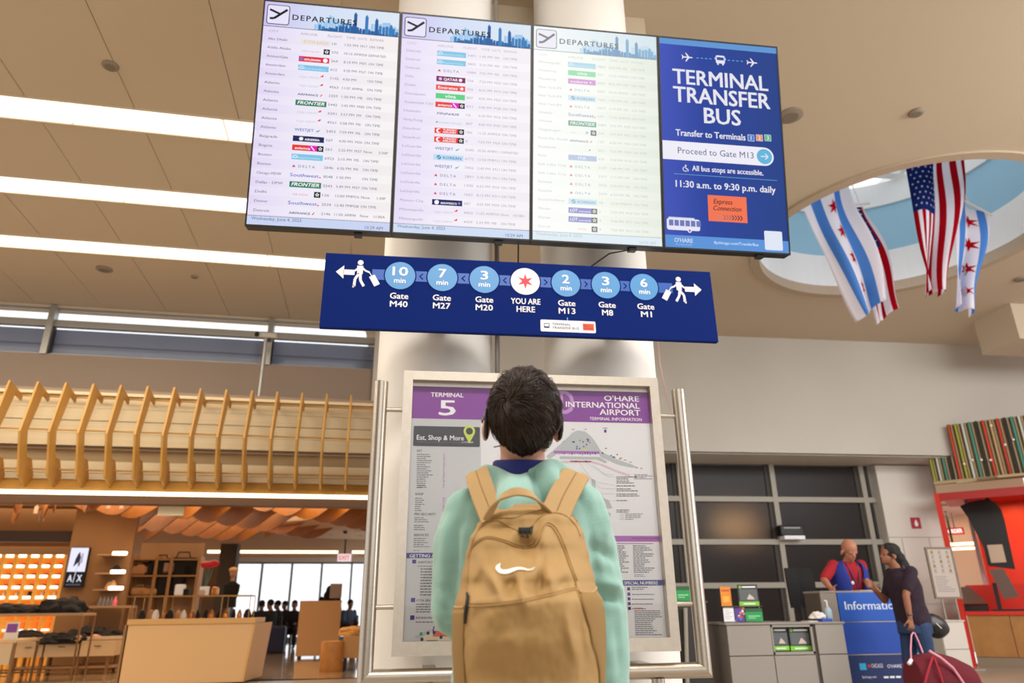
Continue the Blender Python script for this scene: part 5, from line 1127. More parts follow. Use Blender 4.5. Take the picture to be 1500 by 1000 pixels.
# office chair
YH = 8.9
cx = G(1187, 870, YH).x
t = thing('office_chair', 'black office chair with mesh back behind the grey counter', 'chair', (cx, YH, 0))
zb, ztop = G(1187, 890, YH).z, G(1187, 830, YH).z
q = MB(); rows_ = []
for j in range(9):
    s = j/8; z = zb+(ztop-zb)*s; w = .15+.03*math.sin(s*3)+.02*s; y = YH+.26-.05*math.sin(s*3)
    rows_.append([V((cx-w, y-.03, z)), V((cx, y+.02, z)), V((cx+w, y-.03, z)), V((cx+w, y, z)), V((cx, y+.05, z)), V((cx-w, y, z))])
q.rings(rows_); q.build('backrest', M('mesh_black', '0d0c0c', .8), t)
MB().box(cx-.24, cx+.24, YH-.25, YH+.22, .44, .52, .03).build('seat', M('mesh_black'), t)
for s in (-1, 1): MB().tube([(cx+s*.26, YH-.05, .48), (cx+s*.28, YH-.05, .68), (cx+s*.27, YH-.2, .70), (cx+s*.27, YH+.1, .70)], .018, 8).build('armrest', m_black, t)
MB().tube([(cx, YH, .08), (cx, YH, .45)], .03, 12).build('gas_lift', m_black, t); MB().tube([(cx, YH+.2, .46), (cx, YH+.29, .55), (cx, YH+.29, zb+.1)], .025, 8).build('back_strut', m_black, t)
for k in range(5):
    a = 2*PI*k/5; e_ = V((cx+.3*math.cos(a), YH+.3*math.sin(a), .07)); l_ = MB().tube([(cx, YH, .09), e_], [.025, .015], 8).build('leg', m_black, t); MB().ell((e_.x, e_.y, .03), (.03, .03, .03), None, 10).build('caster', m_black, l_)
# dark printer-like box with band standing on the transom (seen at 1148..1178)
x0, x1 = G(1147, 785, 11.9).x, G(1181, 785, 11.9).x; z0, z1 = G(1165, 789, 11.9).z, G(1165, 768, 11.9).z
hs = G(1165, 789.5, YG).z
t = thing('window_box_sign', 'small black and white box sign standing on the window transom', 'sign', ((x0+x1)/2, 11.95, z0))
MB().box(x0, x1, 11.95, 12.12, z0+.06, z1, .02).build('box', m_black, t); MB().box(x0+.05, x1, 11.94, 12.12, z0, z0+.06).build('base', M('sign_white'), t)
P = Print(Plane((x0, 11.949, z0), (1, 0, 0), (0, 0, 1))); P.rect((x1-x0)*.15, (z1-z0)*.74, (x1-x0)*.85, (z1-z0)*.84, M('window_sign_grey', '9a9a9e', .5)); P.build(t)
# menu board on stand
YM = 10.9
q0 = G(1363, 800, YM); q1 = G(1401, 800, YM); zt_, zb_ = G(1380, 801, YM).z, G(1385, 877, YM).z
t = thing('menu_board', 'framed pale menu board on a slim metal stand by the red booth', 'menu board', ((q0.x+q1.x)/2, YM, 0))
X0, X1 = G(1361, 830, YM).x, G(1404, 830, YM).x; X1 = X0+(X1-X0)*.92
for b in ((X0, X1, zt_-.03, zt_), (X0, X1, zb_, zb_+.03), (X0, X0+.03, zb_+.03, zt_-.03), (X1-.03, X1, zb_+.03, zt_-.03)): MB().box(b[0], b[1], YM, YM+.03, b[2], b[3]).build('frame_rail', M('stand_brown', '8c7868', .5), t)
MB().box(X0+.03, X1-.03, YM+.01, YM+.025, zb_+.03, zt_-.03).build('board', M('menu_paper', 'c8bcb2', .5), t)
P = Print(Plane((X0, YM+.0095, zb_), (1, 0, 0), (0, 0, 1))); w, h = X1-X0, zt_-zb_; r_ = random.Random(4)
for k in range(5):
    for j in range(3): P.disc(w*(.22+.28*j), h*(.9-.09*k), w*.05, M('menu_ochre', ['9a7a3c', 'a89068', '8a7a6a'][(k+j) % 3], .6) if (k+j) % 3 == 0 else M('menu_grey', 'a3988e', .6), 1, 10); P.rect(w*(.14+.28*j), h*(.855-.09*k), w*(.3+.28*j), h*(.862-.09*k), ink2, 2)
for k in range(8): P.rect(w*.15, h*(.42-.04*k), w*(.5+.35*r_.random()), h*(.432-.04*k), ink2, 2)
P.build(t)
for x in (X0+.12, X1-.12): MB().tube([(x, YM+.02, 0), (x, YM+.02, zb_)], .015, 10).build('pole', m_steel, t)
MB().box(X0, X1, YM-.15, YM+.2, 0, .02).build('foot_plate', m_steel, t)
# low white cabinet below the menu board
xa = G(1382, 940, 9.6).x; xb = G(1418, 940, 9.6).x; zc_ = G(1400, 908, 9.6).z
t = thing('white_cabinet', 'low white cabinet under the menu board', 'cabinet', ((xa+xb)/2, 9.6, 0))
MB().box(xa, xb, 9.62, 10.4, 0, zc_-.02).build('carcass', m_wall, t); MB().box(xa-.01, xb+.01, 9.59, 10.42, zc_-.02, zc_).build('top', m_wall, t)
hf = zc_/2
for z0, z1 in ((.02, hf-.004), (hf+.004, zc_-.025)): MB().box(xa+.004, xb-.004, 9.6, 9.62, z0, z1).build('door', M('cabinet_door', 'cfc7be', .5), t)
# ---------------- red food booth, set at an angle (frame FB)
FB = Frame(math.radians(-42)); DB0 = 14.40
def GB(u, v, D=DB0): return FB.at(u, v, D)
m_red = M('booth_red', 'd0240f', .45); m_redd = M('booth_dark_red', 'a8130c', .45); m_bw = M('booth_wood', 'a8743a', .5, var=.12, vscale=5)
xL = GB(1373, 740).x; xR = xL+5.2; zk = GB(1460, 895).z; zbk = GB(1460, 962).z; zh_ = GB(1400, 720).z
bt = thing('food_booth', 'red food booth with wood counter front at the right edge', 'booth', (xL+1.5, DB0, 0), FB)
wd = (xR-xL-.08)/9
for k in range(9): MB().box(xL+.08+wd*k+.005, xL+.08+wd*(k+1)-.005, DB0, DB0+.03, zbk, zk-.06).build('wood_panel', m_bw, bt)
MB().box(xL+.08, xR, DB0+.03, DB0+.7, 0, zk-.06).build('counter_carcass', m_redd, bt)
MB().box(xL+.08, xR, DB0+.015, DB0+.04, 0, zbk-.004).build('kick_plate', M('kick_grey', '8c7a66', .5), bt)
MB().box(xL+.06, xR, DB0-.03, DB0+.75, zk-.06, zk, .005).build('counter_top', m_red, bt)
MB().box(xL-.02, xL+.06, DB0-.02, DB0+.10, 0, zh_).build('corner_post', m_red, bt)
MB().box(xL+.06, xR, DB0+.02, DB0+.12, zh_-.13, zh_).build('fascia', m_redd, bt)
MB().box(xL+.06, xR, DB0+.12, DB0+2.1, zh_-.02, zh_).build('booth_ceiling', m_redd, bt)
xo = GB(1425, 860, DB0+.9).x
MB().box(xL+.1, xR, DB0+.78, DB0+.84, .0, GB(1410, 857, DB0+.8).z).build('red_upstand', m_red, bt)
xb = GB(1436, 800, DB0+2.0).x
MB().box(xb, xR, DB0+2.0, DB0+2.1, 0, zh_-.02).build('back_wall', M('booth_orange_wall', 'd8320f', .5), bt)
MB().box(xb-.06, xb, DB0+1.2, DB0+2.1, 0, zh_-.02).build('side_wall', M('booth_pinkish', 'b89a9a', .5), bt)
l = bpy.data.lights.new('booth_lamp', 'AREA'); l.energy = 24; l.color = (1, .5, .22); l.size = .8
lo = bpy.data.objects.new('booth_lamp', l); COL.objects.link(lo); lo.location = FB.R @ V((GB(1500, 800, DB0+1.3).x, DB0+1.2, zh_-.06))
pts = [(1406, 741), (1420, 735), (1434, 732), (1449, 731), (1459, 736), (1467, 747), (1472, 763), (1478, 792), (1487, 833), (1447, 828), (1441, 803), (1430, 780), (1418, 758)]
t = thing('black_arch_hood', 'large black curved hood over the red booth counter', 'hood', GB(1445, 830, DB0+.9), FB)
q = MB(); q.prism([GB(u, v, DB0+.9) for u, v in pts], (0, .25, 0)); q.build('hood', m_black, t)
q = MB(); p = GB(1447, 734, DB0+1.0); q.box(p.x-.03, p.x+.03, DB0+.98, DB0+1.04, p.z-.03, zh_-.02).build('hanger', m_black, t)
a_ = GB(1452, 824, DB0+.89); b_ = GB(1468, 797, DB0+.89); MB().box(a_.x, b_.x, DB0+.88, DB0+.9, a_.z, b_.z).build('pale_notice', M('notice_beige', 'c8b49c', .6), t)
# corridor beyond the booth opening
DK = DB0+4.2
a_ = GB(1374, 800, DK).x; b_ = GB(1440, 800, DK).x
struct(MB().box(a_-1.0, b_+1.0, DK, DK+.1, 0, 3.6), 'wall_back', M('corridor_wall', 'd0b494', .7), FB)
struct(MB().box(a_-1.0, b_+1.0, DB0+2.2, DK, zh_+.02, zh_+.06), 'ceiling', M('corridor_ceiling', 'b8917c', .7), FB)
l = bpy.data.lights.new('corridor_lamp', 'AREA'); l.energy = 16; l.color = (1, .78, .6); l.size = .8
lo = bpy.data.objects.new('corridor_lamp', l); COL.objects.link(lo); lo.location = FB.R @ V(((a_+b_)/2, DB0+3.2, zh_-.0))
D_ = DB0+3.6
a_ = GB(1387, 783.5, D_); b_ = GB(1411, 771.5, D_); x0, x1, z0, z1 = a_.x, b_.x, a_.z, b_.z
t = thing('order_sign', 'small glowing red sign with white lettering in the booth corridor', 'sign', ((x0+x1)/2, D_, z0), FB)
MB().box(x0, x1, D_, D_+.06, z0, z1, .005).build('sign_box', E('d83a2c', .9), t); MB().box((x0+x1)/2-.01, (x0+x1)/2+.01, D_+.02, D_+.04, z1, zh_+.02).build('hanger', m_black, t)
P = Print(Plane((x0, D_-.001, z0), (1, 0, 0), (0, 0, 1), FB)); P.text('ORDER', (x1-x0)/2, (z1-z0)*.22, (z1-z0)*.55, E('fff4e8', 1.6), w=(x1-x0)*.8, al='c', bold=.02); P.build(t)
D_ = DB0+3.2
for k, (v0, v1) in enumerate(((794.5, 799), (801, 805))):
    x0, x1 = GB(1390, 797, D_).x, GB(1429, 797, D_).x
    t = thing('tube_lamp', ['upper glowing tube lamp in the booth corridor', 'lower glowing tube lamp in the booth corridor'][k], 'lamp', ((x0+x1)/2, D_, GB(1400, v1, D_).z), FB)
    MB().box(x0, x1, D_+.12*k, D_+.04+.12*k, GB(1400, v1, D_).z, GB(1400, v0, D_).z, .01).build('tube', E('ffd8b4', 3), t); MB().box(x0+.05, x0+.08, D_+.01+.12*k, D_+.03+.12*k, GB(1400, v0, D_).z, zh_+.02).build('hanger', m_black, t)
# equipment on the booth counter
D_ = DB0+.12
a_ = GB(1406, 890, D_); b_ = GB(1447, 883, D_)
t = thing('steel_warmer', 'low silver box with sloping front on the red counter', 'appliance', ((a_.x+b_.x)/2, D_, zk), FB)
zz0 = GB(1420, 884, D_).z; zz1 = GB(1420, 859, D_+.3).z
q = MB(); q.prism([(a_.x, D_, zz0), (b_.x, D_, zz0), (b_.x-.22, D_+.3, zz1), (a_.x, D_+.3, zz1)], (0, .05, -.04)); q.build('lid', m_steel, t); MB().box(a_.x+.04, b_.x-.02, D_+.04, D_+.4, zk+.0, zz0-.005).build('base', m_black, t)
pa = [GB(1448, 834, D_), GB(1470, 832, D_), GB(1493, 874, D_), GB(1471, 877, D_)]
t = thing('tilted_monitor', 'dark tilted touch screen on the red booth counter', 'monitor', ((pa[0].x+pa[2].x)/2, D_, zk), FB)
q = MB(); q.prism(pa, (0, .05, 0)); q.build('screen', M('monitor_grey', '6a544c', .3), t); MB().box(pa[3].x-.12, pa[3].x-.06, D_+.05, D_+.1, zk, pa[3].z+.25).build('stand', m_black, t); MB().box(pa[3].x-.2, pa[3].x+.25, D_-.02, D_+.2, zk, zk+.03).build('foot', m_black, t)
for u, v, lab in ((1391, 726, 'left bright downlight under the red booth ceiling'), (1444, 725, 'right bright downlight under the red booth ceiling'), (1398, 733, 'small downlight in the booth corridor ceiling')):
    p = FB.atz(u, v, zh_-.025 if v < 730 else zh_+.015); t = thing('downlight', lab, 'downlight', p, FB); MB().lathe(p, [(0, 0), (.09, 0)], 16).build('lens', E('ffe2c4', 4), t); MB().lathe(p, [(.092, -.004), (.12, 0), (.12, .004)], 16).build('ring', m_plas, t)
# coloured book-like boards above the booth: one plane cut by the soffit
DFa = 14.52
xa = FB.at(1364, 690, DFa).x; zb_ = FB.at(1400, 707, DFa).z; ztp = FB.at(1388, 622, DFa).z
fa = thing('striped_facade', 'facade of upright coloured boards like book spines above the red booth', 'facade', (xa+2, DFa, zb_), FB)
cols = ['9aa02c', 'c6c8bc', '3c8a78', '16161a', 'c03c1c', '9aa02c', 'c6c8bc', '3c8a78', '16161a', 'c8381a', 'b8986a', 'c03018', '16161a', '3c8a78', 'c6c8bc', 'c8381a', '9aa02c', '3c8a78', '16161a', 'b8986a', 'c03018']
nlow = 4; x4 = FB.at(1390, 640, DFa).x; wl = (x4-xa)/nlow; wu = (FB.at(1500, 640, DFa).x-x4)/10.3
for k in range(21):
    low = k < nlow; x = xa+wl*k if low else x4+wu*(k-nlow); w = wl if low else wu; zt1 = 3.36 if low else ztp
    MB().box(x, x+w, DFa+.03, DFa+.06, zb_, zt1).build('backing_board', M('facade_brown', '7c6648', .7), fa)
    c_ = cols[k]; MB().box(x+w*.14, x+w*.46, DFa-.03, DFa+.03, zb_+.05, zt1, .004).build('coloured_board', M('board_'+c_, c_, .6), fa)
    MB().box(x+w*.60, x+w*.78, DFa, DFa+.03, zb_+.05, zt1).build('plain_board', M('facade_tan', 'b09a74', .6), fa)
MB().box(xa, x+w, DFa-.04, DFa+.03, zb_, zb_+.05).build('bottom_rail', M('facade_tan'), fa)
for k in range(3): MB().box(xa+.35+.3*k, x+w, DFa-.15-.12*k, DFa-.10-.12*k, zb_-.03, zb_+.01).build('soffit_rib', M('facade_brown') if k % 2 else M('facade_tan'), fa)
for k in range(7):
    xx = x4+wu*(1.3+k*1.25); zz_ = zb_+[.30, .35, .34, .32, .9, .55, .62][k]
    p = V((xx, DFa-.04, zz_)); t = thing('spot_bulb', 'small round white bulb on the striped facade, %s from the left' % ['first', 'second', 'third', 'fourth', 'fifth', 'sixth', 'seventh'][k], 'bulb', p, FB, 'bulbs on the striped facade')
    MB().ell(p, (.022, .022, .022), None, 10).build('globe', M('bulb_white', 'f4ece0', .2), t); MB().box(xx-.006, xx+.006, DFa-.035, DFa+.03, zz_-.006, zz_+.006).build('arm', m_black, t)
# ceiling-hung white box at the far right
p = G(1485, 492, 9.6); o = MB().box(p.x-.1, p.x+2.4, 9.4, 10.2, p.z-.12, CEIL).build('ceiling_bulkhead', m_ceil, None, F0); o['kind'] = 'structure'; o.name = 'trim_7'
# ------------------------------------------------------------------ flags hanging in the skylight
def FM(name, col, rough=.8):
    if 'hang_'+name in MATS: return MATS['hang_'+name]
    m = bpy.data.materials.new('hang_'+name); m.use_nodes = True; nt = m.node_tree; nt.nodes.clear()
    o = nt.nodes.new('ShaderNodeOutputMaterial'); mx = nt.nodes.new('ShaderNodeMixShader'); mx.inputs[0].default_value = .6
    d = nt.nodes.new('ShaderNodeBsdfDiffuse'); t_ = nt.nodes.new('ShaderNodeBsdfTranslucent'); d.inputs[0].default_value = rgb(col); t_.inputs[0].default_value = rgb(col)
    nt.links.new(d.outputs[0], mx.inputs[1]); nt.links.new(t_.outputs[0], mx.inputs[2]); nt.links.new(mx.outputs[0], o.inputs[0]); MATS['hang_'+name] = m; return m
def flagmesh(nm, lab, corners, kind, Y, poleend, seed=0, fold=.10):
    """corners (px): TL, TR, BR, BL of the hanging cloth; built as one waving cloth with coloured cells"""
    TL, TR, BR, BL = [G(u, v, Y) for u, v in corners]
    nu, nv = 26, 40
    t = thing('hanging_flag', lab, 'flag', ((TL.x+TR.x)/2, Y, BL.z))
    b = bmesh.new(); g_ = []
    for j in range(nv+1):
        row = []
        for i in range(nu+1):
            s, q_ = i/nu, j/nv
            p = (TL*(1-s)+TR*s)*(1-q_)+(BL*(1-s)+BR*s)*q_
            y = fold*math.sin(s*9+q_*2.2+seed)*(.3+.7*q_)+.04*math.sin(q_*7+seed)
            x = .03*math.sin(q_*6+s*3+seed)+.02*math.sin(s*14+seed)
            row.append(b.verts.new(p+V((x, y, 0))))
        g_.append(row)
    if kind == 'us': mats = [FM('flag_red', 'c01828', .8), FM('flag_white', 'f2f0f6', .8), FM('flag_blue', '2a3c86', .8)]
    else: mats = [FM('flag_white', 'f2f0f6'), FM('flag_sky', '6aa4e4', .8), FM('flag_white', 'f2f0f6')]
    for j in range(nv):
        for i in range(nu):
            s, q_ = (i+.5)/nu, (j+.5)/nv
            if kind == 'us': mi = 2 if (s < .52 and q_ < .42) else (0 if int(s*13) % 2 == 0 else 1)
            elif kind == 'us2': mi = 2 if (q_ < .42 and s < .8) else (0 if int(s*7) % 2 == 1 else 1)
            else: mi = 1 if (.16 < s < .34 or .68 < s < .86) else 0
            f_ = b.faces.new((g_[j][i], g_[j][i+1], g_[j+1][i+1], g_[j+1][i])); f_.material_index = mi
    m = MB(); m.bm.free(); m.bm = b
    if kind == 'us2': mats = [FM('flag_red', 'c01828', .8), FM('flag_white', 'f2f0f6', .8), FM('flag_blue', '2a3c86', .8)]
    o = m.build('cloth', mats, t, smooth=True, autos=False)
    so = o.modifiers.new('s', 'SOLIDIFY'); so.thickness = .004
    # stars as raised patches
    sb = MB()
    def P3(s, q_):
        p = (TL*(1-s)+TR*s)*(1-q_)+(BL*(1-s)+BR*s)*q_
        y = fold*math.sin(s*9+q_*2.2+seed)*(.3+.7*q_)+.04*math.sin(q_*7+seed)
        x = .03*math.sin(q_*6+s*3+seed)+.02*math.sin(s*14+seed)
        return p+V((x, y-.016, 0))
    W_ = (TR-TL).length; H_ = (BL-TL).length
    def star(s, q_, r, k, inn, mat):
        mb = MB(); mb.poly([P3(s+(r if i % 2 == 0 else r*inn)*math.sin(PI*i/k)/W_, q_-(r if i % 2 == 0 else r*inn)*math.cos(PI*i/k)/H_) for i in range(2*k)]); mb.build('star', mat, t)
    if kind == 'chi':
        for q_ in (.16, .38, .60, .82): star(.51, q_, .11, 6, .42, FM('flag_red', 'c01828', .8))
    elif kind == 'us':
        for a in range(9):
            for c_ in range(5): star(.05+.10*c_+.05*(a % 2)*(c_ < 5)-.0, .03+.044*a, .022, 5, .45, FM('flag_white', 'f2f0f6'))
    else:
        for a in range(8):
            for c_ in range(4): star(.1+.17*c_+.08*(a % 2), .03+.048*a, .02, 5, .45, FM('flag_white', 'f2f0f6'))
    top = (TL+TR)/2
    MB().tube([TL+V((-.06, 0, .03)), TR+V((.06, 0, .03))], .018, 10).build('pole', m_white, t)
    MB().tube([top+V((0, 0, .03)), V(poleend)], .006, 6).build('hanging_wire', m_white, t)
    return t
YF = 7.4
flagmesh('flag', 'white hanging flag with two light blue stripes and red stars, left of the skylight', [(1175, 302), (1240, 250), (1292, 440), (1258, 468)], 'chi', 7.3, (SKC.x-1.2, 7.3, 7.6), .4)
flagmesh('flag', 'narrow stars and stripes flag hanging partly behind the left white flag', [(1252, 303), (1268, 300), (1321, 449), (1278, 476)], 'us2', 7.55, (SKC.x-.8, 7.5, 7.6), 1.7, .06)
flagmesh('flag', 'large stars and stripes flag hanging in the middle of the skylight', [(1326, 236), (1415, 226), (1386, 430), (1352, 428)], 'us', 7.0, (SKC.x, 7.0, 7.6), 2.3, .12)
flagmesh('flag', 'white hanging flag with light blue stripe at the right of the large flag', [(1395, 285), (1448, 318), (1430, 462), (1398, 450)], 'chi', 7.35, (SKC.x+.6, 7.35, 7.6), 3.1)
# ------------------------------------------------------------------ PEOPLE
def W(u, v, Y): return F0.at(u, v, Y)
def cap(mb, pts):
    """tapering limb: [(point, radius), ...]"""
    for (a, ra), (b, rb_) in zip(pts, pts[1:]):
        mb.tube([a, b], [ra, rb_], 14)
    for a, ra in pts: mb.ell(a, (ra, ra, ra), None, 14)
def fuse(mb, voxel, it, name, mat, parent, fn=None, sub=0):
    me = bpy.data.meshes.new('t'); mb.bm.to_mesh(me); mb.bm.free()
    o = bpy.data.objects.new('t', me); COL.objects.link(o)
    m = o.modifiers.new('r', 'REMESH'); m.mode = 'VOXEL'; m.voxel_size = voxel; m.use_smooth_shade = True
    m = o.modifiers.new('s', 'SMOOTH'); m.factor = .5; m.iterations = it
    dg = bpy.context.evaluated_depsgraph_get(); ev = o.evaluated_get(dg); m2 = bpy.data.meshes.new_from_object(ev)
    bpy.data.objects.remove(o); bpy.data.meshes.remove(me)
    m2.name = name
    if fn:
        nr = [v.normal.copy() for v in m2.vertices]
        for v, n_ in zip(m2.vertices, nr): v.co = v.co+n_*fn(v.co, n_)
    og = org_of(parent)
    for v in m2.vertices: v.co -= og
    m2.materials.clear(); m2.materials.append(mat); m2.shade_smooth()
    r = bpy.data.objects.new(name, m2); COL.objects.link(r); r.parent = parent
    return r
def ring(c, rx, ry, n=24, yaw=0, p=2.3):
    out = []
    for k in range(n):
        a = 2*PI*k/n; x = math.copysign(abs(math.cos(a))**(2/p), math.cos(a))*rx; y = math.copysign(abs(math.sin(a))**(2/p), math.sin(a))*ry
        out.append(V(c)+V((x*math.cos(yaw)-y*math.sin(yaw), x*math.sin(yaw)+y*math.cos(yaw), 0)))
    return out
def hand(mb, wrist, d, side, k=1.0, curl=.4):
    """palm and five fingers from the wrist along d; side = direction of the thumb; fingers curl towards 'inw'"""
    d = V(d).normalized(); s = V(side); s = (s-d*s.dot(d)).normalized(); nrm = d.cross(s).normalized()
    w = V(wrist); pc = w+d*.045*k
    for i in range(5): mb.ell(w+d*(.02+.014*i)*k, (.032*k, .032*k, .032*k), Matrix((s*1.0, d*.8, nrm*.42)).transposed(), 12)
    for i, (off, L) in enumerate(((.028, .068), (.010, .076), (-.010, .071), (-.028, .056))):
        b = w+d*.078*k+s*off*k; p1 = b+(d*(1-.2*curl)+nrm*.35*curl)*L*.45*k; p2 = p1+(d*(1-.8*curl)+nrm*.8*curl)*L*.32*k; p3 = p2+(d*(1-1.3*curl)+nrm*1.1*curl)*L*.26*k
        cap(mb, [(b, .0095*k), (p1, .009*k), (p2, .008*k), (p3, .007*k)])
    b = w+d*.03*k+s*.026*k; cap(mb, [(b, .012*k), (b+(d*.6+s*.8)*.035*k, .0105*k), (b+(d*.95+s*.85+nrm*.2)*.055*k, .009*k)])
def headmesh(mb, c, k, yaw, pitch):
    """head facing +y before rotation; returns its matrix"""
    Rm = Matrix.Rotation(yaw, 3, 'Z') @ Matrix.Rotation(pitch, 3, 'X')
    def at(x, y, z): return V(c)+Rm @ V((x*k, y*k, z*k))
    mb.ell(at(0, -.008, .025), (.074*k, .094*k, .088*k), Rm, 24)       # cranium
    mb.ell(at(0, .028, -.045), (.056*k, .060*k, .066*k), Rm, 20)       # face and jaw
    mb.ell(at(0, .075, -.085), (.022*k, .020*k, .018*k), Rm, 12)       # chin
    cap(mb, [(at(0, .088, -.005), .008*k), (at(0, .104, -.035), .012*k)])   # nose
    for s in (-1, 1):
        mb.ell(at(.030*s, .076, -.002), (.016*k, .014*k, .012*k), Rm, 12)   # brow/eye
        mb.ell(at(.016*s, .088, -.062), (.014*k, .008*k, .006*k), Rm, 10)   # lips
        mb.ell(at(.087*s, .002, -.030), (.010*k, .020*k, .033*k), Rm @ Matrix.Rotation(s*.35, 3, 'Z'), 14)   # ears
    return at, Rm
def face_bits(par, at, k, Rm):
    for s in (-1, 1):
        q = MB(); q.ell(at(.030*s, .087, -.004), (.0095*k, .006*k, .006*k), Rm, 10); q.build('eye', M('eye_dark', '4a3a34', .4), par)
    q = MB(); q.ell(at(0, .0915, -.062), (.021*k, .006*k, .006*k), Rm, 10); q.build('mouth', M('lip_tone', '9c5a50', .5), par)
def person(nm, lab, J, skin, shirt, pants, shoes='2a2622', k=1.0, yaw=0, pitch=0, sleeve=.55, voxel=.010, tw=.17, td=.105, shirt_nm='shirt', lower=True, hands=True, grp=None, curl=.4):
    t = thing(nm, lab, 'person', (J['pelvis'].x, J['pelvis'].y, 0), F0, grp)
    b = MB(); at, Rm = headmesh(b, J['head'], k, yaw, pitch)
    nk = J['neck']; cap(b, [(nk-V((0, 0, .02)), .056*k), (J['head']+V((0, -.0, -.06*k)), .050*k)])
    pl_, ch = J['pelvis'], J['chest']; by = J.get('body_yaw', 0)
    def torso(mb, g):
        mb.rings([ring(pl_+V((0, 0, -.08)), tw*.80+g, td*.9+g, yaw=by), ring(pl_, tw*.88+g, td*.98+g, yaw=by), ring(pl_.lerp(ch, .5), tw*.82+g, td*.92+g, yaw=by), ring(ch, tw*.95+g, td+g, yaw=by), ring(ch.lerp(nk, .55), tw*.92+g, td*.85+g, yaw=by), ring(ch.lerp(nk, .85), tw*.62+g, td*.62+g, yaw=by), ring(nk, .06+g, .06+g, yaw=by)])
    torso(b, 0)
    for s in ('L', 'R'):
        sh, el, wr = J['sh'+s], J['el'+s], J['wr'+s]
        cap(b, [(sh, .050*k), (sh.lerp(el, .5), .044*k), (el, .036*k), (el.lerp(wr, .4), .035*k), (wr, .024*k)])
        if hands: hand(b, wr, (wr-el), J.get('thumb'+s, V((0, 1, 0))), k, curl)
        hp, kn, an = J['hp'+s], J['kn'+s], J['an'+s]
        cap(b, [(hp, .080*k), (kn, .052*k), (kn.lerp(an, .35), .050*k), (an, .034*k)])
        cap(b, [(an+V((0, 0, -.03)), .036*k), (an+J.get('toe', V((0, .13, 0)))+V((0, 0, -.045)), .026*k)])
    fuse(b, voxel, 3, 'body', M('skin_'+skin, skin, .55), t)
    face_bits(t, at, k, Rm)
    b = MB(); torso(b, .014)
    for s in ('L', 'R'):
        sh, el, wr = J['sh'+s], J['el'+s], J['wr'+s]
        L = [(sh, .066*k), (sh.lerp(el, .5), .058*k)]
        L += [(sh.lerp(el, min(sleeve, 1)*.98), .053*k)] if sleeve <= 1 else [(el, .052*k), (el.lerp(wr, sleeve-1), .044*k)]
        cap(b, L)
    fuse(b, voxel, 3, shirt_nm, shirt if not isinstance(shirt, str) else M('cloth_'+shirt, shirt, .85), t, fn=lambda c, n_: .006*noise.noise(c*9))
    b = MB(); b.rings([ring(pl_+V((0, 0, -.12)), tw*.86+.01, td+.012, yaw=by), ring(pl_+V((0, 0, .02)), tw*.9+.008, td+.008, yaw=by)])
    for s in ('L', 'R'):
        hp, kn, an = J['hp'+s], J['kn'+s], J['an'+s]; cap(b, [(hp, .096*k), (kn, .068*k), (kn.lerp(an, .4), .064*k), (an.lerp(kn, .06), .056*k)])
    fuse(b, voxel, 3, 'trousers', pants if not isinstance(pants, str) else M('cloth_'+pants, pants, .85), t, fn=lambda c, n_: .005*noise.noise(c*11))
    for s in ('L', 'R'):
        an = J['an'+s]; b = MB(); tv = J.get('toe', V((0, .13, 0)))
        cap(b, [(an+V((0, 0, -.035)), .046*k), (an+tv*.5+V((0, 0, -.045)), .040*k), (an+tv*1.1+V((0, 0, -.052)), .034*k)]); fuse(b, voxel, 2, 'shoe', M('shoe_'+shoes, shoes, .6), t)
    return t, at, Rm
def std(x, y, h=1.7, yaw=0, wid=.19, kneel=0):
    """standing joints, facing direction yaw (0 = +y)"""
    k = h/1.7; c, s = math.cos(yaw), math.sin(yaw)
    def p(a, b, z): return V((x+a*c-b*s, y+a*s+b*c, z*k))
    J = dict(head=p(0, .02, 1.585), neck=p(0, -.01, 1.44), chest=p(0, 0, 1.25), pelvis=p(0, 0, .95))
    for n_, sg in (('L', -1), ('R', 1)):
        J['sh'+n_] = p(wid*sg, -.01, 1.385); J['el'+n_] = p((wid+.05)*sg, -.02, 1.10); J['wr'+n_] = p((wid+.06)*sg, .05, .86)
        J['hp'+n_] = p(.09*sg, 0, .90); J['kn'+n_] = p(.10*sg, .01, .50); J['an'+n_] = p(.10*sg, -.02, .08)
    J['toe'] = V((-s*.13*k, c*.13*k, 0)); J['body_yaw'] = yaw; J['_p'] = p
    for n_, sg in (('L', -1), ('R', 1)): J['thumb'+n_] = V((-s, c, 0))
    return J, k
# --- man in vest behind the blue desk
YMn = 8.20
hd = W(1237, 806, YMn); J, k = std(hd.x, YMn, 1.70, math.radians(180))
dz = hd.z-J['head'].z
J['head'] = hd+V((0, -.10, 0)); J['neck'] = V((hd.x, YMn-.02, hd.z-.125)); J['chest'] = V((hd.x, YMn, hd.z-.32)); J['shL'] = V((hd.x+.175, YMn, hd.z-.175)); J['shR'] = V((hd.x-.175, YMn, hd.z-.175))
a = W(1286, 852, 7.85); J['elL'] = W(1266, 848, 8.12); J['wrL'] = V((a.x-.05, 7.88, dzt+.035)); a = W(1222, 858, 7.8); J['elR'] = W(1207, 849, 8.12); J['wrR'] = V((a.x, 7.88, dzt+.035))
m_plaid = M('red_shirt', '98121e', .9)
t, at, Rm = person('person', 'bald man in red shirt and blue vest with lanyard behind the Information desk', J, 'ac7258', m_plaid, '22242e', k=1.08, yaw=math.radians(180), pitch=math.radians(-28), sleeve=.9, tw=.185, td=.12)
c0 = J['chest']; m_vest = M('blue_vest', '142a84', .8)
q = MB(); prof = [(-.30, .178, .128, 14), (-.15, .172, .126, 16), (.0, .186, .134, 20), (.08, .182, .130, 26), (.14, .150, .112, 34), (.185, .085, .080, 48)]
rows_ = []
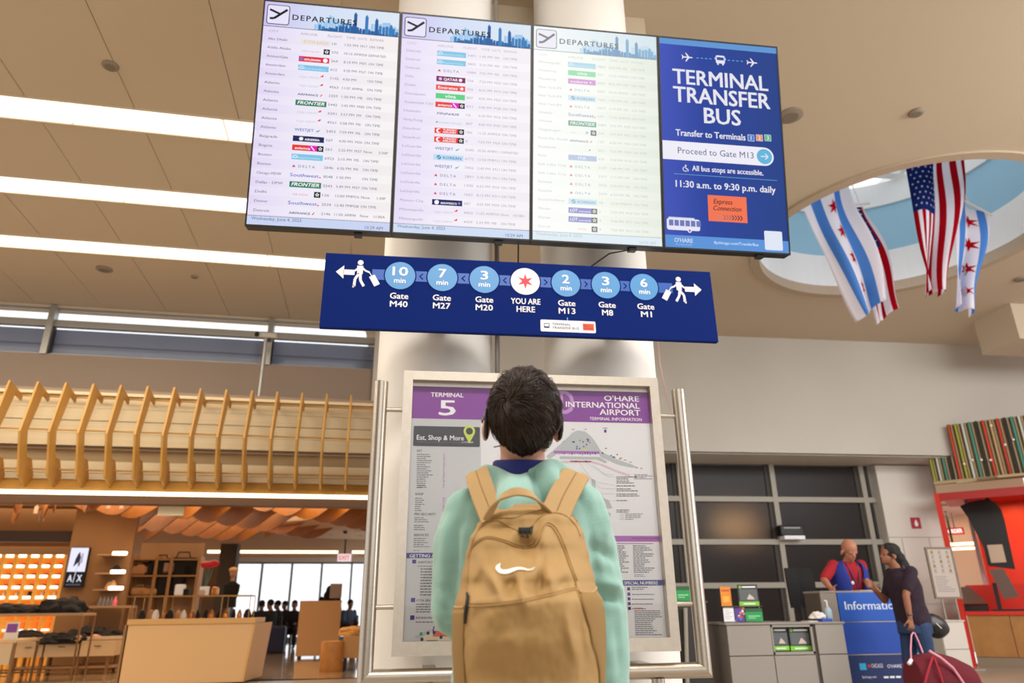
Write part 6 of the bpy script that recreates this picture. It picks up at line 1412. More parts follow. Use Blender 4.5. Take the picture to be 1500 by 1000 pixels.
for dz_, rx, ry, gap in prof:
    r_ = []
    for i in range(33):
        a = math.radians(-90+gap+(360-2*gap)*i/32); x = math.copysign(abs(math.cos(a))**.87, math.cos(a))*(rx+.028); y = math.copysign(abs(math.sin(a))**.87, math.sin(a))*(ry+.026)
        r_.append(q.bm.verts.new(c0+V((x, y, dz_))))
    rows_.append(r_)
for r0, r1 in zip(rows_, rows_[1:]):
    for i in range(32): q.bm.faces.new((r0[i], r0[i+1], r1[i+1], r1[i]))
q.smooth = True; v_ = q.build('vest', m_vest, t, autos=False); so = v_.modifiers.new('s', 'SOLIDIFY'); so.thickness = .012; so.offset = 1
q = MB(); q.tube([c0+V((-.07, -.10, .17)), c0+V((-.03, -.155, -.02)), c0+V((0, -.16, -.16)), c0+V((.03, -.155, -.02)), c0+V((.07, -.10, .17))], .008, 8); q.build('lanyard', M('lanyard_purple', '3a2050', .6), t)
MB().box(c0.x-.035, c0.x+.035, c0.y-.172, c0.y-.165, c0.z-.25, c0.z-.15).build('badge', M('badge_white', 'd8d8de', .4), t)
for dx, dz_, cc in ((-.13, .06, 'e0783a'), (-.125, -.03, 'c87ab0'), (-.07, -.05, 'c8c8d0'), (.13, .03, '6ab8e0')):
    q = MB(); q.ell(c0+V((dx, -.168+.06*(abs(dx) > .1), dz_)), (.02, .006, .02), None, 10); q.build('pin', M('pin_'+cc, cc, .4), t)
b = MB(); b.ell(at(0, -.012, .0), (.079, .098, .05), Rm, 20); fuse(b, .008, 1, 'hair_fringe', M('grey_hair', '7a6456', .9), t)
# --- woman at the desk, side on, facing left
YW = 7.0
hw = W(1303, 812, YW); J, k = std(hw.x+.03, YW, hw.z/1.585*1.7, math.radians(90))
J['head'] = hw; J['neck'] = V((hw.x+.055, YW, hw.z-.135)); J['chest'] = V((W(1322, 850, YW).x, YW, hw.z-.32)); J['pelvis'] = V((W(1337, 905, YW).x, YW, W(1337, 905, YW).z-.02))
J['shL'] = J['chest']+V((.0, -.16, .14)); J['shR'] = J['chest']+V((0, .16, .14))
J['elL'] = W(1327, 872, YW-.2); J['wrL'] = W(1333, 905, YW-.22); J['thumbL'] = V((-1, 0, 0))
J['elR'] = J['chest']+V((-.10, .2, -.12)); J['wrR'] = J['chest']+V((-.24, .12, -.02)); J['thumbR'] = V((0, 0, 1))
for n_, sg in (('L', -1), ('R', 1)):
    J['hp'+n_] = J['pelvis']+V((0, .085*sg, -.06)); J['kn'+n_] = V((J['pelvis'].x-.02-.04*sg, YW+.09*sg, .45)); J['an'+n_] = V((J['pelvis'].x+.0-.05*sg, YW+.09*sg, .08))
m_pl = M('purple_plaid', '241022', .9, var=.5, vscale=22)
t, at, Rm = person('person', 'woman with long black hair in dark purple shirt and jeans at the Information desk', J, '86553c', m_pl, '22385c', k=.96, yaw=math.radians(90), pitch=math.radians(6), sleeve=.72, tw=.175, td=.135, curl=.9)
b = MB(); b.ell(at(0, -.022, .03), (.085, .098, .092), Rm, 22); b.ell(at(0, -.07, -.03), (.075, .05, .07), Rm, 18)
cap(b, [(at(0, -.09, .0), .06), (at(0, -.13, -.08), .062), (W(1329, 838, YW-.06), .055), (W(1334, 866, YW-.10), .035)])
fuse(b, .009, 2, 'hair', M('black_hair', '0b0807', .8), t, fn=lambda c, n_: .006*noise.noise(c*25))
# shirt tail
MB().tube([W(1328, 905, YW-.30), W(1336, 905, YW-.24)], .008, 8).bm.free()
q = MB(); q.tube([J['wrL']+V((-.022, -.012, .03)), J['wrL']+V((.022, -.012, .03))], .012, 8); q.build('bracelet', m_dark, t)
# shoulder bag
pb = W(1370, 917, YW-.05)
t = thing('shoulder_bag', 'black shoulder bag hanging at the hip of the woman', 'bag', (pb.x, YW-.05, pb.z-.13))
b = MB(); b.ell(pb, (.135, .09, .11), Matrix.Rotation(.35, 3, 'Y'), 20); b.ell(pb+V((-.03, 0, .03)), (.10, .08, .09), None, 16); fuse(b, .012, 2, 'bag_body', M('bag_leather', '121110', .4), t, fn=lambda c, n_: .008*noise.noise(c*12))
MB().tube([pb+V((-.09, -.03, .09)), pb+V((-.15, -.05, .25)), W(1336, 850, YW-.18), W(1322, 828, YW-.12)], .010, 8).build('strap', M('bag_leather'), t)
q = MB(); q.tube([pb+V((-.06, -.10, .03)), pb+V((-.02, -.11, -.02))], .006, 6); q.build('buckle', m_steel, t)
# red travel bag with pink handles
YS = 6.6
c_ = W(1376, 990, YS)
t = thing('red_travel_bag', 'dark red travel bag with pink trim held by the woman', 'bag', (c_.x, YS, 0))
b = MB(); x0 = W(1334, 980, YS).x; x1 = W(1421, 990, YS).x; zt_ = W(1372, 952, YS).z; w_ = x1-x0
sec = []
for i in range(9):
    s = i/8; x = x0+w_*s; h = (zt_-.08)*(.72+.28*math.sin(PI*(.12+s*.76))**.7)*(1-.18*s*s); sec.append([V((x, YS+math.cos(a)*.15, .08+h*.5+math.sin(a)*h*.5)) for a in [2*PI*j/20 for j in range(20)]])
b.rings(sec); fuse(b, .012, 3, 'bag_body', M('bag_maroon', '5e0c1c', .9), t, fn=lambda c, n_: .01*noise.noise(c*8))
MB().tube([W(1361, 953, YS-.13), W(1378, 963, YS-.155), W(1396, 978, YS-.165), W(1412, 1001, YS-.15)], .012, 8).build('zip_trim', M('bag_pink', 'd08a9c', .6), t)
for (u0, u1) in ((1352, 1366), (1384, 1368)):
    MB().tube([W(u0, 1010, YS-.16), W((u0+u1)/2, 984, YS-.175), W(u1, 962, YS-.13)], .010, 8).build('side_strap', M('bag_strap_red', '9c1a30', .8), t)
MB().tube([W(1335, 972, YS-.1), W(1334, 950, YS), W(1335, 930, YW-.25), W(1338, 926, YW-.24)], .007, 8).build('pull_strap', M('bag_pink'), t)
MB().tube([W(1352, 956, YS-.08), W(1346, 940, YS), W(1340, 927, YW-.24)], .007, 8).build('pull_strap', M('bag_pink'), t)
for sx in (.1, .9):
    for sy in (-.1, .1): q = MB(); q.tube([(x0+w_*sx, YS+sy-.015, .04), (x0+w_*sx, YS+sy+.015, .04)], .04, 14); q.build('wheel', m_black, t); MB().box(x0+w_*sx-.02, x0+w_*sx+.02, YS+sy-.02, YS+sy+.02, .05, .16).build('wheel_fork', m_dark, t)
q = MB(); q.tube([W(1335, 966, YS-.09), W(1331, 972, YS-.1)], .016, 8); q.build('tag', M('badge_white'), t)
# --- shop assistant with black headscarf behind the till counter
pa_ = H(484, 866, 18.1); pw = FL.R @ pa_
J, k = std(pw.x, pw.y, pw.z/1.585*1.7, math.radians(180)+HALL)
t, at, Rm = person('person', 'shop worker in black headscarf behind the tall beige till counter', J, 'a06a50', '14110f', '1c1a1a', k=1.0, yaw=math.radians(215), pitch=math.radians(-10), sleeve=1.8, voxel=.016)
b = MB(); b.ell(at(0, -.014, .02), (.095, .11, .115), Rm, 20); b.ell(at(0, -.03, -.10), (.13, .12, .12), Rm, 18); fuse(b, .014, 2, 'headscarf', M('scarf_black', '0e0b0a', .9), t)
pc = H(491, 872, 17.3); z = H(470, 880, 17.).z+.01
t = thing('till_monitor', 'till monitor with pale back standing on the beige till counter', 'monitor', (pc.x, 17.3, z), FL)
MB().box(pc.x-.12, pc.x+.14, 17.28, 17.32, z+.05, z+.36, .01, mat=None).build('screen_back', M('monitor_pale', 'a89a90', .5), t); MB().box(pc.x-.02, pc.x+.04, 17.3, 17.34, z, z+.08).build('stand', m_dark, t)
# --- mannequin by the dark pillar
pm_ = H(342, 838, 18.6)
t = thing('mannequin', 'mannequin bust in black top and beige turban against the bright window', 'mannequin', (pm_.x, 18.6, 0), FL)
z = pm_.z; b = MB(); b.ell((pm_.x, 18.6, z-.02), (.075, .09, .11)); cap(b, [(V((pm_.x, 18.6, z-.08)), .04), (V((pm_.x, 18.6, z-.22)), .045)])
fuse(b, .012, 2, 'head', M('mannequin_tan', 'b98a68', .5), t)
b = MB(); b.rings([ring((pm_.x, 18.6, z-.78), .15, .11), ring((pm_.x, 18.6, z-.6), .14, .10), ring((pm_.x, 18.6, z-.42), .18, .12), ring((pm_.x, 18.6, z-.28), .19, .10), ring((pm_.x, 18.6, z-.20), .06, .06)]); fuse(b, .014, 2, 'black_top', M('scarf_black'), t)
b = MB(); b.ell((pm_.x+.0, 18.6, z+.05), (.11, .12, .07)); fuse(b, .012, 2, 'turban', M('turban_beige', 'c8a06c', .7), t)
MB().tube([(pm_.x, 18.6, .02), (pm_.x, 18.6, z-.76)], .02, 10).build('stand_pole', m_steel, t); MB().lathe((pm_.x, 18.6, 0), [(0, 0), (.18, 0), (.18, .02), (.03, .03)], 20).build('stand_base', m_steel, t)
# --- seated travellers far behind
def seated(a, D, fy, hz_, lab, top, lower='1a1a20', skin='8a5c48'):
    p = FL.R @ V((a, D, 0)); fx = V((-math.sin(fy), math.cos(fy), 0)); rt = V((math.cos(fy), math.sin(fy), 0)); o_ = V((p.x, p.y, 0))
    def q(x, y, z): return o_+rt*x+fx*y+V((0, 0, z))
    J = dict(head=q(0, .05, hz_-.10), neck=q(0, 0, hz_-.25), chest=q(0, -.02, hz_-.43), pelvis=q(0, -.04, .52), toe=fx*.12, body_yaw=fy)
    for n_, sg in (('L', -1), ('R', 1)):
        J['sh'+n_] = q(.18*sg, 0, hz_-.31); J['el'+n_] = q(.22*sg, .06, hz_-.58); J['wr'+n_] = q(.12*sg, .28, hz_-.60); J['thumb'+n_] = V((0, 0, 1))
        J['hp'+n_] = q(.09*sg, .0, .50); J['kn'+n_] = q(.12*sg, .42, .48); J['an'+n_] = q(.12*sg, .40, .08)
    t, at, Rm = person('person', lab, J, skin, top, lower, k=1, yaw=fy, pitch=math.radians(-12), sleeve=1.8, voxel=.022, grp='seated travellers by the far windows')
    b = MB(); b.ell(at(0, -.02, .035), (.084, .098, .09), Rm, 16); fuse(b, .016, 1, 'hair', M('black_hair'), t)
seats = []
for i, (u, D, top, lab) in enumerate(((384, 21.5, '2a2a34', 'seated traveller in grey top nearest the dark pillar'), (398, 20.2, '14141a', 'seated traveller in black, second from the left by the far windows'), (409, 22.2, '1c1c26', 'seated traveller in dark coat, third from the left by the far windows'), (419, 23.3, '101014', 'seated traveller in black before the till counter, fourth from the left'), (432, 22.0, '241c22', 'seated traveller in dark top partly behind the till counter'), (512, 21.6, '3c4a60', 'seated traveller in blue grey between till counter and steel rail'))):
    p = H(u, 885, D); seated(p.x, D, math.radians(20+40*i), 1.22, lab, top); seats.append((p.x, D, i))
for (x, D, i) in seats:
    t = thing('lounge_chair', 'dark lounge chair under the traveller %s' % ['nearest the dark pillar', 'second from the left', 'third from the left', 'fourth from the left', 'partly behind the till counter', 'between till counter and steel rail'][i], 'chair', (x, D, 0), FL, 'lounge chairs by the far windows')
    MB().box(x-.27, x+.27, D-.25, D+.28, .34, .41, .02).build('seat', m_black, t); MB().box(x-.27, x+.27, D+.24, D+.30, .40, .82, .02).build('backrest', m_black, t)
    for sx in (-.22, .22): MB().box(x+sx-.02, x+sx+.02, D-.2, D+.24, 0, .34).build('leg', m_dark, t)
p = H(405, 925, 19.4); o = MB().box(p.x-.22, p.x+.22, 19.3, 19.6, 0, .62, .05).build('suitcase', M('suitcase_navy', '16204a', .5), None, FL); tag(o, 'dark navy suitcase standing on the floor among the seated travellers', 'suitcase')
# ------------------------------------------------------------------ THE BOY with his backpack
YB0 = 1.64
m_hood = M('mint_fleece', '88b2a8', .95, bump=.25, bscale=420, sheen=.35, var=.05, vscale=8)
m_skin = M('boy_skin', 'd09c86', .5, var=.05, vscale=14)
hc = W(766, 612, 1.60)                       # head centre
xc = hc.x
neck = V((xc+.004, 1.645, hc.z-.098)); chest = V((xc+.006, 1.655, 1.06)); pelvis = V((xc+.006, 1.665, .80))
t = thing('person', 'boy in mint green hoodie seen from behind looking up at the screens', 'person', (xc, 1.66, 0))
boy = t
kb = .98
b = MB(); at, Rm = headmesh(b, hc, kb, 0, math.radians(32))
cap(b, [(neck-V((0, 0, .03)), .056), (neck+V((0, .0, .03)), .053), (hc+V((0, .01, -.05)), .055)])
b.ell(neck+V((0, -.018, .022)), (.052, .034, .016))
tw_, td_ = .135, .085
b.rings([ring(pelvis+V((0, 0, -.08)), .125, .09), ring(pelvis, .13, .09), ring(pelvis.lerp(chest, .5), .125, .082), ring(chest, .138, .085), ring(chest.lerp(neck, .5), .120, .070), ring(chest.lerp(neck, .9), .075, .06)])
shL, shR = V((xc-.135, 1.655, 1.165)), V((xc+.145, 1.655, 1.165))
elL, wrL = W(668, 893, 1.67), V((xc-.09, 1.90, .93))
elR, wrR = V((W(893, 880, 1.66).x-.012, 1.665, .93)), V((W(893, 1000, 1.64).x-.008, 1.645, .715))
for sh, el, wr, th in ((shL, elL, wrL, V((0, 0, 1))), (shR, elR, wrR, V((0, 1, 0)))):
    cap(b, [(sh+V((.022 if sh is shL else -.022, 0, -.018)), .034), (el, .032), (wr, .024)]); hand(b, wr, wr-el, th, .88, .5)
hips = []
for sg in (-1, 1):
    hp = V((xc+sg*.075, 1.67, .76)); kn = V((xc+sg*.085, 1.66, .43)); an = V((xc+sg*.09, 1.69, .075)); hips.append((hp, kn, an))
    cap(b, [(hp, .070), (kn, .048), (an, .032)]); cap(b, [(an+V((0, 0, -.03)), .034), (an+V((0, .12, -.045)), .026)])
fuse(b, .0065, 3, 'body', m_skin, t)
face_bits(t, at, kb, Rm)
# jeans and shoes
b = MB(); b.rings([ring((xc, 1.668, .70), .135, .10), ring((xc, 1.668, .86), .14, .10)])
for hp, kn, an in hips: cap(b, [(hp, .086), (kn, .064), (an.lerp(kn, .05), .055)])
fuse(b, .010, 3, 'jeans', M('boy_jeans', '27324a', .85, bump=.1, bscale=300), t, fn=lambda c, n_: .004*noise.noise(c*14))
for hp, kn, an in hips:
    b = MB(); cap(b, [(an+V((0, -.01, -.03)), .045), (an+V((0, .06, -.04)), .040), (an+V((0, .13, -.045)), .033)]); s_ = fuse(b, .008, 2, 'shoe', M('boy_shoe', 'd8d4cc', .6), t)
    q = MB(); q.rings([[V((an.x+.045*math.cos(a), an.y+.06+.11*math.sin(a), z)) for a in [2*PI*j/24 for j in range(24)]] for z in (0, .022)]); q.build('sole', M('boy_sole', 'efece6', .6), t)
# navy t-shirt collar
b = MB(); b.rings([[neck+V((r*math.cos(a), -.004+r*.95*math.sin(a), z+.010*math.sin(a)))for a in [2*PI*j/40 for j in range(40)]] for r, z in ((.078, -.035), (.070, .002), (.064, .006), (.060, .0), (.066, -.035))], cap0=False, cap1=False); b.smooth = True
b.build('shirt_collar', M('navy_collar', '17236e', .8), t)
# hoodie
b = MB()
b.rings([ring((xc+.006, 1.665, .68), .150, .115, 32), ring((xc+.006, 1.665, .72), .163, .122, 32), ring((xc+.006, 1.66, .86), .160, .116, 32), ring((xc+.006, 1.655, 1.0), .158, .112, 32), ring((xc+.006, 1.652, 1.10), .160, .108, 32), ring((xc+.006, 1.650, 1.165), .150, .096, 32), ring((xc+.004, 1.650, 1.205), .112, .080, 32), ring((xc+.004, 1.648, neck.z-.035), .082, .070, 32)])
cap(b, [(shL+V((.014, 0, -.006)), .058), (shL.lerp(elL, .35), .060), (shL.lerp(elL, .7), .060), (elL, .057), (elL.lerp(wrL, .5), .050), (wrL, .040)])
cap(b, [(shR+V((-.01, 0, 0)), .063), (shR.lerp(elR, .35), .061), (shR.lerp(elR, .7), .058), (elR, .055), (elR.lerp(wrR, .5), .052), (wrR, .046)])
def ridge(c, p0, p1, w, h):    # a soft fold along a segment
    p0, p1 = V(p0), V(p1); d = p1-p0; s = max(0, min(1, (c-p0).dot(d)/d.length_squared)); q = p0+d*s; r = (c-q).length
    return h*math.exp(-(r/w)**2)*(math.sin(PI*min(max(s, .05), .95))**.5)
fr_ = [((shR+V((.05, -.03, .0))), W(885, 790, 1.6), .018, .010), (W(862, 800, 1.60), W(900, 820, 1.62), .014, -.016), (W(872, 850, 1.60), W(912, 862, 1.62), .012, .012), (W(870, 868, 1.60), W(910, 878, 1.62), .012, -.014),
       (W(880, 900, 1.6), W(893, 985, 1.6), .018, .010), (W(900, 900, 1.6), W(912, 990, 1.6), .012, -.006), (W(868, 770, 1.6), W(880, 840, 1.6), .014, .008),
       (W(655, 735, 1.6), W(648, 850, 1.62), .013, .010), (W(668, 725, 1.58), W(668, 860, 1.6), .010, -.012), (W(678, 730, 1.58), W(672, 860, 1.6), .010, .010), (W(662, 830, 1.60), W(655, 905, 1.62), .012, -.012), (W(645, 870, 1.62), W(662, 905, 1.6), .012, .012)]
def hoodfn(c, n_):
    v = .004*noise.noise(V((c.x*14, c.y*14, c.z*7)))+.0025*noise.noise(c*30)
    for p0, p1, w_, h_ in fr_: v += ridge(c, p0, p1, w_, h_)
    return v
fuse(b, .006, 4, 'hoodie', m_hood, t, fn=hoodfn)
# the hood lying on the upper back
b = MB(); rows_ = []
na, npf = 64, 22
for i in range(na+1):
    th = math.radians(-128+256*i/na); back = max(0, math.cos(th))       # 0 = straight back
    dirv = V((math.sin(th), -math.cos(th), 0)); row = []
    drop = .150*back**1.2+.035; out = .030+.042*back**2; low = .034*math.exp(-((th+.22)/.55)**2)
    for j in range(npf+1):
        s = j/npf
        if s < .22: r = .070+.018*(s/.22); z = -.012+.020*math.sin(s/.22*PI/2)-low       # inner face up to the rim
        else: q_ = (s-.22)/.78; r = .088+out*math.sin(q_*PI*.80); z = .008-low*(1-q_)-drop*q_**1.15
        fold = .012*math.sin(th*5.2+s*5)*s+.012*math.sin(th*9-s*4+1)*s*back+.006*noise.noise(V((th*2.5, s*3, 1)))
        fold -= .050*math.exp(-((th-.02-.30*s)/.13)**2)*min(1, s*2.5)*(s > .15)
        fold += .034*math.exp(-((th+.32+.1*s)/.13)**2)*s + .010*math.exp(-((th-.42-.25*s)/.16)**2)*s - .022*math.exp(-((th-.75)/.12)**2)*s
        p = neck+V((0, .0, -.012))+dirv*(r+fold)+V((0, 0, z+.012*math.sin(th)*back))
        row.append(p)
    rows_.append(row)
vr = [[b.bm.verts.new(p) for p in r_] for r_ in rows_]
for r0, r1 in zip(vr, vr[1:]):
    for j in range(npf): b.bm.faces.new((r0[j], r1[j], r1[j+1], r0[j+1]))
b.smooth = True
ho = b.build('hood', m_hood, t, autos=False)
so = ho.modifiers.new('s', 'SOLIDIFY'); so.thickness = .007; so.offset = -1
ss = ho.modifiers.new('u', 'SUBSURF'); ss.levels = 1; ss.render_levels = 1
# hair: scalp shell and strands combed round a crown whorl
m_hair = M('dark_brown_hair', '2e1c12', .38, var=.25, vscale=30); m_hair.node_tree.nodes['Principled BSDF'].inputs['Specular IOR Level'].default_value = .45
def scalp(d):      # point on the hair base surface in direction d (head coordinates)
    d = d.normalized(); r = V((.078*kb, .100*kb, .098*kb)); f_ = 1/math.sqrt((d.x/r.x)**2+(d.y/r.y)**2+(d.z/r.z)**2)
    p = d*f_*(1+.035*noise.noise(d*3.2+V((3, 1, 0)))); p.z += .018; p.y -= .010
    if d.z < -.1: p.x *= 1-.22*min(1, (-.1-d.z)); p.y *= 1-.05*min(1, -.1-d.z)
    return p
def hairy(d):     # does hair grow here: everything but the face and the area under the hairline
    d = d.normalized()
    if d.y > .62 and d.z < .45: return False
    if d.y > .12: return d.z > -.18+.55*(d.y-.12)
    if abs(d.x) > .80 and d.y > -.12: return d.z > -.25
    return d.z > -.86+.25*abs(d.x)
bm_ = bmesh.new(); bmesh.ops.create_icosphere(bm_, subdivisions=5, radius=1)
dl = []
for v in bm_.verts:
    d = v.co.copy()
    if not hairy(d): dl.append(v); continue
    v.co = hc+Rm @ (scalp(d)*(1.0+.02*noise.noise(d*4)))
bmesh.ops.delete(bm_, geom=dl, context='VERTS')
m_ = MB(); m_.bm.free(); m_.bm = bm_; m_.smooth = True
hr = m_.build('hair', m_hair, t, autos=False); so = hr.modifiers.new('s', 'SOLIDIFY'); so.thickness = .006
rh = random.Random(9)
wp_ = Rm.transposed() @ (W(741, 583, 1.51)-hc); wd_ = V((wp_.x, wp_.y, wp_.z-.018)).normalized()
vs, fs = [], []
ns = 9000
for i in range(ns):
    while True:
        d = V((rh.gauss(0, 1), rh.gauss(0, 1), rh.gauss(0, 1))).normalized()
        if hairy(d): break
    L = rh.uniform(.028, .055)*(1.0 if d.z > -.35 else .55); wid = rh.uniform(.0007, .0013)
    cl = noise.noise(d*5)*2.2; lift = rh.uniform(.001, .005)+.008*max(0, noise.noise(d*5+V((5, 0, 0))))
    seg = 5; pts = []; dd = d.copy()
    for s_ in range(seg+1):
        p = scalp(dd); n_ = dd; f_ = s_/seg
        pts.append(hc+Rm @ (p+n_*(lift*math.sin(f_*PI*.75)*1.5+.002)))
        away = dd-wd_*dd.dot(wd_)
        if away.length < 1e-4: away = V((1, 0, 0))
        away = (away-dd*away.dot(dd)).normalized() if (away-dd*away.dot(dd)).length > 1e-5 else V((0, 0, 1))
        sw = dd.cross(away); dist = (dd-wd_).length
        dn = V((0, -.35, -1)); dn = dn-dd*dn.dot(dd)
        g_ = away*(1-.4*min(dist, 1))+sw*(.9*math.exp(-dist*1.6)+.35*cl)+dn*.75*min(dist*.8, 1)
        g_ = g_.normalized() if g_.length > 1e-5 else away
        dd = (dd+g_*(L/seg/.095)).normalized()
    b0 = len(vs)
    for s_, p in enumerate(pts):
        tn = (pts[min(s_+1, seg)]-pts[max(s_-1, 0)]).normalized(); o_ = (p-hc).normalized(); sd = tn.cross(o_).normalized(); w_ = wid*(1-.75*(s_/seg)**2)
        vs += [p+sd*w_, p-sd*w_, p+o_*w_*.9]
    for s_ in range(seg):
        a_ = b0+3*s_
        for q_ in ((0, 2), (2, 1), (1, 0)): fs.append((a_+q_[0], a_+q_[1], a_+3+q_[1], a_+3+q_[0]))
me = bpy.data.meshes.new('hair_strands'); og = ORG[t.name]
me.from_pydata([v-og for v in vs], [], fs); me.materials.append(m_hair); me.shade_smooth()
o = bpy.data.objects.new('hair_strands', me); COL.objects.link(o); o.parent = t; o['kind'] = 'stuff'
# earphones with hooks and neckband
ep = thing('earphones', 'black sports earphones with thin neckband worn by the boy', 'earphones', hc-V((0, 0, .06)))
for s in (-1, 1):
    q = MB(); pts = [at(.085*s, .018, .012), at(.090*s, -.004, .020), at(.091*s, -.022, .004), at(.090*s, -.028, -.020), at(.087*s, -.024, -.044)]
    q.tube(pts, [.0025, .003, .004, .005, .004], 10); q.build('ear_hook', M('earphone_black', '0a0a0b', .3), ep)
    q = MB(); q.ell(at(.089*s, -.022, -.030), (.006, .010, .015), Rm, 14); q.build('battery_pod', M('earphone_black'), ep)
    q = MB(); q.ell(at(.088*s, .022, -.016), (.010, .010, .010), Rm, 12); q.build('earbud', M('earphone_black'), ep)
q = MB(); pts = []
for i in range(15):
    th = math.radians(-80+160*i/14); pts.append(neck+V((.062*math.sin(th), -.006-.060*math.cos(th), .020+.016*math.sin(abs(th)))))
pts = [at(-.062, .03, -.085)]+pts+[at(.062, .03, -.085)]
q.tube(pts, .0016, 8); q.build('neckband', M('earphone_black'), ep)
# ---------------- backpack
m_pack = M('tan_ripstop', 'a5834f', .72, bump=.12, bscale=500, var=.05, vscale=3); m_pack2 = M('tan_mesh', '9a7844', .85, bump=.5, bscale=700); m_seam = M('tan_piping', '94703c', .7); m_strap = M('tan_strap', 'ab8b5c', .75, bump=.12, bscale=400)
def interp(tab, v):
    if v <= tab[0][0]: return tab[0][1]
    for (a, x), (b_, y) in zip(tab, tab[1:]):
        if v <= b_: f_ = (v-a)/(b_-a); f_ = f_*f_*(3-2*f_); return x+(y-x)*f_
    return tab[-1][1]
Ltab = [(738, 733), (744, 722), (755, 708), (770, 698), (790, 688), (815, 682), (850, 675), (885, 667), (905, 663), (960, 663), (1000, 666), (1080, 674), (1140, 700)]
Rtab = [(738, 802), (744, 822), (752, 838), (765, 848), (785, 856), (815, 863), (850, 871), (862, 874), (880, 883), (910, 886), (960, 887), (1000, 886), (1080, 878), (1140, 850)]
Ftab = [(738, 1.475), (760, 1.44), (800, 1.402), (850, 1.345), (885, 1.312), (930, 1.318), (1000, 1.345), (1080, 1.37), (1125, 1.37), (1140, 1.42)]
YSd = 1.49
def gs(u, v, cu, cv, su, sv, ang=0):
    du, dv = u-cu, v-cv; c, s = math.cos(ang), math.sin(ang); a, b_ = (du*c+dv*s)/su, (-du*s+dv*c)/sv
    return math.exp(-a*a-b_*b_)
def surfY(u, v):
    l, r = interp(Ltab, v), interp(Rtab, v); s = (u-l)/(r-l)*2-1; s = max(-1, min(1, s))
    y = YSd-(YSd-interp(Ftab, v))*(1-abs(s)**3.0)**.6
    f_ = 0
    f_ += .012*gs(u, v, 706, 846, 9, 26, .35) + .016*gs(u, v, 722, 852, 7, 24, -.5)*-1 + .010*gs(u, v, 748, 858, 9, 22, .5) - .010*gs(u, v, 764, 866, 6, 20, -.25)
    f_ += .014*gs(u, v, 792, 846, 6, 26, .15) - .013*gs(u, v, 806, 850, 9, 24, -.5) + .008*gs(u, v, 824, 858, 8, 18, .6)
    f_ += .016*gs(u, v, 770, 798, 16, 12) + .008*gs(u, v, 735, 775, 20, 7, -.1) - .010*gs(u, v, 795, 785, 9, 22, .2) - .006*gs(u, v, 705, 815, 9, 22, .1)
    f_ += .006*gs(u, v, 850, 930, 7, 38, -.15) - .008*gs(u, v, 838, 940, 8, 30, -.2)+.005*gs(u, v, 700, 900, 10, 14, .6)
    f_ += .0022*noise.noise(V((u/26, v/42, 0)))+.0012*noise.noise(V((u/9, v/16, 3)))
    f_ *= 1.7*min(1, (1-abs(s))*6)
    if v > 880-(u-690)*.16 and 690 < u < 850: f_ -= .004          # front pocket sits proud
    return y+f_
def S(u, v, off=0): return W(u, v, surfY(u, v)-off)
bp = thing('backpack', 'tan backpack with white swoosh logo worn by the boy', 'backpack', (W(770, 900, 1.42).x, 1.42, .60))
b = MB(); vsn = [738+402*(j/120)**1.0 for j in range(121)]; nu = 84; front = []; back = []
for v in vsn:
    l, r = interp(Ltab, v), interp(Rtab, v)
    row = []
    for i in range(nu+1):
        s = math.sin((i/nu-.5)*PI)*.65+(i/nu-.5)*2*.35; u = l+(r-l)*(s+1)/2
        row.append(b.bm.verts.new(W(u, v, surfY(u, v))))
    front.append(row); bl = W(l, v, YSd); br = W(r, v, YSd)
    back.append([b.bm.verts.new(bl.lerp(br, q_/10)+V((0, .045*math.sin(PI*q_/10)**.5 if 0 < q_ < 10 else .0, 0))) for q_ in range(1, 10)])
for j in range(len(vsn)-1):
    for i in range(nu): b.bm.faces.new((front[j][i], front[j][i+1], front[j+1][i+1], front[j+1][i]))
    r0 = [front[j][0]]+back[j]+[front[j][nu]]; r1 = [front[j+1][0]]+back[j+1]+[front[j+1][nu]]
    for i in range(10): b.bm.faces.new((r0[i], r1[i], r1[i+1], r0[i+1]))
b.bm.faces.new(front[0]+list(reversed(back[0]))); b.bm.faces.new(list(reversed(front[-1]))+back[-1])
b.smooth = True; b.build('pack_body', m_pack, bp, autos=False)
def curve(pts, n=8):    # catmull-rom through photo points
    out = []; P_ = [pts[0]]+pts+[pts[-1]]
    for i in range(1, len(P_)-2):
        for k in range(n):
            f_ = k/n; a = [0.5*((2*P_[i][c])+(-P_[i-1][c]+P_[i+1][c])*f_+(2*P_[i-1][c]-5*P_[i][c]+4*P_[i+1][c]-P_[i+2][c])*f_*f_+(-P_[i-1][c]+3*P_[i][c]-3*P_[i+1][c]+P_[i+2][c])*f_**3) for c in (0, 1)]
            out.append(tuple(a))
    out.append(pts[-1]); return out
def piping(pts, r, mat, nm='piping', off=.0):
    MB().tube([S(u, v, off) for u, v in curve(pts)], r, 8).build(nm, mat, bp)
piping([(684, 868), (686, 845), (688, 815), (694, 800), (708, 790), (722, 789), (740, 794), (758, 801), (772, 803), (786, 797), (794, 780), (800, 769), (812, 776), (824, 800), (834, 828), (843, 852), (845, 862)], .0022, m_seam, 'front_zip')
piping([(681, 860), (683, 838), (686, 812), (693, 797), (708, 787), (722, 786), (741, 791), (759, 797.5), (772, 799), (783, 793), (791, 777), (801, 765), (815, 773), (827, 797), (837, 826), (846, 850)], .0015, m_pack, 'zip_flap', .001)
piping([(690, 800), (700, 778), (714, 765), (732, 763), (748, 772), (758, 777), (768, 779), (778, 772), (790, 758), (806, 751), (826, 754), (842, 768), (850, 785)], .0018, m_seam, 'main_zip')
piping([(700, 776), (712, 762), (732, 758), (752, 758), (770, 753), (790, 747), (812, 745), (834, 752), (846, 764)], .0014, m_seam)
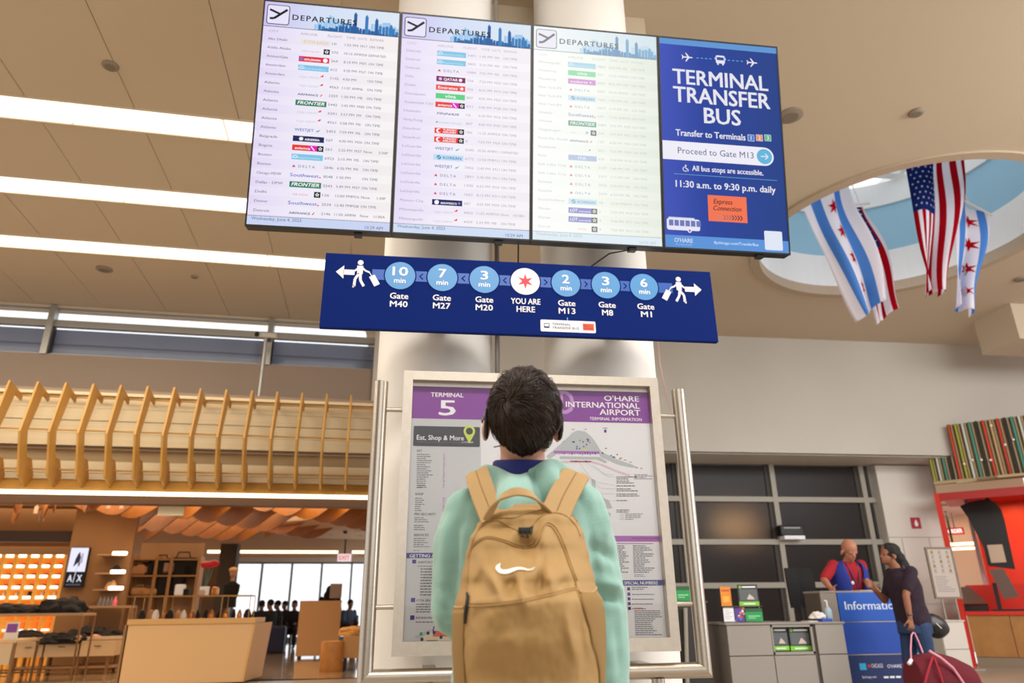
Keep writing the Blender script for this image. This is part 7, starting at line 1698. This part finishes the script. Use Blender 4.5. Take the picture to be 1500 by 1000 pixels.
piping([(686, 886.5), (700, 887.5), (730, 885.5), (770, 880), (810, 871), (846, 862)], .0017, m_pack, 'pocket_hem', .001)
piping([(688, 884), (730, 882.5), (770, 877), (810, 868), (843, 860)], .0012, m_seam, 'pocket_stitch', .0)
piping([(684, 868), (682, 890), (680, 915), (679, 960), (682, 1010), (684, 1060)], .0016, m_seam)
piping([(845, 862), (852, 885), (862, 910), (866, 940), (874, 965), (880, 1000), (876, 1050)], .0018, m_seam)
# side mesh pockets: patches standing off the body
def patch(outl, nm, mat, off, nv=18):
    """outl: list of (v, u_left, u_right)"""
    q = MB(); rows_ = []
    for v, u0, u1 in outl: rows_.append([q.bm.verts.new(S(u0+(u1-u0)*i/14, v, off*math.sin(PI*i/14)**.5 if 0 < i < 14 else .0005)) for i in range(15)])
    for r0, r1 in zip(rows_, rows_[1:]):
        for i in range(14): q.bm.faces.new((r0[i], r0[i+1], r1[i+1], r1[i]))
    q.smooth = True; o = q.build(nm, mat, bp, autos=False); so = o.modifiers.new('s', 'SOLIDIFY'); so.thickness = .002; return o
patch([(868, 850, 872), (872, 850, 876), (880, 851, 881), (892, 854, 884.5), (905, 858, 885.5), (920, 863, 886), (940, 866, 886.5), (960, 873, 886.5), (980, 877, 886), (1010, 879, 885), (1050, 876, 881)], 'side_mesh_pocket', m_pack2, .007)
patch([(892, 664, 681), (900, 663.6, 680.5), (920, 663.4, 680), (950, 663.4, 679.5), (1000, 666, 682), (1050, 671, 684)], 'side_mesh_pocket', m_pack2, .005)
piping([(848, 866), (858, 868), (866, 868), (872, 864), (873, 860)], .0028, m_strap, 'pocket_band', .003)
piping([(664, 889), (670, 890), (680, 889)], .0028, m_strap, 'pocket_band', .003)
piping([(664, 896), (670, 897), (680, 896)], .0022, m_strap, 'pocket_band', .003)
# swoosh
sw = [(733.5, 824), (729, 826.5), (726, 829.5), (725.8, 832.5), (728, 836), (732, 839), (738, 840.2), (744, 839.6), (750, 837.5), (757, 834.5), (762, 833.6), (768, 834.4), (774, 835.4), (780, 834), (784, 829.5), (778, 833.2), (773, 833.2), (767, 831), (761, 830), (755, 830.6), (749, 832.2), (742, 834), (736, 834), (733, 832), (732.2, 829)]
q = MB(); 
f_ = q.poly([S(u, v, .0030) for u, v in sw]); bmesh.ops.triangulate(q.bm, faces=list(q.bm.faces)); q.build('swoosh_logo', M('logo_white', 'f2ece2', .5), bp)
# zipper pulls
zp = S(768, 777, .004)
q = MB(); q.box(zp.x-.012, zp.x+.012, zp.y-.006, zp.y+.002, zp.z-.004, zp.z+.006, .001); q.tube([zp+V((-.003, -.006, 0)), zp+V((-.006, -.010, -.012)), zp+V((.006, -.010, -.014)), zp+V((.004, -.006, -.002))], .0022, 8); q.build('zip_pull', m_black, bp)
q = MB(); q.tube([zp+V((.010, -.004, .004)), zp+V((.016, -.006, .008)), zp+V((.012, -.008, -.006))], .002, 8); q.build('zip_pull', m_black, bp)
q = MB(); q.tube([S(684, 868, .003), S(685, 876, .006), S(684, 886, .007), S(682, 898, .006), S(681, 913, .005)], [.002, .0035, .004, .0035, .0025], 8); q.build('zip_pull', m_black, bp)
q = MB(); q.tube([S(683, 869, .003), S(686, 872, .006), S(685, 878, .006)], .0018, 8); q.build('zip_pull', m_black, bp)
# shoulder straps
def ribbon(nm, pts, wd, th, mat, parent, edge=.0, n=10):
    """pts: world centre points and side vectors"""
    q = MB(); rings_ = []
    cs = []
    for i in range(len(pts)-1):
        for k in range(n): f_ = k/n; f2 = f_*f_*(3-2*f_); cs.append((pts[i][0].lerp(pts[i+1][0], f_), pts[i][1].lerp(pts[i+1][1], f2)))
    cs.append(pts[-1])
    # smooth the centre line
    c = [p for p, _ in cs]
    for _ in range(12): c = [c[0]]+[(c[i-1]+c[i]*2+c[i+1])/4 for i in range(1, len(c)-1)]+[c[-1]]
    for i, p in enumerate(c):
        t_ = (c[min(i+1, len(c)-1)]-c[max(i-1, 0)]).normalized(); s_ = cs[i][1]; s_ = (s_-t_*s_.dot(t_)).normalized(); n_ = t_.cross(s_).normalized()
        w_ = wd; ring_ = []
        prof = [(-1, 0), (-.96, .8), (-.5, 1.1), (-.06, 1.0), (0, .55), (.06, 1.0), (.5, 1.1), (.96, .8), (1, 0), (.96, -.8), (0, -1), (-.96, -.8)] if edge else [(-1, 0), (-.9, .8), (0, 1), (.9, .8), (1, 0), (.9, -.8), (0, -1), (-.9, -.8)]
        rings_.append([p+s_*a*w_/2+n_*b_*th/2 for a, b_ in prof])
    q.rings(rings_); q.smooth = True; return q.build(nm, mat, parent)
def wv(u, v, Y): return W(u, v, Y)
ribbon('shoulder_strap', [(V((xc-.085, 1.735, 1.13)), V((1, 0, .1))), (V((xc-.088, 1.69, 1.215)), V((1, .1, .15))), (wv(697, 686, 1.585), V((1, -.15, .45))), (wv(704, 712, 1.535), V((1, -.1, .42))), (wv(714, 738, 1.50), V((1, 0, .40))), (wv(724, 762, 1.465), V((1, 0, .38)))], .054, .011, m_strap, bp, 1)
ribbon('shoulder_strap', [(V((xc+.095, 1.735, 1.12)), V((1, 0, -.1))), (V((xc+.10, 1.70, 1.205)), V((1, .1, -.2))), (wv(846, 690, 1.575), V((1, -.1, -.36))), (wv(838, 703, 1.535), V((1, 0, -.36))), (wv(824, 728, 1.495), V((1, 0, -.34))), (wv(813, 754, 1.465), V((1, 0, -.32)))], .062, .012, m_strap, bp, 1)
ribbon('grab_handle', [(wv(713, 762, 1.46), V((1, 0, .6))), (wv(720, 745, 1.45), V((1, .3, .7))), (wv(735, 727, 1.44), V((.7, .5, .9))), (wv(756, 718.5, 1.435), V((0, .5, 1))), (wv(777, 723, 1.44), V((-.6, .4, .9))), (wv(794, 738, 1.45), V((-.9, .2, .8))), (wv(805, 752, 1.46), V((-1, 0, .7)))], .020, .006, m_strap, bp)
